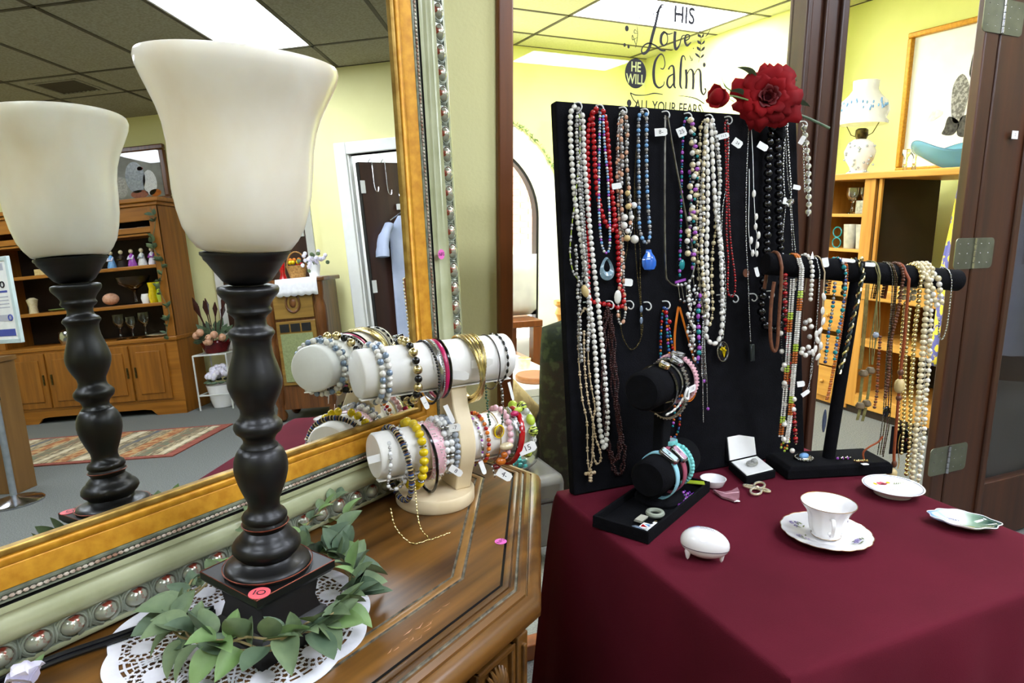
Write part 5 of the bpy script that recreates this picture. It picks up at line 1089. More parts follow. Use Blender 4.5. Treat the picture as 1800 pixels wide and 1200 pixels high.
U = [(-.0196,1.1713),(-.0173,1.1361),(-.0164,1.1029),(-.0179,1.0693),(-.0219,1.0355),(-.024,1.0071),(-.0256,.9726)]; r = sneck('teal and smoky grey bead necklace left of the post', U); beads(r, sp_(U, .028), [(m_teal, .0034, 1), (m_silver, .0026, 1.2), (m_dkblue, .0034, 1), (m_grey, .0036, 1), (m_teal, .0046, 1), (m_silver, .0024, 1)], .0002); beads(r, sp_([(-.0323,1.1308),(-.0321,1.092),(-.0337,1.0584),(-.0366,1.0245),(-.037,.9902),(-.0382,.9649)], .018, over=False), [(m_grey, .0036, 1), (m_dkblue, .0036, 1), (m_teal, .004, 1), (m_silver, .0026, 1.2)], .0003); card(r, SF(*(-.0089,1.1712), .020), tilted(-6)[0], tilted(-6)[1], .026, .007)
U = [(-.0132,1.1669),(-.0114,1.125),(-.0119,1.0692),(-.0148,1.0125),(-.0215,.9551),(-.0269,.9086),(-.0313,.8899)]; r = sneck('amber thread necklace with navy leaf pendant by the post', U); P = sp_(U, .022)
for k in range(3): beads(r, [p + SE * (.0022 * (k - 1)) for p in P], [(m_amber, .0015, 1.6), (m_leather, .0014, 1.4)], .0002)
c = (-.0312,.8496); pend(r, G().sph(SF(c[0], c[1], .022), .0085, 10, 8, (.62, .3, 2.9)), mat('navy_stone', '#27304a', .3, col2='#4a5468', scale=60))
U = [(.0184,1.1731),(.0175,1.1467),(.0126,1.1246),(.0088,1.0912),(.0025,1.0576),(-.0026,1.0122),(-.009,.9779),(-.016,.9491)]; r = sneck('gold and black twisted rope necklace crossing the post', U); P = sp_(U, .032); g1, g2_ = G(), G(); PP, SS = arc_pts(P); NS = 160
for g_, ph in ((g1, 0), (g2_, math.pi)):
    L = []
    for i in range(NS + 1):
        c, d = at_len(PP, SS, SS[-1] * i / NS); ma = align(d); t = i * .55 + ph; L.append(c + ma @ Vector((.0024 * math.cos(t), .0024 * math.sin(t), 0)))
    g_.tube(L, .0024, 6)
mk(g1, 'gold_twist', m_goldm, r); mk(g2_, 'dark_twist', mat('dark_green_cord', '#1a2a28', .5, col2='#0e1816', scale=60), r); card(r, SF(*(.0363,1.1631), .022), tilted(-3)[0], tilted(-3)[1], .020, .008); mk(G().sph(SF(*(.0183,1.1742), .020), .005, 8, 6, (1, .7, 1)), 'clasp', m_goldm, r)
U = [(.0538,1.1684),(.055,1.124),(.0563,1.0791),(.0581,1.0393),(.0563,1.0106),(.0563,.9643)]; r = sneck('olive thread multi-strand necklace with stacked wooden caps', U)
for k in range(5): cordp(r, sp_([(p[0] + (k - 2) * .0022 + .003 * math.sin(i * 1.3 + k), p[1]) for i, p in enumerate(U)], .026 + .001 * (k % 3)), m_olive, .0010)
for k in range(3): cordp(r, sp_([(p[0] + (k - 1) * .003, p[1]) for p in [(.0404,1.1242),(.0416,1.0794),(.0428,1.0339),(.0427,.9879),(.0414,.9531)]], .014, over=False), m_olive, .0010)
for c in [(.0433,.9472),(.0576,.9526),(.0429,.8799),(.0562,.8841)]: mk(G().lathe([(0, .006), (.006, .005), (.009, 0), (.009, -.004), (.006, -.007), (0, -.007)], 14, SF(c[0], c[1], .024)), 'wooden_cap', mat('grey_wood_cap', '#7a684c', .5, col2='#5e4e36', scale=60), r)
for a, b in (([(.0418,.9379),(.0414,.9061),(.0409,.8871)], 0), ([(.0586,.9432),(.0589,.9172),(.0567,.8912)], 0), ([(.0436,.8727),(.0398,.8489)], 0), ([(.0559,.8746),(.0514,.846)], 0)):
    for k in range(3): cordp(r, sp_([(p[0] + (k - 1) * .0022, p[1]) for p in a], .024, over=False), m_olive, .0010)
c = (.0585,1.0244); mk(G().sph(SF(c[0], c[1], .028), .008, 10, 7, (.9, .7, .8)), 'stone_bead', m_greyb, r)
U = [(.0867,1.1658),(.0905,1.101),(.0921,1.0442),(.0937,.9865),(.0991,.9158),(.1022,.8437),(.0975,.7706)]; r = sneck('dark gunmetal chains with long brass fringe', U)
for k in range(4): chain(r, sp_([(p[0] + (k - 1.5) * .0028 + .002 * math.sin(i + k), p[1]) for i, p in enumerate(U)], .024 + .0015 * k), (m_dksilver, m_bronze, m_brownb, m_bronze)[k], .0013)
c = (.0997,.8656); mk(G().sph(SF(c[0], c[1], .028), .0105, 10, 7, (.85, .4, 1.15)), 'black_stone', m_blackb, r)
U = [(.1063,1.1656),(.1049,1.1456),(.1027,1.1233),(.1017,1.0895),(.0982,1.0555),(.0922,1.0212),(.0918,.9807),(.0939,.9396),(.0917,.8923)]; r = sneck('brown wooden bead necklace in the middle of the right arm', U); beads(r, sp_(U, .030), [(m_woodb, .0040, .8), (m_woodb, .0036, .7)], .0002, m_cord); beads(r, sp_([(.0761,1.0216),(.0774,.9869),(.0788,.9519),(.0815,.9045),(.0792,.8688)], .018, over=False), [(m_woodb, .0038, .8), (m_leather, .0030, .8)], .0002)
U = [(.1124,1.1656),(.1138,1.1119),(.1156,1.0551),(.1174,.9974),(.1164,.9624),(.1182,.9032),(.1201,.843),(.1219,.7817),(.125,.7544)]; r = sneck('russet leather cord necklace with large cream wooden beads', U); cordp(r, sp_(U, .034), m_leather, .0030, n=8)
for (c, m, sc) in (((.1168,.9483), m_woodb, (.006, .006, .007)), ((.1176,.9199), m_tan, (.0105, .0105, .0155)), ((.1192,.8948), m_woodb, (.006, .006, .006)), ((.125,.7544), m_woodb, (.0056, .0056, .0085)), ((.1221,.7346), m_tan, (.0105, .0105, .0108))): inst(bead_mesh(m), 'bead', SF(c[0], c[1], .034), r, sc)
cordp(r, sp_([(.0953,.8137),(.0864,.8019),(.0672,.7918),(.0559,.7789),(.0661,.7538),(.0872,.7365),(.1053,.723)], .030, over=False), m_leather, .0020)
U = [(.1303,1.0777),(.1293,1.0548),(.131,1.0087),(.1342,.9501),(.14,.8904),(.1446,.8297),(.1467,.7681)]; r = sneck('double string of gold metal beads left of the large pearls', U); beads(r, sp_(U, .024, over=False), [(m_goldm, .0042, 1)], .0002); beads(r, sp_([(.1448,1.1608),(.1434,1.1227),(.144,1.0774),(.1433,1.0315),(.1467,.9614),(.1515,.8899),(.1577,.8169),(.1597,.7674),(.1604,.7174)], .028), [(m_goldm, .0048, 1)], .0002); beads(r, sp_([(.1215,1.0892),(.122,1.032),(.1265,.9621),(.1311,.8907),(.1357,.8179)], .020, over=False), [(m_goldm, .0040, 1)], .0002)
U = [(.1544,1.1629),(.1545,1.1226),(.1577,1.0771),(.1584,1.0311),(.1605,.9728),(.1627,.9135),(.1649,.8532),(.1674,.7795),(.1698,.7043)]; r = sneck('large cream pearl necklace at the right of the T-bar', U); beads(r, sp_(U, .034), [(m_cream, .0062, .95), (m_cream, .0056, .95)], .0002)
U = [(.1643,1.1628),(.1655,1.1337),(.1686,1.0997),(.1756,1.0538),(.1804,.9957),(.1838,.9484),(.1849,.8886),(.1902,.8154),(.19,.7534),(.1899,.6904)]; r = sneck('second cream pearl strand with small shells beside the large pearls', U); beads(r, sp_(U, .028), [(m_pearl, .0050, .95), (m_cream, .0044, .9), (m_goldm, .0018, .7)], .0002)
U = [(.176,1.1582),(.1805,1.1335),(.1859,1.1108),(.1913,1.0879),(.1833,1.0823),(.1736,1.0996),(.1662,1.128),(.1636,1.1583)]; r = sneck('bunched short pearl strands wound round the bar end', U); beads(r, sp_(U, .030), [(m_cream, .0062, 1), (m_pearl, .0056, 1)], .0002)
for k in range(3): beads(r, [SF(*(.1479,1.1563)[:1], barz((.1479,1.1563)[0]) + (rb_ + .005) * math.sin(rad(a)), (rb_ + .005) * math.cos(rad(a))) + SE * (.010 * k + .00006 * a) for a in range(140, -50, -8)], [(m_cream, .0052, 1), (m_cream, .0046, 1)], .0002)
U = [(.1701,1.156),(.1807,1.0537),(.1883,.9837),(.1905,.9363),(.1899,.9005)]; r = sneck('slim pearl and silver chain next to the bar end', U); chain(r, sp_(U, .022), m_silver, .0016); beads(r, sp_([(.1744,1.0538),(.1794,.984),(.1847,.9007),(.1889,.8154),(.1903,.7409)], .020, over=False), [(m_pearl, .0038, 1), (m_silver, .0020, .8)], .0003)
U = [(.2134,1.1488),(.216,1.1103),(.2171,1.0645),(.2153,1.0298),(.2089,1.0113),(.2,1.0208),(.1971,1.0534)]; r = sneck('thin silver chain looped over the far tip of the T-bar', U); chain(r, sp_(U, .024), m_silver, .0016)
# brooches lying on the base
BZ = TZ + .0268
r = root('brooch', 'silver lace brooch with turquoise stone on the stand base', 'brooch', (*(1.0934,.9768), BZ)); c = Vector((*(1.0934,.9768), BZ))
mk(G().lathe([(0, 0), (.018, 0), (.019, .002), (.013, .005), (0, .006)], 32, c, None, lambda a, i: 1 + .06 * math.cos(16 * a)), 'filigree_plate', m_silver, r); mk(G().sph(c + Vector((0, 0, .007)), .010, 12, 7, (1.1, .8, .6)), 'turquoise_stone', m_blueb, r)
gq = G()
for k in range(20): a = k * .314; gq.sph(c + Vector((.0175 * math.cos(a), .0175 * math.sin(a), .003)), .0022, 6, 4)
mk(gq, 'bead_edge', m_silver, r)
r = root('brooch', 'small silver and purple bar brooch right of the post', 'brooch', (*(1.1657,.941), BZ)); c = Vector((*(1.1657,.941), BZ)); gq = G(); gp = G()
for k in range(9): (gq if k % 3 else gp).sph(c + SE * (-.014 + .0035 * k) + Vector((0, .003 * math.sin(k * 2), .003)), .0028, 6, 4)
mk(gq, 'silver_beads', m_silver, r); mk(gp, 'purple_stones', m_purple, r)
r = root('brooch', 'little gold bar brooch with white tag on the stand base', 'brooch', (*(1.1837,.9153), BZ)); c = Vector((*(1.1837,.9153), BZ)); gq = G()
for k in range(9): gq.sph(c + SE * (-.012 + .003 * k) + Vector((0, .002 * math.cos(k * 2), .003)), .0026, 6, 4)
mk(gq, 'gold_beads', m_goldm, r); card(r, c + SN * .014 + Vector((0, 0, .001)), SE, -SN, .014, .009)
r = root('earring_card', 'black earring card with dangling gold wire earring by the table edge', 'earrings', (*(1.2433,.8004), TZ)); ex, ey = SE * .9 + SN * .2, Vector((0, 0, 1))
cc = SF(.155, TZ + .062, .016); g = G(); q = [(-.03, -.03), (.012, -.03), (.028, -.012), (.020, .008), (-.008, .030), (-.03, .030)]
g.add([cc + SE * x + Vector((0, 0, y)) for x, y in q] + [cc + SE * x + SN * -.0008 + Vector((0, 0, y)) for x, y in q], [tuple(range(6)), tuple(range(6, 12))[::-1]] + [(i, (i + 1) % 6, 6 + (i + 1) % 6, 6 + i) for i in range(6)]); mk(g, 'card', m_velvet, r, smooth=0)
mk(G().tube([cc + SE * .021 + Vector((0, 0, .007)), cc + SE * .029 + Vector((0, 0, -.011)), cc + SE * .013 + Vector((0, 0, -.029))], .0008, 5), 'card_edge', m_tag, r)
mk(G().sph(cc + SE * .004 + SN * .002, .004, 6, 4, (1, .4, 1)), 'red_stone', m_dkred, r)
cordp(r, cr([cc + SE * -.012 + SN * .004 + Vector((0, 0, .014)), cc + SE * -.016 + SN * .006 + Vector((0, 0, -.01)), cc + SE * -.010 + SN * .006 + Vector((0, 0, -.045)), cc + SE * -.011 + SN * .006 + Vector((0, 0, -.061))], 6), m_goldm, .0009, 'earring_wire')

# ================================================================ jewellery tray and watch stand
TE = Vector((.8746, .4848, 0)); TN2 = Vector((.4848, -.8746, 0))      # tray long axis, toward shopper
TC = Vector((.706, .952, TZ))
def TF(s, b, z=0): return TC + TE * s + TN2 * b + Vector((0, 0, z))
r = root('jewellery_tray', 'shallow black velvet tray in front of the necklace board', 'tray', TF(0, 0))
def tbox(s0, s1, b0, b1, z0, z1): return G().obox(TF((s0 + s1) / 2, (b0 + b1) / 2, (z0 + z1) / 2), TE * ((s1 - s0) / 2), TN2 * ((b1 - b0) / 2), (0, 0, (z1 - z0) / 2))
mk(tbox(-.132, .132, -.052, .052, .0006, .006), 'tray_floor', m_velvet, r, smooth=0)
for a in ((-.132, .132, .047, .052), (-.132, .132, -.052, -.047), (-.132, -.127, -.047, .047), (.127, .132, -.047, .047)): mk(tbox(*a, .006, .021), 'tray_side', m_velvet, r, smooth=0, bev=.001)
ws = root('watch_stand', 'black velvet two-roll watch stand set in the tray', 'display stand', TF(.02, 0, .006))
mk(G().lathe([(0, .0065), (.045, .0065), (.046, .012), (.042, .018), (0, .019)], 32, TF(.03, -.004), Matrix.Diagonal((1, 1, 1))), 'base', m_velvet, ws)
for zc, s0, s1, nm in ((.066, -.035, .128, 'lower_roll'), (.232, -.070, .105, 'upper_roll')):
    rr = .0345 if nm == 'lower_roll' else .0335; L = s1 - s0
    mk(G().lathe([(0, 0), (rr * .86, 0), (rr, .006), (rr, L - .006), (rr * .86, L), (0, L)], 36, TF(s0, 0, zc), align(TE)), nm, m_velvet, ws, smooth=50)
mk(G().obox(TF(.045, -.012, .125), TE * .018, TN2 * .010, (0, 0, .108)), 'post', m_velvet, ws, smooth=0, bev=.003)
def roll_ring(zc, s, rr, w, th, m, name, par, a0=0, a1=360, n=48, lean=0, drop=0):
    """strap of width w wrapped on a roll"""
    g = G(); vs = []
    for i in range(n + 1):
        t = rad(a0 + (a1 - a0) * i / n); c = math.cos(t); d = math.sin(t)
        for e, q in ((-1, 0), (1, 0), (1, th), (-1, th)):
            vs.append(TF(s + e * w / 2 + lean * (1 - d) / 2, (rr + q) * c, zc + (rr + q) * d - drop * (1 - d) / 2))
    fs = [(i * 4 + j, i * 4 + (j + 1) % 4, i * 4 + 4 + (j + 1) % 4, i * 4 + 4 + j) for i in range(n) for j in range(4)] + [(3, 2, 1, 0), tuple(n * 4 + j for j in range(4))]
    return mk(g.add(vs, fs), name, m, par)
WG = 'watches on the black rolls'
def watch(label, s, zc, face_ang, strap, sw, case_m, face_m, cl, cw, rr=.035, lean=0, shape='rect', drop=.012, links=False):
    t = rad(face_ang); c = TF(s, rr * math.cos(t), zc + rr * math.sin(t)); n_ = (TN2 * math.cos(t) + Vector((0, 0, 1)) * math.sin(t)); tg = (TN2 * -math.sin(t) + Vector((0, 0, 1)) * math.cos(t))
    w = root('wristwatch', label, 'watch', c, WG)
    roll_ring(zc, s, rr + .0008, sw, .0022, strap, 'strap', w, face_ang + 18, face_ang + 342, lean=lean, drop=drop)
    if links:
        gl_ = G()
        for i in range(40):
            a = rad(face_ang + 20 + 320 * i / 39); cc_ = TF(s + lean * (1 - math.sin(a)) / 2, (rr + .004) * math.cos(a), zc + (rr + .004) * math.sin(a) - drop * (1 - math.sin(a)) / 2)
            for e in (-.0045, 0, .0045): gl_.sph(cc_ + TE * e, .0022, 6, 4)
        mk(gl_, 'links', strap, w)
    M_ = Matrix((TE, tg, n_)).transposed()
    pts = [(cw * (abs(math.cos(a)) ** (.5 if shape == 'rect' else 1)) * (1 if math.cos(a) > 0 else -1), cl * (abs(math.sin(a)) ** (.5 if shape == 'rect' else 1)) * (1 if math.sin(a) > 0 else -1)) for a in [2 * math.pi * k / 28 for k in range(28)]]
    g = G(); g.prism(pts, .000, .007); g.v = [tuple(c + M_ @ Vector(p)) for p in g.v]; cs = mk(g, 'case', case_m, w, bev=.001)
    g = G(); g.prism([(x * .78, y * .82) for x, y in pts], .007, .0082); g.v = [tuple(c + M_ @ Vector(p)) for p in g.v]; mk(g, 'dial', face_m, cs)
    g = G().tube([c + M_ @ Vector((x * .9, y * .92, .0075)) for x, y in pts], .0012, 6, True); mk(g, 'bezel', case_m, cs)
    for hx, hy, L in ((.25, .5, .5), (-.35, .15, .38)): mk(G().tube([c + M_ @ Vector((0, 0, .0088)), c + M_ @ Vector((cw * hx, cl * hy, .0088))], .0004, 4), 'hand', m_ink, cs)
    return w
m_dial_b = mat('pale_blue_dial', '#a9c4cc', .15, col2='#c8dce0', scale=60, coat=.5); m_dial_p = mat('pink_dial', '#b48aa0', .15, col2='#cba6b8', scale=60, coat=.5); m_dial_w = mat('silver_dial', '#b9b9b6', .2, .3, col2='#d0d0cc', scale=50)
watch('light blue strap watch with long silver case nearest the roll end', .012, .066, 62, m_ltblue, .013, m_silver, m_dial_b, .019, .0095)
watch('rose strap watch with pink rectangular dial on the lower roll', .042, .066, 52, m_rosest, .014, m_silver, m_dial_p, .018, .009, lean=.004)
w = watch('aqua rubber watch with round face on the lower roll', .066, .066, 98, m_aqua, .019, m_aqua, m_dial_b, .015, .015, shape='round', rr=.0365, lean=.012, drop=.004)
gq = G()
for k in range(14): a = rad(60 - k * 9); gq.sph(TF(.066 + .002, .0405 * math.cos(a), .066 + .0405 * math.sin(a)), .0046, 8, 5, (1, 1, 1))
mk(gq, 'braided_links', m_aqua, w)
watch('olive gold dress watch on dark strap, front of the upper roll', -.010, .232, 72, m_blackb, .008, m_goldm, m_dial_w, .010, .0095, shape='round', rr=.0345)
roll = roll_ring(.232, .014, .0345, .006, .002, m_silver, 'bangle', root('bangle', 'plain silver cuff bangle on the upper black roll', 'bracelet', TF(.014, .035, .232)))
watch('silver mesh band watch with oval dial on the upper roll', .034, .232, 68, m_silver, .012, m_silver, m_dial_w, .013, .0105, shape='round', rr=.0355, lean=-.004, drop=.03, links=True)
watch('pale rose gold link watch at the back of the upper roll', .062, .232, 84, m_pink, .012, m_silver, m_dial_w, .012, .010, rr=.038, lean=.008, drop=.006, links=True)
tg_ = root('price_tag', 'white looped price tag tied across the upper black roll', 'tag', TF(.02, .037, .22)); card(tg_, TF(.044, .042, .221), TE, Vector((0, 0, 1)), .030, .012, '1.50', .007)
mk(G().tube(cr([TF(.030, .040, .222), TF(.016, .044, .226), TF(.010, .043, .214), TF(.022, .044, .208), TF(.030, .041, .220)], 5), .0022, 6), 'bow', m_tag, tg_); chain(tg_, cr([TF(.012, .042, .215), TF(-.002, .034, .195), TF(-.022, .024, .185)], 6), m_pearl, .0022, 'strip')
# in the tray
thing(G().tube([TF(-.045 + .0125 * math.cos(t * .2244), .022 + .0125 * math.sin(t * .2244), .010 + .004) for t in range(28)], .0042, 8, True), 'ring', mat('grey_silicone', '#8e9484', .5, col2='#9aa090', scale=20), 'grey silicone ring lying in the tray', 'ring')
thing(G().obox(TF(.100, .016, .0225), TE * .014 + TN2 * .032, TE * .006 - TN2 * .003, (0, 0, .0015)), 'bracelet', mat('lime_leather', '#a8bc2c', .45, col2='#98ac22', scale=30), 'lime green leather strap bracelet resting on the tray edge', 'bracelet', bev=.001)
r = root('bracelet', 'purple bead bracelet coiled in the tray under the lime strap', 'bracelet', TF(.06, .035, .008))
for k in range(3): beads(r, [TF(.012 + i * .008, .022 + k * .009 + .002 * math.sin(i), .012) for i in range(10)], [(m_purple, .0034, 1), (mat('deep_violet', '#4a1078', .2, col2='#3a0c60', scale=40), .0034, 1), (m_clear, .0022, 1)], .0003)
thing(G().obox(TF(.105, .010, .030), TE * .010, TN2 * .002, TE * -.006 + Vector((0, 0, .014))), 'price_tag', m_tag, 'blank white tag sticking up at the tray back', 'tag', smooth=0)
thing(G().obox(TF(-.078, .012, .013), TE * .012, TN2 * .007, TN2 * .0008 + Vector((0, 0, .002))), 'price_tag', mat('grey_card', '#b0ae9e', .7, col2='#a6a494', scale=20), 'greyish blank price tag lying in the tray', 'tag', smooth=0)
thing(G().lathe([(0, 0), (.010, 0), (.011, .002), (.006, .005), (0, .006)], 20, TF(-.115, .020, .010)), 'button_pin', m_slate, 'round blue enamel pin at the tray left corner', 'pin')
r = root('flag_pin', 'red white and blue enamel flag pin in the tray', 'pin', TF(-.098, .030, .011)); mk(G().obox(TF(-.098, .030, .012), TE * .010, TN2 * .008, (0, 0, .0012)), 'white_enamel', m_tag, r, smooth=0)
g = G(); g.add([TF(-.106, .024, .0136), TF(-.096, .024, .0136), TF(-.102, .035, .0136)], [(0, 1, 2)]); mk(g, 'red_field', m_red, r, smooth=0); g = G(); g.add([TF(-.094, .026, .0136), TF(-.089, .036, .0136), TF(-.099, .037, .0136)], [(0, 1, 2)]); mk(g, 'blue_field', m_blueb, r, smooth=0)
r = root('snowy_pin', 'small white figure pin with gold tip in the tray front', 'pin', TF(-.098, .041, .010))
g = G()
for k in range(6): g.sph(TF(-.112 + k * .006, .040, .012 + .002 * (k % 2)), .005, 8, 5, (1, 1, .6))
mk(g, 'white_body', m_china, r); mk(G().sph(TF(-.080, .040, .016), .003, 6, 4), 'gold_tip', m_goldm, r)
# ================================================================ china and trinkets on the cloth
c = Vector((*(.8729,.9926), TZ)); thing(G().lathe([(0, .0008), (.018, .0008), (.020, .003), (.0245, .014), (.025, .0155), (.0235, .0155), (.018, .005), (0, .004)], 36, c), 'trinket_dish', m_china, 'tiny round white china dish behind the tray corner', 'dish', smooth=60)
r = root('ring_box', 'open ring box with white lining holding a glass charm', 'box', (*(.9728,.9961), TZ)); _f, _r, _l = Vector((.932,.9663)), Vector((1.0135,.9714)), Vector((.9585,1.0465)); _e1, _e2 = _r - _f, _l - _f
w1, w2 = _e1.length / 2, _e2.length / 2; e1 = Vector((*_e1.normalized(), 0)); e2 = -Vector((*_e2.normalized(), 0)); _c = _f + _e1 / 2 + _e2 / 2; c = Vector((*_c, TZ))
mk(G().obox(c + Vector((0, 0, .0088)), e1 * w1, e2 * w2, (0, 0, .008)), 'box_base', m_velvet, r, bev=.002); mk(G().obox(c + Vector((0, 0, .0175)), e1 * w1 * .9, e2 * w2 * .88, (0, 0, .0012)), 'satin_pad', m_tag, r, bev=.001)
lu = (Vector((0, 0, 1)) - e2 * .42).normalized(); ln2 = e1.cross(lu).normalized(); ln2 = ln2 if ln2.dot(e2) > 0 else -ln2
hc = c - e2 * w2 + Vector((0, 0, .016)); mk(G().obox(hc + lu * .027 - ln2 * .006, e1 * w1, ln2 * .005, lu * .026), 'box_lid', m_velvet, r, bev=.002); mk(G().obox(hc + lu * .027, e1 * w1 * .92, ln2 * .0012, lu * .024), 'lid_lining', m_tag, r)
ch = root('glass_charm', 'small clear glass charm ring lying in the open ring box', 'charm', c + Vector((0, 0, .019))); mk(G().tube([c + e1 * (.012 * math.cos(t * .314)) + e2 * (.009 * math.sin(t * .314)) + Vector((0, 0, .023)) for t in range(20)], .003, 7, True), 'ring_band', m_clear, ch); mk(G().sph(c + e1 * .006 + Vector((0, 0, .027)), .007, 8, 5, (1, 1, .7)), 'stone', m_clear, ch)
r = root('feather_brooch', 'dusty pink feather brooch with white tag on the cloth', 'brooch', (*(.8648,.9397), TZ)); P = [(*(.8499,.9637), TZ), (*(.8465,.9421), TZ), (*(.8592,.9365), TZ), (*(.8934,.9503), TZ)]
m_dpink = mat('dusty_pink', '#a07078', .6, col2='#86585f', scale=60); g = G(); q = [(.8526,.9684),(.8561,.9581),(.8671,.9502),(.8807,.95),(.9031,.9579),(.8918,.9392),(.8724,.9193),(.855,.9105),(.8524,.9226),(.8459,.9367)]; n = len(q)
g.add([(x, y, TZ + .001) for x, y in q] + [(x, y, TZ + .005) for x, y in q], [tuple(range(n)), tuple(range(n, 2 * n))[::-1]] + [(i, (i + 1) % n, n + (i + 1) % n, n + i) for i in range(n)]); mk(g, 'feather', m_dpink, r, smooth=0); cordp(r, [(*(.8519,.9628), TZ + .006), (*(.8581,.9398), TZ + .0065), (*(.8861,.936), TZ + .006)], m_pink, .0009, 'quill')
card(r, (*(.8597,.9111), TZ + .003), CX, Vector((.4067, .9135, 0)), .011, .007)
r = root('bow_brooch', 'pale gold bow brooch with rhinestones beside the ring box', 'brooch', (*(.9342,.938), TZ))
for (a, b, rr) in (((.9362,.9401), (.922,.9616), .5), ((.9362,.9401), (.9098,.9196), .7), ((.9362,.9401), (.9462,.9179), .5), ((.9362,.9401), (.9637,.9584), .7)):
    A2, B3 = Vector((*a, TZ + .004)), Vector((*b, TZ + .004)); d = B3 - A2; nrm = Vector((-d.y, d.x, 0)).normalized()
    P = [A2 + d * (.5 - .5 * math.cos(t * .349)) + nrm * (d.length * .32 * rr * 1.3 * math.sin(t * .349)) for t in range(18)]; mk(G().tube(P, .0022, 6, True), 'loop', m_cream, r); beads(r, [p + Vector((0, 0, .0018)) for p in P], [(m_clear, .0013, 1)], .0006)
mk(G().sph((*(.9362,.9401), TZ + .005), .004, 8, 5), 'knot', m_cream, r)
# saucer and cup
cs = Vector((.893, .741, TZ))
sc_ = lambda a, i: 1 + (.022 * abs(math.sin(9 * a)) if i in (3, 4, 5, 6) else 0)
r = root('saucer', 'scalloped white saucer with violets and gold rim', 'saucer', cs)
mk(G().lathe([(0, .001), (.030, .001), (.034, .003), (.063, .011), (.0690, .0145), (.0680, .0155), (.061, .013), (.034, .0062), (.030, .0052), (0, .005)], 108, cs, None, sc_), 'dish', m_china, r, smooth=60)
mk(G().tube([cs + Vector((.0690 * (1 + .022 * abs(math.sin(9 * t * math.pi / 54))) * math.cos(t * math.pi / 54), .0690 * (1 + .022 * abs(math.sin(9 * t * math.pi / 54))) * math.sin(t * math.pi / 54), .0152)) for t in range(108)], .0005, 5, True), 'gilt_edge', m_goldrim, r)
m_violet = mat('violet_print', '#8878b0', .3, col2='#6a5a98', scale=200, coat=.4); m_leafp = mat('green_print', '#7d8c4e', .3, col2='#5e6e3c', scale=200, coat=.4); m_mag = mat('magenta_print', '#a04a90', .3, col2='#8a3a80', scale=200)
def spray(r, fn, seed, nv, name):
    """small printed flower spray: fn(x, y) gives a surface point"""
    rj = random.Random(seed); gv, gl_ = G(), G()
    for k in range(nv):
        x, y = rj.uniform(-.008, .008), rj.uniform(-.006, .006)
        for q in range(5):
            a = q * 1.257 + rj.random(); cx_, cy_ = x + .0026 * math.cos(a), y + .0026 * math.sin(a); gv.add([fn(cx_ + .0019 * math.cos(t * .785), cy_ + .0016 * math.sin(t * .785)) for t in range(8)], [tuple(range(8))])
    for k in range(6):
        x, y, a = rj.uniform(-.013, .013), rj.uniform(-.009, .009), rj.random() * 6; d = Vector((math.cos(a), math.sin(a))) * .005; e = Vector((-d.y, d.x)) * .3
        gl_.add([fn(x - d.x, y - d.y), fn(x + e.x, y + e.y), fn(x + d.x, y + d.y), fn(x - e.x, y - e.y)], [(0, 1, 2, 3)])
    mk(gv, name, m_violet, r, smooth=0); mk(gl_, name + '_leaves', m_leafp, r, smooth=0)
def sauc_pt(ox, oy):
    def f(x, y):
        X, Y = ox + x, oy + y; d = math.hypot(X, Y); z = .0062 + (.013 - .0062) * max(0, min(1, (d - .034) / .024)); return cs + Vector((X, Y, z + .0006))
    return f
spray(r, sauc_pt(-.044, .006), 1, 4, 'violet_print'); spray(r, sauc_pt(.022, -.044), 2, 3, 'violet_print'); spray(r, sauc_pt(-.02, .044), 4, 3, 'violet_print')
cz = TZ + .0055; cc = cs + Vector((.0, .0, .0055))
r = root('teacup', 'white bone china teacup with fluted sides on the violet saucer', 'cup', cc)
fl_ = lambda a, i: 1 + (.018 * math.cos(12 * a) if 3 <= i <= 8 else .006 * math.cos(12 * a))
mk(G().lathe([(0, .001), (.021, .001), (.023, .003), (.0215, .007), (.026, .013), (.0285, .024), (.0295, .034), (.033, .045), (.0415, .056), (.0425, .058), (.041, .058), (.0315, .045), (.028, .034), (.026, .02), (.02, .009), (0, .007)], 96, cc, None, fl_), 'bowl', m_china, r, smooth=60)
mk(G().tube([cc + Vector((.0423 * math.cos(t * math.pi / 40), .0423 * math.sin(t * math.pi / 40), .0585)) for t in range(80)], .0005, 5, True), 'gilt_rim', m_goldrim, r)
hd = Vector((-.62, -.785, 0)); P = cr([cc + hd * .030 + Vector((0, 0, .041)), cc + hd * .044 + Vector((0, 0, .046)), cc + hd * .051 + Vector((0, 0, .036)), cc + hd * .046 + Vector((0, 0, .022)), cc + hd * .034 + Vector((0, 0, .016)), cc + hd * .027 + Vector((0, 0, .017))], 6); mk(G().tube(P, .0032, 8, False, .7), 'handle', m_china, r)
mk(G().tube([cc + Vector((.0228 * math.cos(t * math.pi / 24), .0228 * math.sin(t * math.pi / 24), .0032)) for t in range(48)], .0005, 5, True), 'gilt_foot', m_goldrim, r)
def cup_pt(a0):
    def f(x, y): z = .034 + y; rr = .0305 + max(0, (z - .034)) * .45 + .0008; a = a0 + x / rr; return cc + Vector((rr * math.cos(a), rr * math.sin(a), z))
    return f
spray(r, cup_pt(rad(-28)), 7, 3, 'violet_print')
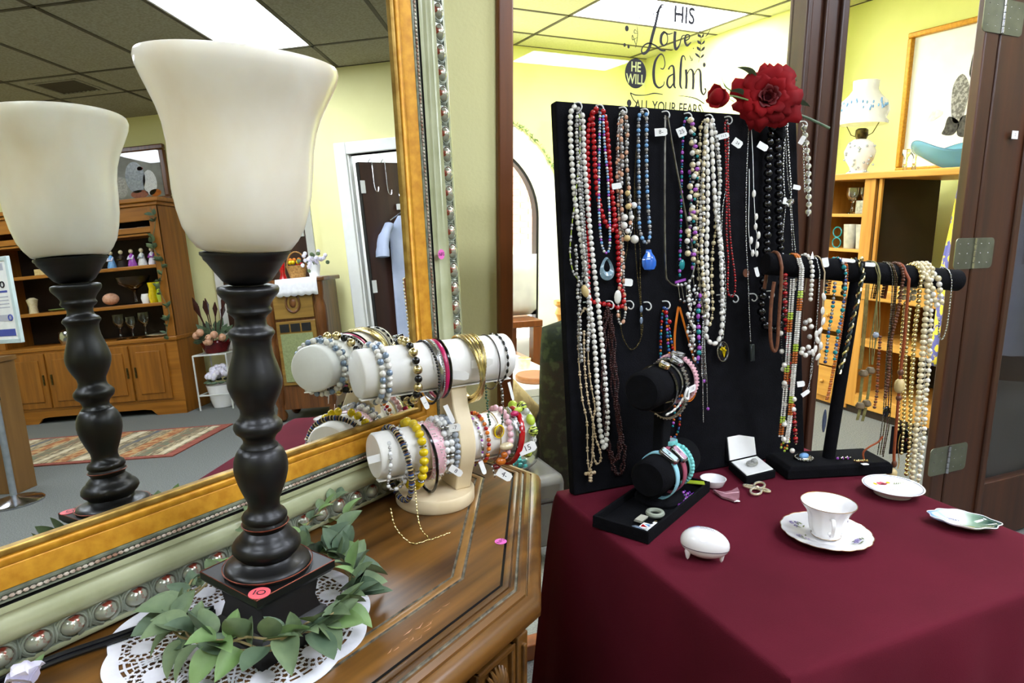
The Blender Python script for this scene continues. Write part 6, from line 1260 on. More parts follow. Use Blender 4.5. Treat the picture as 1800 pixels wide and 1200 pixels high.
# porcelain egg
ec = Vector((.668, .770, TZ + .0268)); ea = Vector((.62, -.785, 0)).normalized(); E2 = Matrix((ea, Vector((0, 0, 1)).cross(ea), Vector((0, 0, 1)))).transposed()
r = root('porcelain_egg', 'footed white porcelain egg trinket box with bluebird print', 'trinket box', (ec.x, ec.y, TZ))
def egg_pts(t0, t1, k=1.0):
    g = G()
    def f(u, v):
        a = 2 * math.pi * u; t = t0 + (t1 - t0) * v; x = .0375 * math.cos(a) * math.sin(t) * k; y = .0245 * math.sin(a) * math.sin(t) * (1 - .12 * math.cos(a) * math.sin(t)) * k; z = .0235 * math.cos(t) * k; return ec + E2 @ Vector((x, y, z))
    return g.grid(f, 36, 10, True)
mk(egg_pts(.001, math.pi * .56), 'lid', m_china, r, smooth=80); mk(egg_pts(math.pi * .565, math.pi - .001), 'lower_half', m_china, r, smooth=80)
mk(egg_pts(math.pi * .552, math.pi * .572, 1.004), 'seam_line', mat('grey_seam', '#7c7484', .4, .5, col2='#6a6272', scale=40), r)
for x, y in ((-.026, .012), (-.022, -.014), (.026, 0)):
    b = ec + E2 @ Vector((x, y, -.013)); mk(G().lathe([(.0006, -.0135 + .0), (.003, -.010), (.0052, 0), (.004, .004)], 10, b), 'foot', m_china, r)
def egg_top(x, y): q = max(0, 1 - (x / .0375) ** 2 - (y / .0245) ** 2); return ec + E2 @ Vector((x, y, .0235 * math.sqrt(q) + .0005))
g = G()
for (x, y, rx, ry) in ((-.020, .006, .006, .0035), (-.013, .005, .003, .0025), (-.025, .004, .003, .002)): g.add([egg_top(x + rx * math.cos(t * .628), y + ry * math.sin(t * .628)) for t in range(10)], [tuple(range(10))])
mk(g, 'bluebird_print', mat('blue_print', '#6f8cc4', .3, col2='#5a78b4', scale=200), r, smooth=0)
g = G(); rj = random.Random(4)
for k in range(9): x = -.009 + k * .0026; ribbon(g, [(x, .004 - .002 * (k % 3)), (x + .003, -.002 + .003 * (k % 2)), (x + .001, -.004)], .0006, egg_top)
mk(g, 'branch_print', mat('brown_print', '#7a6a78', .4, col2='#5c5060', scale=100), r, smooth=0)
# sayings plate
pc = Vector((1.158, .822, TZ)); r = root('sayings_plate', 'round white plate with painted flowers and verse by the T-bar stand', 'plate', pc)
mk(G().lathe([(0, .001), (.033, .001), (.035, .006), (.052, .016), (.0535, .0175), (.0525, .0182), (.045, .0145), (.030, .0105), (0, .0095)], 56, pc), 'plate', m_china, r, smooth=60)
mk(G().tube([pc + Vector((.050 * math.cos(t * math.pi / 28), .050 * math.sin(t * math.pi / 28), .0172)) for t in range(56)], .0005, 5, True), 'blue_line', m_slate, r)
def pp_(x, y): X = CX * x + Vector((.4067, .9135, 0)) * y; d = X.length; return pc + X + Vector((0, 0, .0102 + max(0, d - .030) * .28 + .0006))
g = G()
for k in range(5): a = k * 1.257; g.add([pp_(-.008 + .0055 * math.cos(a) + .005 * math.cos(t * .785), .024 + .004 * math.sin(a) + .004 * math.sin(t * .785)) for t in range(8)], [tuple(range(8))])
mk(g, 'rose_print', mat('rose_print', '#d05a6a', .4, col2='#b84456', scale=150), r, smooth=0); g = G()
for x, y in ((-.022, .022), (.006, .028)): g.add([pp_(x + .004 * math.cos(t * .785), y + .004 * math.sin(t * .785)) for t in range(8)], [tuple(range(8))])
mk(g, 'yellow_print', m_yellow, r, smooth=0); g = G()
for k in range(5): ribbon(g, [(.014 + .004 * k, .021 + .0005 * k), (.018 + .004 * k, .027 - .001 * k)], .0016, pp_); 
ribbon(g, [(.012, .020), (.034, .019)], .0010, pp_); mk(g, 'leaf_print', m_leafp, r, smooth=0)
rj = random.Random(17)
for y, hw_ in ((.009, .028), (.001, .024), (-.007, .020)):
    g = G(); x = -hw_
    while x < hw_:
        n_ = rj.randrange(3, 7); ribbon(g, [(x + .0016 * i, y + .0016 * math.sin(i * 2.3 + x * 900)) for i in range(n_)], .0005, pp_); x += .0016 * n_ + .0018
    mk(g, 'verse_line', m_ink, r, smooth=0)
# leaf dish
lc = Vector((1.140, .682, TZ)); la = Vector((.62, -.785, 0)); ln = Vector((.785, .62, 0)); r = root('leaf_dish', 'painted leaf-shaped souvenir dish at the table right edge', 'dish', lc)
def lout(a): return (1 + .05 * math.sin(9 * a) + .04 * math.sin(4 * a + 1)) * (1 + .10 * math.cos(a))
g = G()
def lf(u, v):
    a = 2 * math.pi * u; k = lout(a) if v > .5 else 1 + (lout(a) - 1) * v * 2
    x, y = .051 * v * math.cos(a) * k, .034 * v * math.sin(a) * k; return lc + la * x + ln * y + Vector((0, 0, .003 + .011 * v ** 2.2))
m_ld = bpy.data.materials.new('leaf_dish_paint'); m_ld.use_nodes = True
def build_ld(m):
    n = m.node_tree.nodes; l = m.node_tree.links; b = n['Principled BSDF']; b.inputs['Roughness'].default_value = .15; b.inputs['Coat Weight'].default_value = .5
    tc = n.new('ShaderNodeTexCoord'); mp = n.new('ShaderNodeMapping'); mp.inputs['Rotation'].default_value = (0, 0, rad(51.7)); no = n.new('ShaderNodeTexNoise'); no.inputs['Scale'].default_value = 30
    sx = n.new('ShaderNodeSeparateXYZ'); ad = n.new('ShaderNodeMath'); ad.operation = 'MULTIPLY_ADD'; ad.inputs[1].default_value = .02
    rp = n.new('ShaderNodeValToRGB'); e = rp.color_ramp.elements; mr_ = n.new('ShaderNodeMapRange'); mr_.inputs[1].default_value = -.038; mr_.inputs[2].default_value = .055
    l.new(tc.outputs['Object'], mp.inputs[0]); l.new(mp.outputs[0], sx.inputs[0]); l.new(tc.outputs['Object'], no.inputs['Vector']); l.new(no.outputs[0], ad.inputs[0]); l.new(sx.outputs[0], ad.inputs[2]); l.new(ad.outputs[0], mr_.inputs[0]); l.new(mr_.outputs[0], rp.inputs[0]); l.new(rp.outputs[0], b.inputs['Base Color'])
    e[0].position = 0; e[0].color = lin('#5f8fdc'); e[1].position = 1; e[1].color = lin('#24443e')
    for p, c in ((.28, '#b8cdee'), (.42, '#f0e8ec'), (.58, '#dfe6dc'), (.75, '#7f9f88')): k = e.new(p); k.color = lin(c)
build_ld(m_ld)
ld = mk(g.grid(lf, 72, 10, True), 'dish', m_ld, r, smooth=80, solid=.002)
mk(G().tube([Vector(lf(t / 72, 1)) + Vector((0, 0, .0008)) for t in range(72)], .0009, 5, True), 'white_rim', m_china, r)
def lq(x, y): v = math.hypot(x / .051, y / .034); return lc + la * x + ln * y + Vector((0, 0, .0045 + .011 * v ** 2.2))
g = G()
for k in range(9): ribbon(g, [(.0 + .004 * k, -.004 - .001 * k), (.012 + .004 * k, -.010 + .002 * math.sin(k))], .0035, lq)
mk(g, 'green_leaf_print', m_leafp, r, smooth=0); g = G(); ribbon(g, [(.008, -.010), (.020, -.012)], .003, lq); mk(g, 'yellow_print', m_yellow, r, smooth=0)
tg = text_geo('MONTGOMERY', .0075, lambda x, y: lq(-.020 + x * .8, .010 + y)); mk(tg, 'place_name', m_dkblue, r, smooth=0); mk(G().sph(lq(-.034, .016), .0035, 6, 4, (1, 1, .3)), 'red_dot', m_red, r)

# ================================================================ red silk rose on the board corner
m_rose = mat('red_silk', '#8e0a12', .8, col2='#68060d', scale=12, spec=.2); m_rosed = mat('shaded_red_silk', '#6a0810', .65, col2='#4a050c', scale=12)  # second silk is a darker copy carrying the shade of the folds
RC = BF(*(.4603,.7543), .045)
fn_ = (Vector((-.50, -.82, .10))).normalized()
RM = align(fn_)
rs = root('silk_rose', 'large red silk rose with bud lying across the board top', 'flower', RC - Vector((0, 0, .04)))
def petal_geo(Rr, Hh, wd, curl, cup, seed):
    rj = random.Random(seed); ph = [rj.uniform(0, 6) for _ in range(3)]
    def f(u, v):
        s = (u - .5) * 2; wv = wd * (.35 + .65 * math.sin(math.pi * min(.5, v * .62 + .06) )) * (1 - .10 * v ** 6)
        a = s * wv; rr = Rr * (.35 + .65 * v ** .8) + curl * max(0, v - .55) ** 2 * 2.2; z = Hh * v - cup * Hh * max(0, v - .7) ** 2 * 3
        rf = .10 * math.sin(4.2 * s + ph[0]) * v ** 2 + .07 * math.sin(9 * s + ph[1]) * v ** 3
        edge = (1 - .16 * abs(s) ** 3 * v)
        return (rr * (1 + rf) * math.cos(a) * edge, rr * (1 + rf) * math.sin(a) * edge, z * (1 - .2 * abs(s) ** 3) - .012)
    return G().grid(f, 9, 8)
mk(G().lathe([(0, -.016), (.016, -.014), (.018, -.006), (.012, .002), (0, .004)], 16, RC, RM, lambda a, i: 1 + .12 * math.sin(3 * a + i)), 'heart', mat('shaded_rose_heart', '#330308', .8, col2='#1e0205', scale=30, spec=.1), rs, smooth=70)  # near-black centre, shade of the hollow put into the colour
for k in range(5):
    q_ = petal_geo(.011, .028, .8, .004, .2, 200 + k); rz = Matrix.Rotation(k * 1.257, 3, 'Z'); q_.v = [tuple(RC + RM @ (rz @ Vector(p)) * .9) for p in q_.v]; mk(q_, 'inner_petal', m_rosed, rs, smooth=80, solid=.0006)
layers = [(5, .013, .030, .9, .004, .1, m_rosed), (5, .021, .034, .85, .012, .3, m_rosed), (6, .032, .036, .72, .035, .7, m_rose), (7, .043, .033, .70, .060, 1.3, m_rose), (7, .052, .024, .68, .075, 1.8, m_rose)]
sd = 0
for li, (n, Rr, Hh, wd, cu, cp, m) in enumerate(layers):
    for k in range(n):
        sd += 1; g = petal_geo(Rr * (1 + .12 * math.sin(sd * 2.3)), Hh * (1 + .10 * math.cos(sd * 1.7)), wd, cu, cp, sd); a = 2 * math.pi * k / n + li * .5; rz = Matrix.Rotation(a, 3, 'Z')
        g.v = [tuple(RC + RM @ (rz @ Vector(p)) * .80) for p in g.v]; mk(g, 'petal', m, rs, smooth=80, solid=.0006)
BD = BF(*(.3504,.7497), .03); MB_ = align(Vector((-.85, -.35, .15)))
bud = mk(G().lathe([(.003, -.019), (.013, -.014), (.0190, -.003), (.0185, .008), (.013, .018), (.005, .024), (0, .024)], 18, BD, MB_, lambda a, i: 1 + .08 * math.sin(3 * a + i)), 'bud', m_rose, rs, smooth=70)
for k in range(4):
    g = leaf_geo(.030, .020, .5, .2); rz = Matrix.Rotation(k * 1.57 + .4, 3, 'Z') @ Matrix.Rotation(rad(-70), 3, 'Y'); g.v = [tuple(BD + MB_ @ (rz @ Vector(p) + Vector((0, 0, -.012)))) for p in g.v]; mk(g, 'sepal', m_leaf, bud)
for i in range(3):
    g = petal_geo(.0180, .032, 1.2, .010, .4, 60 + i); rz = Matrix.Rotation(i * 2.1, 3, 'Z'); g.v = [tuple(BD + MB_ @ (rz @ Vector(p))) for p in g.v]; mk(g, 'bud_petal', m_rose, bud, smooth=80, solid=.0006)
mk(G().tube(cr([RC + fn_ * -.01 + CX * .02 + Vector((0, 0, -.02)), BF(*(.5282,.7336), .03), BF(*(.5762,.723), .035), BF(*(.6354,.7029), .04)], 6), .0030, 8), 'stem', m_leaf2, rs)
mk(G().tube(cr([BD + Vector((.014, 0, 0)), BF(*(.384,.7564), .03), RC + Vector((-.02, .01, -.01))], 5), .0018, 6), 'bud_stem', m_leaf3, rs)
for (px, h, lf_, s) in (((.4388,.7898), 140, 50, 1.1), ((.509,.7714), 5, 45, 1.2), ((.5142,.7411), -25, 15, 1.3), ((.4062,.7578), 165, 25, .8)):
    inst(lmesh[(1, 0)], 'leaf', BF(px[0], px[1], .035), rs, s, (0, rad(-lf_), rad(h)))
mk(G().tube(cr([BF(*(.3865,.7452), .03), BF(*(.3639,.7641), .02), BF(*(.3618,.782), .02)], 5), .0009, 5).tube(cr([BF(*(.3652,.7957), .02), BF(*(.376,.7762), .02), BF(*(.3963,.7685), .02)], 5), [.0005] * 4 + [.0016] * 4 + [.001] * 3, 5), 'tendrils', m_leaf3, rs)

# ================================================================ back room: arch, hutch and furniture
def arch_ring(R0, R1, y0, y1):
    g = G(); prof = []
    pts = [(1, 0.0)] + [(math.cos(a * math.pi / 32), math.sin(a * math.pi / 32)) for a in range(33)] + [(-1, 0.0)]
    vs = []
    for i, (c, s) in enumerate(pts):
        z0 = 0 if i in (0, len(pts) - 1) else 1.20
        for R, y in ((R0, y0), (R1, y0), (R1, y1), (R0, y1)): vs.append((2.24 + R * c, y, z0 + (R * s if z0 else 0)))
    n = len(pts); return g.add(vs, [(i * 4 + j, i * 4 + (j + 1) % 4, i * 4 + 4 + (j + 1) % 4, i * 4 + 4 + j) for i in range(n - 1) for j in range(4)])
aw = sroot('window_2', (2.24, 6.0, 0))
mk(arch_ring(.69, .94, 5.945, 5.975), 'arch_casing', m_white, aw, smooth=30)
mk(arch_ring(.665, .692, 5.955, 6.05), 'iron_frame', m_black, aw, smooth=30)
mk(G().box(2.225, 2.255, 6.0, 6.03, 0, 1.88), 'mullion', m_black, aw); mk(G().box(2.855, 2.905, 5.94, 5.985, .42, .54), 'latch', m_black, aw)
m_brk = mat('pink_brick', '#d9a99a', .85, col2='#c68f7e', scale=6, bump=.4, bscale=60); m_mort = mat('pale_mortar', '#e6ddd2', .9, col2='#dcd2c6', scale=20)
ow = sroot('wall_outside', (2.3, 7.4, 0)); mk(G().box(.8, 3.8, 7.4, 7.5, 0, 2.6), 'mortar', m_mort, ow, smooth=0)
bm_ = mesh(G().box(-.10, .10, -.012, .012, -.03, .03), 'brick', m_brk, 0)
for k in range(18):
    for j in range(14):
        x = .92 + j * .215 + (.1 if k % 2 else 0)
        if x < 3.75: inst(bm_, 'brick', (x, 7.395, .9 + k * .072), ow)
g = G(); rj = random.Random(8)
for k in range(170):
    a = rad(rj.uniform(-2, 85)); R_ = .95 + rj.uniform(-.012, .022); c = Vector((2.24 + R_ * math.cos(a), 5.925, 1.20 + R_ * math.sin(a))); d = Vector((rj.uniform(-1, 1), rj.uniform(-.6, .1), rj.uniform(-1, 1))).normalized() * .022; e = d.orthogonal().normalized() * .009
    g.add([c - d, c + e, c + d, c - e], [(0, 1, 2, 3)])
ig = root('ivy_garland', 'thin green ivy garland along the white arch casing', 'garland', (3.1, 5.95, 1.3)); mk(g, 'ivy_leaves', m_leaf3, ig, smooth=0, kind='stuff'); mk(G().tube([(2.24 + .95 * math.cos(rad(a)), 5.93, 1.20 + .95 * math.sin(rad(a))) for a in range(0, 86, 5)], .003, 5), 'vine', m_twig, ig)

# oak entertainment hutch, facing -x
HX, HB = 3.69, 4.27
hr = root('oak_hutch', 'golden oak hutch with open shelves seen through the doorway', 'hutch', (3.98, 2.7, 0))
def hb(x0, x1, y0, y1, z0, z1, nm, m, bev=.003): return mk(G().box(x0, x1, y0, y1, z0, z1), nm, m, hr, smooth=0, bev=bev)
YA, YB_, YC = 2.02, 2.972, 3.40
hb(HX - .03, HB, YA - .03, YC + .03, 1.455, 1.495, 'top_board', m_oak, .006)
hb(HX, HB, YC - .02, YC, .05, 1.455, 'side_panel', m_oakz); hb(HX, HB, YA, YA + .02, .05, 1.455, 'side_panel', m_oakz)
hb(HX, HB, YB_ - .032, YB_ + .032, .05, 1.455, 'divider', m_oakz); hb(HX - .008, HX + .0, YB_ - .038, YB_ + .038, .05, 1.455, 'face_stile', m_oakz)
hb(HX, HX + .02, YB_ - .075, YB_ - .055, .80, 1.455, 'door_edge', m_oakz)
for z in (1.241, 1.024): hb(HX + .01, HB - .02, YB_ + .03, YC - .02, z - .012, z + .008, 'shelf', m_oak)
hb(HB - .02, HB - .005, YB_, YC, .85, 1.455, 'back_panel', m_dkin); hb(HB - .02, HB - .005, (3.0704,1.3416)[0], YB_, .85, 1.455, 'back_panel', m_dkin); hb(HX + .02, HB - .02, YB_ - .05, YB_ - .034, .85, 1.455, 'bay_lining', m_dkin)
hb(HX - .012, HB, YA, YC, .80, .86, 'waist_board', m_oak); hb(HX - .02, HX + .02, YA, YC, .73, .80, 'waist_rail', m_oak, .008)
for z in (.06, .27, .50): 
    d_ = hb(HX - .014, HX, YB_ + .045, YC - .025, z, z + .20, 'drawer', m_oak, .004); mk(G().sph((HX - .022, (YB_ + YC) / 2, z + .10), .013, 8, 6), 'knob', m_oak, d_)
for z in (.47, .12): hb(HX, HB - .02, YA, YB_ - .03, z - .015, z + .015, 'lower_shelf', m_oak); 
hb(HX - .006, HX + .015, YA, YB_ - .03, .44, .49, 'shelf_rail', m_oak); hb(HX - .008, HX + .015, YA, YB_ - .03, .05, .13, 'base_rail', m_oak); hb(HB - .02, HB - .005, YA, YB_, .05, .80, 'back_panel', m_dkin); hb(HX, HX + .03, YB_ + .03, YC, .02, .06, 'plinth', m_oakz); hb(HX + .01, HB, YA, YC, .0, .05, 'plinth', m_dkin)
# glassware on its shelves
def goblet(c, s, label, m=m_glass, group='glasses on the oak hutch'): thing(G().lathe([(0, 0), (.03 * s, 0), (.028 * s, .004), (.005 * s, .010), (.004 * s, .07 * s), (.02 * s, .085 * s), (.036 * s, .12 * s), (.034 * s, .16 * s), (.031 * s, .16 * s), (.032 * s, .12 * s), (.016 * s, .09 * s), (0, .085 * s)], 18, c), 'goblet', m, label, 'glass', group, smooth=60)
for k, (y, x) in enumerate(((3.07, 3.78), (3.13, 3.74), (3.19, 3.80))): goblet((x, y, 1.2495), 1.0, ('stemmed glass goblet closest to the hutch divider', 'stemmed glass goblet in the middle of the upper shelf', 'stemmed glass goblet half hidden by the partition post')[k])
m_tumb = mat('frosted_tumbler', '#cfc9b8', .3, col2='#b8b2a2', scale=30, trans=.3)
for k, y in enumerate((3.055, 3.145)): thing(G().lathe([(0, 0), (.032, 0), (.042, .15), (.040, .152), (.030, .006), (0, .006)], 20, (3.76, y, 1.0325)), 'tumbler', m_tumb, ('frosted tumbler beside the hutch divider', 'frosted tumbler left of its twin on the lower shelf')[k], 'glass', 'glasses on the oak hutch', smooth=60)
thing(G().box(3.73, 3.80, 3.045, 3.10, 1.2495, 1.33), 'gift_box', m_grey, 'small grey box on the upper hutch shelf', 'box', smooth=0, bev=.003)
r = root('ring_stand', 'green wire double ring ornament on the lower hutch shelf', 'ornament', (3.75, 3.24, 1.0325)); 
for z in (1.0325 + .032, 1.0325 + .10): mk(G().tube([(3.75, 3.235 + .032 * math.cos(t * .3927), z + .032 * math.sin(t * .3927)) for t in range(16)], .004, 6, True), 'ring', m_teal, r)
# on top: parlour lamp, glass bowl, candlesticks
m_milk = mat('milk_glass', '#f2f0f2', .25, col2='#e6e4ea', scale=12, sub=.1, coat=.4)
r = root('parlour_lamp', 'white floral parlour lamp with tiered shade on the oak hutch', 'lamp', (3.93, 3.27, 1.495)); o = (3.93, 3.27, 1.495)
mk(G().lathe([(0, 0), (.075, 0), (.072, .015), (.05, .03), (.055, .05), (.085, .10), (.095, .15), (.075, .20), (.045, .225), (0, .23)], 28, o), 'font', m_milk, r, smooth=60); mk(G().lathe([(.03, .228), (.04, .25), (.038, .285), (.025, .295), (0, .295)], 20, o), 'burner', m_bronze, r)
mk(G().lathe([(.148, .318), (.150, .335), (.135, .355), (.150, .40), (.135, .46), (.095, .50), (.075, .53), (.078, .585), (.073, .585), (.070, .53), (.09, .495), (.128, .455), (.142, .40), (.128, .36), (.142, .33)], 32, o, None, lambda a, i: 1 + (.03 * math.sin(10 * a) if i in (7, 8) else 0)), 'shade', m_milk, r, smooth=60)
mk(G().tube([(o[0] + .125 * math.cos(t * .2618), o[1] + .125 * math.sin(t * .2618), o[2] + .322) for t in range(24)], .004, 6, True).tube([(o[0], o[1] - .12, o[2] + .32), (o[0], o[1] - .08, o[2] + .26), (o[0], o[1] - .03, o[2] + .24)], .003, 5).tube([(o[0], o[1] + .12, o[2] + .32), (o[0], o[1] + .08, o[2] + .26), (o[0], o[1] + .03, o[2] + .24)], .003, 5), 'shade_ring', m_bronze, r)
gq = G(); rj = random.Random(6)
for k in range(26):
    a = rad(rj.uniform(150, 290)); z = rj.uniform(.39, .46); R_ = .153 - abs(z - .40) * .25; c = Vector((o[0] + R_ * math.cos(a), o[1] + R_ * math.sin(a), o[2] + z)); gq.sph(c, .010, 6, 4, (.5, .5, 1))
mk(gq, 'blue_flower_print', m_blueb, r)
gq = G()
for k in range(24):
    a = rad(rj.uniform(150, 290)); z = rj.uniform(.02, .2); R_ = .06 + .035 * math.sin(max(0, z - .02) * 15) + .006; gq.sph((o[0] + R_ * math.cos(a), o[1] + R_ * math.sin(a), o[2] + z), .008, 6, 4)
mk(gq, 'flower_print', m_greyb, r)
m_bglass = mat('blue_glass', '#8fd0f0', .05, trans=.5, ior=1.2)
g = G(); bc = Vector((3.98, 2.63, 1.4962))
def bowlf(u, v):
    a = 2 * math.pi * u; R_ = .05 + .23 * v ** 1.1; z = .005 + .13 * v ** 1.6 + .035 * math.sin(3 * a + .5) * v ** 3; return bc + Vector((R_ * .75 * math.cos(a), R_ * math.sin(a), z))
r = root('glass_bowl', 'ruffled blue glass bowl on top of the oak hutch', 'bowl', bc); mk(g.grid(bowlf, 60, 12, True), 'bowl_wall', m_bglass, r, smooth=80, solid=.004); mk(G().lathe([(0, 0), (.045, 0), (.05, .007), (0, .012)], 24, bc), 'foot', m_bglass, r); mk(G().tube([bowlf(t / 60, 1) for t in range(60)], .0025, 6, True), 'rim', mat('blue_rim', '#5a86a0', .2, col2='#4a7690', scale=20), r)
for k, y in enumerate((3.03, 2.97)): thing(G().lathe([(0, 0), (.03, 0), (.012, .015), (.01, .10), (.025, .12), (.022, .15), (0, .145)], 16, (4.05, y, 1.495)), 'candlestick', m_glass, ('clear candlestick beside the parlour lamp', 'clear candlestick next to the blue bowl')[k], 'candlestick', 'glass candlesticks', smooth=60)
# framed portrait on the wall
pf = root('framed_print', 'black and white portrait print in thin gold frame', 'picture', (4.44, 2.9, 1.55)); y0, y1, z0, z1 = 2.45, 3.34, 1.56, 2.40
mk(G().box(4.435, 4.445, y0, y1, z0, z1), 'paper', m_white, pf, smooth=0)
for a in ((y0 - .035, y1 + .035, z0 - .035, z0), (y0 - .035, y1 + .035, z1, z1 + .035), (y0 - .035, y0, z0, z1), (y1, y1 + .035, z0, z1)): mk(G().box(4.405, 4.447, *a), 'frame_rail', m_gilt, pf, bev=.008)
def PQ(y, z): return (4.433, y, z)
m_pg = mat('print_grey', '#6a6864', .8, col2='#a8a6a2', scale=60, lo=.45, hi=.6); m_pd = mat('print_black', '#2a2826', .8, col2='#55534f', scale=50); m_pl = mat('print_light_grey', '#c9c7c2', .8, col2='#e4e2de', scale=40)
def blob(pts, m, nm): 
    c = cr(pts, 5, True); mk(G().add([PQ(p[0], p[1]) for p in c], [tuple(range(len(c)))]), nm, m, pf, smooth=0)
blob([(2.8911,2.2542),(2.9327,2.2295),(2.9443,2.1552),(2.9442,2.0982),(2.9122,2.066),(2.91,2.1589),(2.88,2.1929),(2.8338,2.2004)], m_pd, 'print_hair'); blob([(2.91,2.1589),(2.9131,2.0728),(2.8727,2.0262),(2.8147,2.05),(2.8317,2.1837)], m_pl, 'print_face')
blob([(2.9886,2.1125),(3.0392,2.0524),(3.037,1.9135),(3.0111,1.8232),(2.9615,1.8349),(2.9351,1.9684),(2.9365,2.0363)], m_pg, 'print_flowers'); blob([(3.0456,1.8621),(3.0673,1.7941),(3.0779,1.7561),(3.002,1.7487),(2.974,1.819)], m_pd, 'print_sleeve'); blob([(2.9636,1.8524),(2.9796,1.7465),(2.913,1.7332),(2.8839,1.8395)], m_pd, 'print_lap'); blob([(2.9251,2.0008),(2.9287,1.9165),(2.8809,1.927),(2.8895,1.9954)], m_pd, 'print_vest'); blob([(3.1582,1.9113),(3.1906,1.8541),(3.1508,1.8496),(3.0936,1.8855),(3.1039,1.908)], m_pl, 'print_smudge')
# patterned scarf hanging from a hook on the far side of the jamb
m_scarf = mat('paisley_cloth', '#d8c23a', .8, col2='#5a5a9a', scale=26, lo=.47, hi=.5, detail=3); m_scarf2 = mat('paisley_cloth_red', '#b8584a', .8, col2='#c8c4cc', scale=34, lo=.47, hi=.52)
sr = root('scarf', 'yellow and blue paisley scarf hanging inside the doorway', 'scarf', (3.0, 1.95, .5))
sy0, sz0 = (1.9954,1.3942); sy1, sz1 = (2.0417,1.0152); sy2, sz2 = (2.0367,.5684)
def scf2(k):
    def f(u, v):
        yl = sy0 + (sy1 - sy0) * min(v / .45, 1) + (sy2 - sy1) * max(0, (v - .45) / .55); z = sz0 + (sz2 - sz0) * v; w = .01 + .16 * min(1, v * 2)
        return (3.02 + k * .02 + .014 * math.sin(u * 9 + v * 3 + k), yl - u * w, z)
    return f
mk(G().grid(scf2(0), 14, 24), 'cloth_front', m_scarf, sr, smooth=80, solid=.003); mk(G().grid(scf2(1), 14, 24), 'cloth_back', m_scarf2, sr, smooth=80, solid=.003); mk(G().tube([(3.03, sy0 - .01, sz0 + .004), (3.03, sy0 - .01, sz0 + .03), (3.03, 1.70, sz0 + .05)], .004, 6), 'peg', m_brown, sr)

# chairs and tables behind the glass
m_gvel = mat('green_velvet', '#0c1209', .85, col2='#232a18', scale=28, lo=.5, hi=.62, spec=.2, bump=.4, bscale=200)
vc = root('velvet_chair', 'dark green floral velvet chair behind the glass', 'chair', (1.42, 2.28, 0))
def chair_back(u, v):
    a = 2 * math.pi * u; w = .30 * (1 - .10 * v ** 3) ; d = .075; c = math.copysign(abs(math.cos(a)) ** .5, math.cos(a)); s = math.copysign(abs(math.sin(a)) ** .7, math.sin(a)); k = 1 if v < .93 else math.sqrt(max(0, 1 - ((v - .93) / .07) ** 2)) * .6 + .4
    return (1.43 + w * c * k, 2.24 + d * s * k + .06 * v, .10 + .77 * v)
g = G().grid(chair_back, 32, 18, True); n0 = 32 * 17; g.f.append(tuple(n0 + i for i in range(32))); mk(g, 'backrest', m_gvel, vc, smooth=70)
mk(G().box(1.16, 1.70, 2.30, 2.56, .24, .44), 'seat', m_gvel, vc, bev=.04)
for x in (1.19, 1.67):
    for y in (2.26, 2.52): mk(G().lathe([(.018, 0), (.026, .10), (.028, .25)], 10, (x, y, 0)), 'leg', m_brown, vc)
ot = root('ottoman', 'low grey leather ottoman left of the green chair', 'ottoman', (.93, 2.28, 0)); m_gl = mat('grey_leather', '#5e5e5a', .35, col2='#50504c', scale=12, coat=.2)
mk(G().box(.66, 1.115, 2.02, 2.46, .24, .345), 'cushion', m_gl, ot, bev=.03); mk(G().box(.68, 1.10, 2.04, 2.44, .07, .24), 'base', m_gl, ot, bev=.01)
for x in (.70, 1.08):
    for y in (2.06, 2.42): mk(G().lathe([(.012, 0), (.018, .07)], 8, (x, y, 0)), 'foot', m_dkin, ot)
thing(G().lathe([(0, 0), (.055, 0), (.09, .04), (.098, .09), (.08, .145), (.07, .155), (.068, .15), (.076, .14), (.092, .09), (.084, .04), (.05, .008), (0, .006)], 28, (.955, 2.14, .346)), 'fish_bowl', m_glass, 'round clear glass bowl on the grey ottoman', 'bowl', smooth=60)
g = G()
for k in range(22): a = k * 2.4; R_ = .012 * math.sqrt(k); g.sph((.955 + R_ * math.cos(a), 2.14 + R_ * math.sin(a), .362 + .008 * (k % 3)), .011, 6, 4)
thing(g, 'glass_pebbles', m_teal, 'teal glass pebbles inside the round bowl', 'pebbles', kind='stuff')
m_pil = mat('tan_damask', '#9c8a5c', .8, col2='#7d6c42', scale=16, lo=.48, hi=.56, bump=.3)
def pillow(u, v):
    x, y = (u - .5) * 2, (v - .5) * 2; t = .075 * (1 - abs(x) ** 3) ** .6 * (1 - abs(y) ** 3) ** .6; k = 1 - .06 * (1 - x * x) * abs(y) ** 3; return x * .19 * (1 - .07 * (1 - y * y)), y * .19 * (1 - .07 * (1 - x * x)), t
g = G(); PMx = Matrix.Translation((1.08, 2.40, .475)) @ Matrix.Scale(.62, 4) @ Matrix.Rotation(rad(25), 4, 'Z') @ Matrix.Rotation(rad(72), 4, 'X') @ Matrix.Rotation(rad(40), 4, 'Z')
for sgn in (1, -1): g.grid(lambda u, v: tuple(PMx @ Vector((pillow(u, v)[0], pillow(u, v)[1], sgn * pillow(u, v)[2]))), 14, 14)
thing(g, 'throw_pillow', m_pil, 'tan damask pillow leaning between ottoman and chair', 'pillow', smooth=70)
wt = root('white_table', 'low white table with a round wooden board behind the glass', 'table', (1.1, 2.95, 0)); mk(G().box(.55, 1.50, 2.62, 3.40, .46, .50), 'tabletop', m_white, wt, bev=.004)
for x in (.60, 1.45):
    for y in (2.67, 3.35): mk(G().box(x - .025, x + .025, y - .025, y + .025, 0, .46), 'leg', m_white, wt, smooth=0)
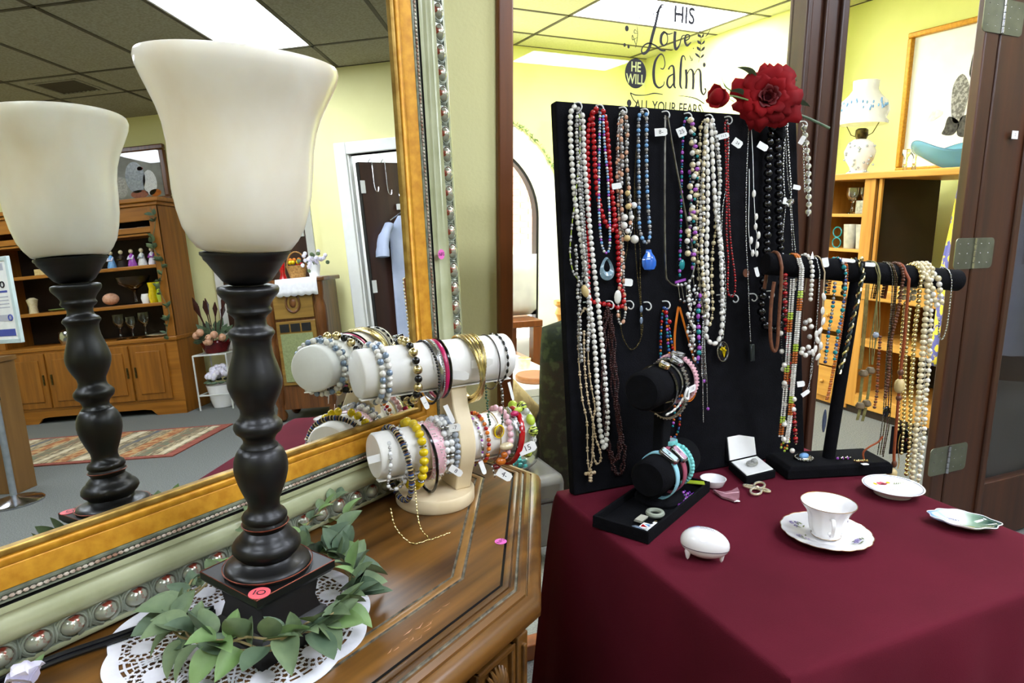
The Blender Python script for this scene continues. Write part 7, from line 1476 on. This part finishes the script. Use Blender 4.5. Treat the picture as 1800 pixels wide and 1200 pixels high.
thing(G().lathe([(0, 0), (.085, 0), (.09, .006), (.09, .022), (.085, .028), (0, .028)], 28, (*(1.3412,2.7542), .5005)), 'wooden_coaster', wood('coaster_wood', '#7a4a26', '#925c32', .5, 6, 0), 'round brown wooden board on the white table', 'board', smooth=50)
thing(G().lathe([(0, 0), (.03, 0), (.035, .05), (.03, .052), (.026, .006), (0, .006)], 16, (*(1.3977,2.9937), .5005)), 'small_jar', m_cream, 'small cream jar at the far side of the white table', 'jar', smooth=60)
dt = root('dark_side_table', 'dark wooden side table in front of the arch', 'table', (2.0, 4.6, 0)); zt = (2.0951,.4844)[1]; xr = (2.2166,.4381)[0]
mk(G().box(1.3, xr, 4.42, 4.95, zt - .05, zt), 'tabletop', m_brown, dt, bev=.006)
for x in (1.34, xr - .04):
    for y in (4.46, 4.91): mk(G().box(x - .035, x + .035, y - .035, y + .035, 0, zt - .05), 'leg', m_brown, dt, smooth=0)
mk(G().box(1.36, xr - .06, 4.46, 4.91, .16, .19), 'lower_shelf', m_brown, dt)
g = G(); cw = (2.1177,.6445)
def cush(u, v): x, y = (u - .5) * 2, (v - .5) * 2; return x, y, (1 - abs(x) ** 4) ** .5 * (1 - abs(y) ** 4) ** .5
for sgn in (1, -1): g.grid(lambda u, v: (cw[0] - .12 + cush(u, v)[0] * .28, 4.66 + sgn * cush(u, v)[2] * .10, zt + .235 + cush(u, v)[1] * .23), 12, 12)
thing(g, 'white_cushion', mat('white_linen', '#dcdcda', .85, col2='#cfcfcd', scale=10, bump=.3), 'plump white cushion standing on the dark side table', 'cushion', smooth=70)
pc_ = (2.9291,.3983); thing(G().lathe([(.0, 0), (.09, 0), (.09, .05), (.045, .07), (.05, pc_[1] - .12), (.075, pc_[1] - .06), (.05, pc_[1]), (.085, pc_[1] + .03), (.085, pc_[1] + .06), (0, pc_[1] + .06)], 20, (pc_[0] + .03, 5.5, 0)), 'wooden_pedestal', m_oak, 'turned oak pedestal standing right of the arch', 'pedestal', smooth=40)

# ================================================================ shop behind the camera, seen in the mirror
# white door casing and the open brown door
dc = sroot('door_2', (4.95, .1, 0))
for a in ((-.40, -.30), (.52, .62)): mk(G().box(4.925, 5.06, a[0], a[1], 0, 2.24), 'casing', m_white, dc, bev=.008)
mk(G().box(4.926, 5.059, -.299, .519, 2.14, 2.239), 'casing_head', m_white, dc, bev=.008)
for y in (-.30, .505): mk(G().box(4.95, 5.05, y, y + .015, 0, 2.14), 'jamb', m_white, dc, smooth=0)
hx, hy = 5.09, -.255; dd = Vector((.62, .62, 0)).normalized(); dn = Vector((-dd.y, dd.x, 0))
def DL(s, w, z): return Vector((hx, hy, 0)) + dd * s + dn * w + Vector((0, 0, z))
m_flush = wood('brown_flush_door', '#33201a', '#4a2e22', .35, 2, 2)
mk(G().obox(DL(.40, 0, 1.06), dd * .40, dn * .02, (0, 0, 1.03)), 'door_leaf', m_flush, dc, smooth=0); mk(G().obox(DL(-.004, 0, 1.06), dd * .004, dn * .024, (0, 0, 1.03)), 'door_edge', m_black, dc, smooth=0)
for z in (1.88, 1.02, .25): mk(G().obox(DL(.012, .026, z), dd * .022, dn * .004, (0, 0, .055)), 'hinge', m_white, dc, smooth=0, bev=.003)
gn = root('gown', 'pale blue hospital style gown on a hanger behind the open door', 'gown', DL(.40, .06, .2)); m_gown = mat('pale_blue_cotton', '#c6cfe8', .8, col2='#b4bfdc', scale=6, bump=.2)
def gf_(u, v):
    a = 2 * math.pi * u; w = (.06 + .16 * min(1, v * 7)) if v < .14 else (.165 + .045 * v); d = .035 + .025 * v + .012 * math.sin(5 * a) * v; return tuple(DL(.36 + w * math.cos(a), .075 + d * math.sin(a) + .008 * math.sin(9 * a) * v, 1.62 - 1.38 * v))
mk(G().grid(gf_, 40, 26, True), 'body', m_gown, gn, smooth=70)
for sg in (-1, 1):
    P = [DL(.36 + sg * .16, .075, 1.55), DL(.36 + sg * .24, .08, 1.42), DL(.36 + sg * .27, .085, 1.27)]; mk(G().tube(cr(P, 5), [.06] * 4 + [.075] * 4 + [.085] * 3, 14, False, .5), 'sleeve', m_gown, gn, smooth=60)
mk(G().tube(cr([DL(.36, .122, 1.56), DL(.37, .135, 1.2), DL(.36, .145, .9)], 5), .006, 5), 'dark_trim', m_ink, gn); mk(G().obox(DL(.36, .06, 1.70), dd * .05, dn * .012, (0, 0, .025)), 'hanger_clip', m_white, gn, smooth=0); mk(G().tube(cr([DL(.36, .05, 1.62), DL(.36, .05, 1.72), DL(.36, .04, 1.80), DL(.36, .028, 1.82)], 4), .004, 5), 'hanger_hook', m_chrome, gn); mk(G().tube([DL(.22, .06, 1.585), DL(.36, .06, 1.66), DL(.50, .06, 1.585)], .006, 5), 'hanger_bar', m_chrome, gn)
hg = root('over_door_hooks', 'chrome over-door hook rail with hanging loops', 'hooks', DL(.4, .03, 2.0))
for s in (.12, .25, .42, .55): mk(G().tube(cr([DL(s, -.03, 2.06), DL(s, -.02, 2.105), DL(s, .03, 2.10), DL(s, .035, 1.90 - .2 * s), DL(s + .02, .05, 1.86 - .2 * s), DL(s + .03, .05, 1.90 - .2 * s)], 4), .004, 5), 'hook', m_chrome, hg)
# carved console radio
rx0, rx1, ry0, ry1 = 4.48, 4.88, -1.02, -.475
rd = root('console_radio', 'old carved walnut console radio with speaker cloth panel', 'radio', ((rx0 + rx1) / 2, (ry0 + ry1) / 2, 0)); m_rad = wood('radio_walnut', '#4a2a14', '#7a4a22', .3, 5, 2); m_radp = wood('radio_panel', '#7a5a24', '#9a7636', .35, 5, 1)
mk(G().box(rx0 + .03, rx1, ry0 + .03, ry1 - .03, .10, 1.12), 'case', m_rad, rd, smooth=0); mk(G().box(rx0 - .01, rx1 + .01, ry0 - .01, ry1 + .01, 1.12, 1.155), 'top', m_rad, rd, bev=.008)
mk(G().box(rx0 + .015, rx0 + .032, ry0 + .11, ry1 - .11, .84, 1.08), 'upper_panel', m_radp, rd, bev=.004); mk(G().box(rx0 + .015, rx0 + .032, ry0 + .11, ry1 - .11, .30, .82), 'speaker_frame', m_radp, rd, bev=.004)
mk(G().box(rx0 + .008, rx0 + .018, ry0 + .14, ry1 - .14, .33, .72), 'speaker_cloth', mat('sage_speaker_cloth', '#8f9668', .85, col2='#7e855a', scale=80), rd, smooth=0)
for k in range(3): mk(G().box(rx0 + .008, rx0 + .018, ry0 + .142 + k * .09, ry0 + .142 + k * .09 + .075, .735, .80), 'dark_grille', m_black, rd, smooth=0)
cy_ = (ry0 + ry1) / 2; mk(G().tube([(rx0 + .012, cy_ + .055 * math.cos(t * .3142), .965 + .075 * math.sin(t * .3142)) for t in range(20)], .010, 6, True), 'oval_carving', m_rad, rd); mk(G().sph((rx0 + .015, cy_, .965), .03, 10, 7, (.4, 1, 1.3)), 'oval_boss', m_rad, rd)
for y in (ry0 + .055, ry1 - .055):
    mk(G().lathe([(.03, .02), (.035, .08), (.025, .12), (.04, .16), (.045, .28), (.03, .34), (.042, .38), (.048, .50), (.046, .62), (.030, .66), (.042, .70), (.050, .80), (.048, .92), (.034, .98), (.040, 1.02), (.045, 1.12)], 14, (rx0 + .03, y, 0)), 'turned_column', m_rad, rd)
for x in (rx0 + .05, rx1 - .05):
    for y in (ry0 + .05, ry1 - .05): mk(G().sph((x, y, .05), .045, 10, 7, (1, 1, 1.1)), 'foot', m_rad, rd)
g = G()
def runner(u, v):
    y = -.86 + .34 * u; sc = .012 * abs(math.sin(u * 18)); 
    return (4.80 - .33 * min(1, v / .7), y, 1.158) if v < .7 else (rx0 - .016, y, 1.158 - (.13 + sc) * (v - .7) / .3)
thing(g.grid(runner, 30, 14), 'lace_runner', m_doily, 'white scalloped lace runner on the console radio', 'doily', smooth=60, solid=.002)
bk = root('wicker_basket', 'small wicker basket of red and yellow trinkets on the radio', 'basket', (4.66, -.74, 1.16)); m_wick = mat('wicker', '#b98a4a', .7, col2='#8e642e', scale=60, bump=.4)
mk(G().lathe([(0, 0), (.06, 0), (.085, .10), (.08, .10), (.055, .01), (0, .01)], 20, (4.66, -.74, 1.16)), 'basket_body', m_wick, bk); mk(G().tube([(4.66, -.74 + .08 * math.cos(rad(a)), 1.25 + .12 * math.sin(rad(a))) for a in range(0, 181, 12)], .006, 6), 'basket_handle', m_wick, bk)
for k in range(9): mk(G().sph((4.65 + .04 * math.cos(k * 2.4), -.74 + .045 * math.sin(k * 2.4), 1.265 + .02 * (k % 3)), .018, 8, 5), 'trinket', (m_red, m_yellow, m_orange)[k % 3], bk)
fp = root('potted_flowers', 'white pot of white flowers on the radio top', 'plant', (4.62, -.585, 1.16)); mk(G().lathe([(0, 0), (.04, 0), (.055, .09), (.05, .09), (0, .08)], 18, (4.62, -.585, 1.16)), 'pot', m_china, fp)
gq, gl_ = G(), G(); rj = random.Random(9)
for k in range(40): p = (4.62 + rj.gauss(0, .04), -.585 + rj.gauss(0, .045), 1.29 + rj.gauss(0, .035)); (gq if k % 4 else gl_).sph(p, .017, 6, 4)
mk(gq, 'blooms', m_petal, fp, kind='stuff'); mk(gl_, 'foliage', m_leaf, fp, kind='stuff')
mk(G().lathe([(0, 0), (.035, 0), (.02, .05), (.03, .12), (.018, .20), (0, .20)], 14, (4.7, -.88, 1.156)), 'lamp_foot', m_red, root('red_candle_lamp', 'small red and yellow candle lamp left on the radio', 'lamp', (4.7, -.88, 1.156))); 
mk(G().lathe([(.03, .205), (.07, .205), (.04, .32), (.0, .32)], 16, (4.7, -.88, 1.156)), 'lamp_shade', m_yellow, bpy.data.objects['red_candle_lamp'])
# brown door in the far wall beyond the radio
yy = (-.9729,1.6268)[0]; d3 = sroot('door_3', (5.78, yy - .5, 0)); mk(G().box(5.76, 5.80, yy - .95, yy - .06, .01, 1.98), 'door_leaf', m_flush, d3, smooth=0)
for a in ((yy - .06, yy + .02), (yy - 1.03, yy - .95)): mk(G().box(5.75, 5.80, a[0], a[1], 0, 2.06), 'casing', m_white, d3, bev=.006)
mk(G().box(5.751, 5.80, yy - .949, yy - .061, 1.98, 2.059), 'casing_head', m_white, d3, bev=.006); mk(G().box(5.735, 5.76, yy - .12, yy - .07, 1.55, 1.65), 'hinge', m_white, d3, smooth=0)
# pine hutch
PX, PB_ = 5.25, 5.68; py0, py1 = -3.95, -2.19
ph_ = root('pine_hutch', 'wide pine hutch with crowded shelves and four panel doors', 'hutch', (5.45, -3.07, 0))
def pb_(x0, x1, y0, y1, z0, z1, nm, m=m_pine, bev=.004, par=ph_): return mk(G().box(x0, x1, y0, y1, z0, z1), nm, m, par, smooth=0, bev=bev)
for y in (py0, py1 - .03): pb_(PX, PB_, y, y + .03, .0, 1.93, 'side_panel', m_pinez)
pb_(PB_ - .015, PB_ - .001, py0 + .031, py1 - .031, .05, 1.929, 'back_panel', m_dkin); pb_(PX - .02, PB_, py0 - .02, py1 + .02, 1.93, 1.96, 'cornice'); pb_(PX - .045, PB_ + .0, py0 - .045, py1 + .045, 1.96, 2.00, 'cornice_cap', bev=.01)
pb_(PX, PX + .025, py0, py1, 1.80, 1.93, 'top_rail'); pb_(PX - .02, PB_, py0 - .01, py1 + .01, .69, .73, 'counter', bev=.008)
for y in (py0, -3.115, py1 - .085): pb_(PX - .004, PX + .022, y, y + .085, .73, 1.93, 'face_stile', m_pinez)
for z in (1.695, 1.40, 1.05): pb_(PX + .01, PB_ - .015, py0 + .03, py1 - .03, z - .022, z, 'shelf'); pb_(PX - .002, PX + .012, py0 + .085, py1 - .085, z - .03, z + .002, 'shelf_lip')
pb_(PX - .002, PX + .012, py0 + .085, py1 - .085, 1.68, 1.745, 'middle_rail')
pb_(PX + .001, PB_ - .016, py0 + .031, py1 - .031, .12, .689, 'lower_case', m_dkin, 0); pb_(PX - .006, PX - .0005, py0 + .001, py1 - .001, .121, .689, 'face_frame'); 
yd = [(-2.30, -2.645), (-2.665, -3.01), (-3.13, -3.475), (-3.495, -3.84)]
for k, (b, a) in enumerate(yd):
    d_ = pb_(PX - .024, PX - .006, a, b, .15, .67, 'door', m_pinez, .004); pb_(PX - .034, PX - .022, a + .055, b - .055, .21, .61, 'raised_panel', m_pinez, .010, d_)
    yk = a + .03 if k % 2 == 0 else b - .03; mk(G().obox((PX - .030, yk, .42), (.004, 0, 0), (0, .008, 0), (0, 0, .05)), 'pull', m_bronze, d_, bev=.002)
g = G(); sk = [(py0, 0), (py0 + .28, 0), (py0 + .33, .05), (py0 + .40, .06), (-3.20, .06), (-3.14, .05), (-3.10, 0), (-2.98, 0), (-2.94, .05), (-2.88, .06), (-2.60, .06), (-2.53, .05), (-2.48, 0), (py1, 0), (py1, .12), (py0, .12)]
g.prism(sk, PX - .008, PX + .015); g.v = [(z, x, y) for x, y, z in g.v]; mk(g, 'shaped_plinth', m_pine, ph_, smooth=0)
pb_(PX - .006, PX - .003, -2.72, -2.62, 1.69, 1.72, 'shelf_label', m_tag, 0)
# ivy on the right stile
iv = root('ivy_strand', 'silk ivy trailing down the right side of the pine hutch', 'ivy', (PX - .02, py1 - .05, .75)); rj = random.Random(12); P = [(PX - .015, py1 - .05 + .03 * math.sin(k * .9), 1.90 - k * .06) for k in range(21)]; mk(G().tube(P, .003, 5), 'vine', m_leaf2, iv)
for k in range(46):
    p = P[rj.randrange(21)]; inst(lmesh[(rj.choice((0, 1)), 1)], 'leaf', (p[0] - .005, p[1], p[2]), iv, rj.uniform(1.2, 1.9), (rj.uniform(-1, 1), rj.uniform(-1, .3), math.pi + rj.uniform(-1.3, 1.3)))
# ornaments on the pine hutch
HG = 'ornaments on the pine hutch'
def figure(y, z, h, m, m2, label):
    r = root('figurine', label, 'figurine', (PX + .10, y, z), HG); o = (PX + .10, y, z)
    mk(G().lathe([(0, 0), (h * .22, 0), (h * .24, h * .1), (h * .14, h * .45), (h * .13, h * .62), (h * .05, h * .72), (0, h * .72)], 14, o), 'robe', m, r, smooth=60); mk(G().sph((o[0], o[1], z + h * .84), h * .12, 10, 7), 'head', m_cream, r)
    mk(G().tube([(o[0] - h * .02, y - h * .12, z + h * .6), (o[0] - h * .18, y - h * .12, z + h * .42), (o[0] - h * .18, y + h * .02, z + h * .45)], h * .045, 6).tube([(o[0] - h * .02, y + h * .12, z + h * .6), (o[0] - h * .18, y + h * .12, z + h * .42), (o[0] - h * .18, y + h * .02, z + h * .45)], h * .045, 6), 'arms', m2, r)
for k, (y, m, m2, t) in enumerate(((-2.36, m_petal, m_purple, 'white figurine nearest the ivy'), (-2.46, m_howl, m_greyb, 'grey white figurine second from the ivy'), (-2.56, m_purple, m_petal, 'purple robed figurine third from the ivy'), (-2.66, m_dkin, m_bronze, 'dark bronze figurine fourth from the ivy'), (-2.76, m_blueb, m_petal, 'pale blue figurine farthest from the ivy'))): figure(y, 1.40, .17, m, m2, t)
thing(G().lathe([(0, 0), (.05, 0), (.05, .006), (.012, .02), (.010, .12), (.05, .15), (.13, .20), (.15, .26), (.145, .26), (.12, .205), (0, .16)], 28, (PX + .16, -2.62, 1.05)), 'compote', m_glass, 'wide glass compote on the second pine shelf', 'glass', HG, smooth=60)
for k, (y, m, t) in enumerate(((-2.34, m_lime, 'yellow green glass vase beside the ivy'), (-2.42, m_yellow, 'yellow glass vase second from the ivy'))): thing(G().lathe([(0, 0), (.035, 0), (.045, .07), (.03, .13), (.04, .19), (.035, .19), (0, .17)], 16, (PX + .12, y, 1.05)), 'vase', m, t, 'vase', HG, smooth=60)
thing(G().sph((PX + .15, -2.86, 1.12), .07, 14, 9, (.9, 1.1, .8)), 'porcelain_shell', m_peach, 'pink porcelain shell left of the compote', 'ornament', HG)
thing(G().lathe([(0, 0), (.03, 0), (.04, .05), (.03, .09), (0, .09)], 14, (PX + .12, -2.50, 1.05)), 'small_bowl', m_china, 'small white bowl in front of the compote', 'bowl', HG)
for k, (y, t) in enumerate(((-2.55, 'tall flute glass on the pine counter, right one'), (-2.68, 'tall flute glass on the pine counter, middle one'), (-2.80, 'tall flute glass on the pine counter, left one'))): goblet((PX + .12, y, .73), 1.5 - .2 * (k % 2), t, group=HG)
thing(G().lathe([(0, 0), (.10, 0), (.14, .02), (.135, .024), (.09, .008), (0, .008)], 28, (PX + .15, -2.40, .73)), 'platter', m_cream, 'cream platter on the pine counter by the ivy', 'plate', HG, smooth=60)
thing(G().lathe([(0, 0), (.07, 0), (.09, .06), (.085, .12), (.05, .14), (.012, .15), (.02, .17), (0, .175)], 22, (PX + .14, -3.33, .73)), 'silver_teapot', m_chrome, 'round silver pot on the pine counter behind the lamp', 'pot', HG, smooth=60)
thing(G().lathe([(0, 0), (.12, 0), (.16, .02), (.155, .025), (.11, .008), (0, .008)], 28, (PX + .15, -3.30, 1.05)), 'floral_plate', m_leafp, 'green patterned plate lying on the second pine shelf', 'plate', HG, smooth=60)
thing(G().lathe([(0, 0), (.04, 0), (.035, .06), (.05, .13), (.02, .15), (0, .15)], 14, (PX + .12, -3.62, 1.05)), 'cream_vase', m_cream, 'squat cream vase at the left of the pine shelf', 'vase', HG, smooth=60)
thing(G().box(PX + .08, PX + .24, -3.52, -3.22, 1.40, 1.46), 'wooden_box', m_tan, 'flat tan box on the upper pine shelf', 'box', HG, smooth=0, bev=.005)
for k, y in enumerate((-2.40, -2.60, -3.35, -3.6)): thing(G().lathe([(0, 0), (.05, 0), (.08, .05), (.075, .06), (.04, .01), (0, .01)], 18, (PX + .14, y, 1.695)), 'dark_bowl', m_dksilver, 'small dark bowl on the top pine shelf, ' + ('by the ivy', 'right of centre', 'left of centre', 'far left')[k], 'bowl', HG, smooth=60)
# picture standing on the hutch
pk = root('framed_painting', 'framed still life standing on top of the pine hutch', 'picture', (5.70, -2.62, 2.0)); a0, a1, b0, b1 = -2.98, -2.34, 2.06, 2.50
for q in ((a0 - .05, a1 + .05, b0 - .055, b0), (a0 - .05, a1 + .05, b1, b1 + .05), (a0 - .05, a0, b0, b1), (a1, a1 + .05, b0, b1)): mk(G().box(5.68, 5.73, *q), 'frame_rail', m_rad, pk, bev=.01)
mk(G().box(5.705, 5.715, a0, a1, b0, b1), 'canvas', mat('canvas_grey', '#8a8c84', .4, col2='#6a6658', scale=5), pk, smooth=0)
def CQ(y, z): return (5.703, y, z)
for (y, z, ry, rz, m) in ((-2.62, 2.26, .10, .15, m_greyb), (-2.48, 2.20, .07, .12, m_howl), (-2.60, 2.10, .09, .04, m_leather), (-2.44, 2.10, .06, .035, m_amber), (-2.78, 2.18, .07, .10, m_grey), (-2.56, 2.34, .03, .02, m_red)): mk(G().add([CQ(y + ry * math.cos(t * .314), z + rz * math.sin(t * .314)) for t in range(20)], [tuple(range(20))]), 'painted_shape', m, pk, smooth=0)
mk(G().box(5.695, 5.699, a0, a1, b0, b1), 'glazing', m_pane, pk, smooth=0)
# plant stand with arrangement and the white pot below
ps = root('plant_stand', 'white wire plant stand beside the pine hutch', 'stand', (5.45, -1.92, 0)); sx0, sx1, sy0_, sy1_ = 5.28, 5.60, -2.08, -1.76; m_ww = mat('white_wire', '#d8d8d4', .5, col2='#c8c8c4', scale=10)
for x in (sx0, sx1):
    for y in (sy0_, sy1_): mk(G().tube([(x, y, 0), (x, y, .52)], .008, 6), 'leg', m_ww, ps)
for z in (.52, .14): mk(G().tube([(sx0, sy0_, z), (sx1, sy0_, z), (sx1, sy1_, z), (sx0, sy1_, z)], .008, 6, True), 'ring_rail', m_ww, ps)
gs_ = G(); [gs_.tube([(sx0, sy0_ + k * .04, .52), (sx1, sy0_ + k * .04, .52)], .004, 5) for k in range(9)]; mk(gs_, 'top_wires', m_ww, ps)
fa = root('flower_arrangement', 'dark autumn flower arrangement with orange blooms on the stand', 'flowers', (5.44, -1.92, .525)); mk(G().lathe([(0, 0), (.10, 0), (.14, .10), (.13, .12), (0, .10)], 20, (5.44, -1.92, .528)), 'basket', m_dkred, fa)
rj = random.Random(21); gd, gr_, gb_ = G(), G(), G()
for k in range(70):
    a = rj.uniform(0, 6.28); e = rj.uniform(.1, 1.3); L = rj.uniform(.12, .26); c = Vector((5.44, -1.92, .62)); d = Vector((math.cos(a) * math.cos(e), math.sin(a) * math.cos(e), math.sin(e))); t = c + d * L; n_ = d.orthogonal().normalized() * .028
    gd.add([c + d * L * .5, c + d * L * .75 + n_, t, c + d * L * .75 - n_], [(0, 1, 2, 3)])
for k in range(7): a = rj.uniform(2.2, 4.2); gr_.sph((5.44 + .17 * math.cos(a), -1.92 + .17 * math.sin(a), .66 + rj.uniform(-.04, .08)), .038, 8, 5)
for k in range(8): a = rj.uniform(0, 6.28); p = Vector((5.44 + .05 * math.cos(a), -1.92 + .05 * math.sin(a), .70)); q = p + Vector((.08 * math.cos(a), .10 * math.sin(a), rj.uniform(.15, .40))); gb_.tube([p, p.lerp(q, .55), p.lerp(q, .8), q], [.004, .006, .026, .004], 7, False, .35)
mk(gd, 'leaves', m_leaf2, fa, smooth=0, kind='stuff'); mk(gr_, 'orange_blooms', m_peach, fa); mk(gb_, 'burgundy_plumes', m_brownb, fa)
wp = root('white_flower_pot', 'white pot of white flowers on the stand bottom ring', 'plant', (5.44, -1.92, .0)); mk(G().lathe([(0, .0), (.09, .0), (.105, .05), (.13, .20), (.135, .22), (.12, .22), (0, .20)], 24, (5.42, -1.92, .004)), 'pot', m_china, wp, smooth=50)
gq = G()
for k in range(60): a = rj.uniform(0, 6.28); rr = .13 * math.sqrt(rj.random()); gq.sph((5.42 + rr * math.cos(a), -1.92 + rr * math.sin(a), .28 + .10 * (1 - (rr / .13) ** 2) + rj.uniform(-.02, .02)), .03, 6, 4)
mk(gq, 'white_blooms', m_petal, wp, kind='stuff')
gq = G()
for k in range(12): a = k * .52; gq.sph((5.42 + .12 * math.cos(a), -1.92 + .12 * math.sin(a), .25), .03, 6, 4, (1, 1, .4))
mk(gq, 'foliage', m_leaf2, wp, kind='stuff')
# rug
m_rug = mat('rug_field', '#b8a684', .95, col2='#6f6450', scale=9, stretch=(1.5, 6, 1), lo=.42, hi=.58, detail=3, bump=.5); m_rugr = mat('rug_border', '#9a5548', .95, col2='#84463a', scale=20, bump=.5); m_rugs = mat('rug_sage', '#6f7560', .95, col2='#8a6a52', scale=14, stretch=(3, 1, 1), lo=.45, hi=.55)
rg = root('area_rug', 'worn kilim style rug with brick red border on the carpet', 'rug', (4.1, -2.35, 0)); mk(G().box(3.66, 4.57, -3.35, -1.42, .001, .009), 'border', m_rugr, rg, smooth=0); mk(G().box(3.71, 4.52, -3.30, -1.50, .009, .0105), 'field', m_rug, rg, smooth=0)
m_rust = mat('rug_rust', '#a0623c', .95, col2='#c09a6a', scale=16, lo=.45, hi=.55); m_rugc = mat('rug_cream', '#d8ccb0', .95, col2='#b8a888', scale=18); m_rugb = mat('rug_slate', '#5c6270', .95, col2='#7d7464', scale=18)
for k in range(11): mk(G().box(3.71, 4.52, -1.57 - k * .158, -1.52 - k * .158 + .03 * (k % 3), .0105, .0115), 'stripe', (m_rugc, m_rugs, m_rust, m_rugb, m_rugc, m_rust)[k % 6], rg, smooth=0)
# counter, stanchion and notice
ct = root('wooden_counter', 'plain wooden counter end at the far left of the reflection', 'counter', (3.12, -2.55, 0)); m_cnt = wood('counter_veneer', '#6a4a26', '#7d5a30', .45, 3, 2)
mk(G().box(3.05, 3.20, -3.1, -2.06, 0, .82), 'body', m_cnt, ct, smooth=0, bev=.004); mk(G().box(3.04, 3.21, -3.11, -2.05, .82, .85), 'worktop', m_cnt, ct, bev=.004)
st = root('stanchion', 'chrome rope stanchion with round base and black collar', 'stanchion', (2.86, -1.93, 0)); mk(G().lathe([(0, 0), (.15, 0), (.152, .01), (.14, .02), (.04, .035), (.02, .05), (0, .05)], 32, (2.86, -1.93, 0)), 'base', m_chrome, st, smooth=40); mk(G().lathe([(.018, .04), (.018, .92)], 16, (2.86, -1.93, 0)), 'pole', mat('brushed_grey_pole', '#8c9298', .4, .3, col2='#7c8288', scale=20), st); mk(G().lathe([(.0, .62), (.024, .62), (.024, .72), (.0, .72)], 16, (2.86, -1.93, 0)), 'collar', m_black, st)
sg = root('notice_sign', 'white framed notice with blue heading on the stanchion', 'sign', (2.86, -1.93, .92)); ny = Vector((-.30, .954, 0)); nx = Vector((-.954, -.30, 0)); so = Vector((2.92, -1.89, 1.19))
def SQ(y, z, w=0): return so + ny * y + nx * w + Vector((0, 0, z))
mk(G().obox(SQ(0, 0, 0), ny * .19, nx * .004, (0, 0, .235)), 'notice_sheet', m_tag, sg, smooth=0)
for c, ey, ez in ((SQ(0, .235), .20, .012), (SQ(0, -.235), .20, .012), (SQ(.19, 0), .012, .245), (SQ(-.19, 0), .012, .245)): mk(G().obox(c, ny * ey, nx * .010, (0, 0, ez)), 'frame_rail', mat('pale_frame', '#c9d8d8', .4, col2='#bccaca', scale=10), sg, smooth=0, bev=.002)
mk(G().tube([(2.86, -1.93, .90), (2.90, -1.90, .96)], .012, 8), 'bracket', m_black, sg)
m_blu = mat('notice_blue', '#4a56a8', .6, col2='#424e9e', scale=10); m_lil = mat('notice_grey', '#b9b9c4', .6, col2='#adadb8', scale=10)
for (y, z, w, h, m) in ((0, .19, .15, .02, m_lil), (0, .05, .15, .006, m_blu), (.02, .02, .13, .003, m_lil), (.02, .0, .13, .003, m_lil), (.02, -.02, .13, .003, m_lil), (.02, -.04, .13, .003, m_lil), (0, -.10, .15, .018, m_lil), (.02, -.185, .14, .02, m_blu)): mk(G().obox(SQ(y, z, .0048), ny * w, nx * .0006, (0, 0, h)), 'printed_block', m, sg, smooth=0)
for (y, z, m) in ((.12, .09, m_ink), (.14, -.10, m_blu)): mk(G().tube([SQ(y + .016 * math.cos(t * .4), z + .016 * math.sin(t * .4), .006) for t in range(16)], .004, 5, True), 'printed_ring', m, sg)
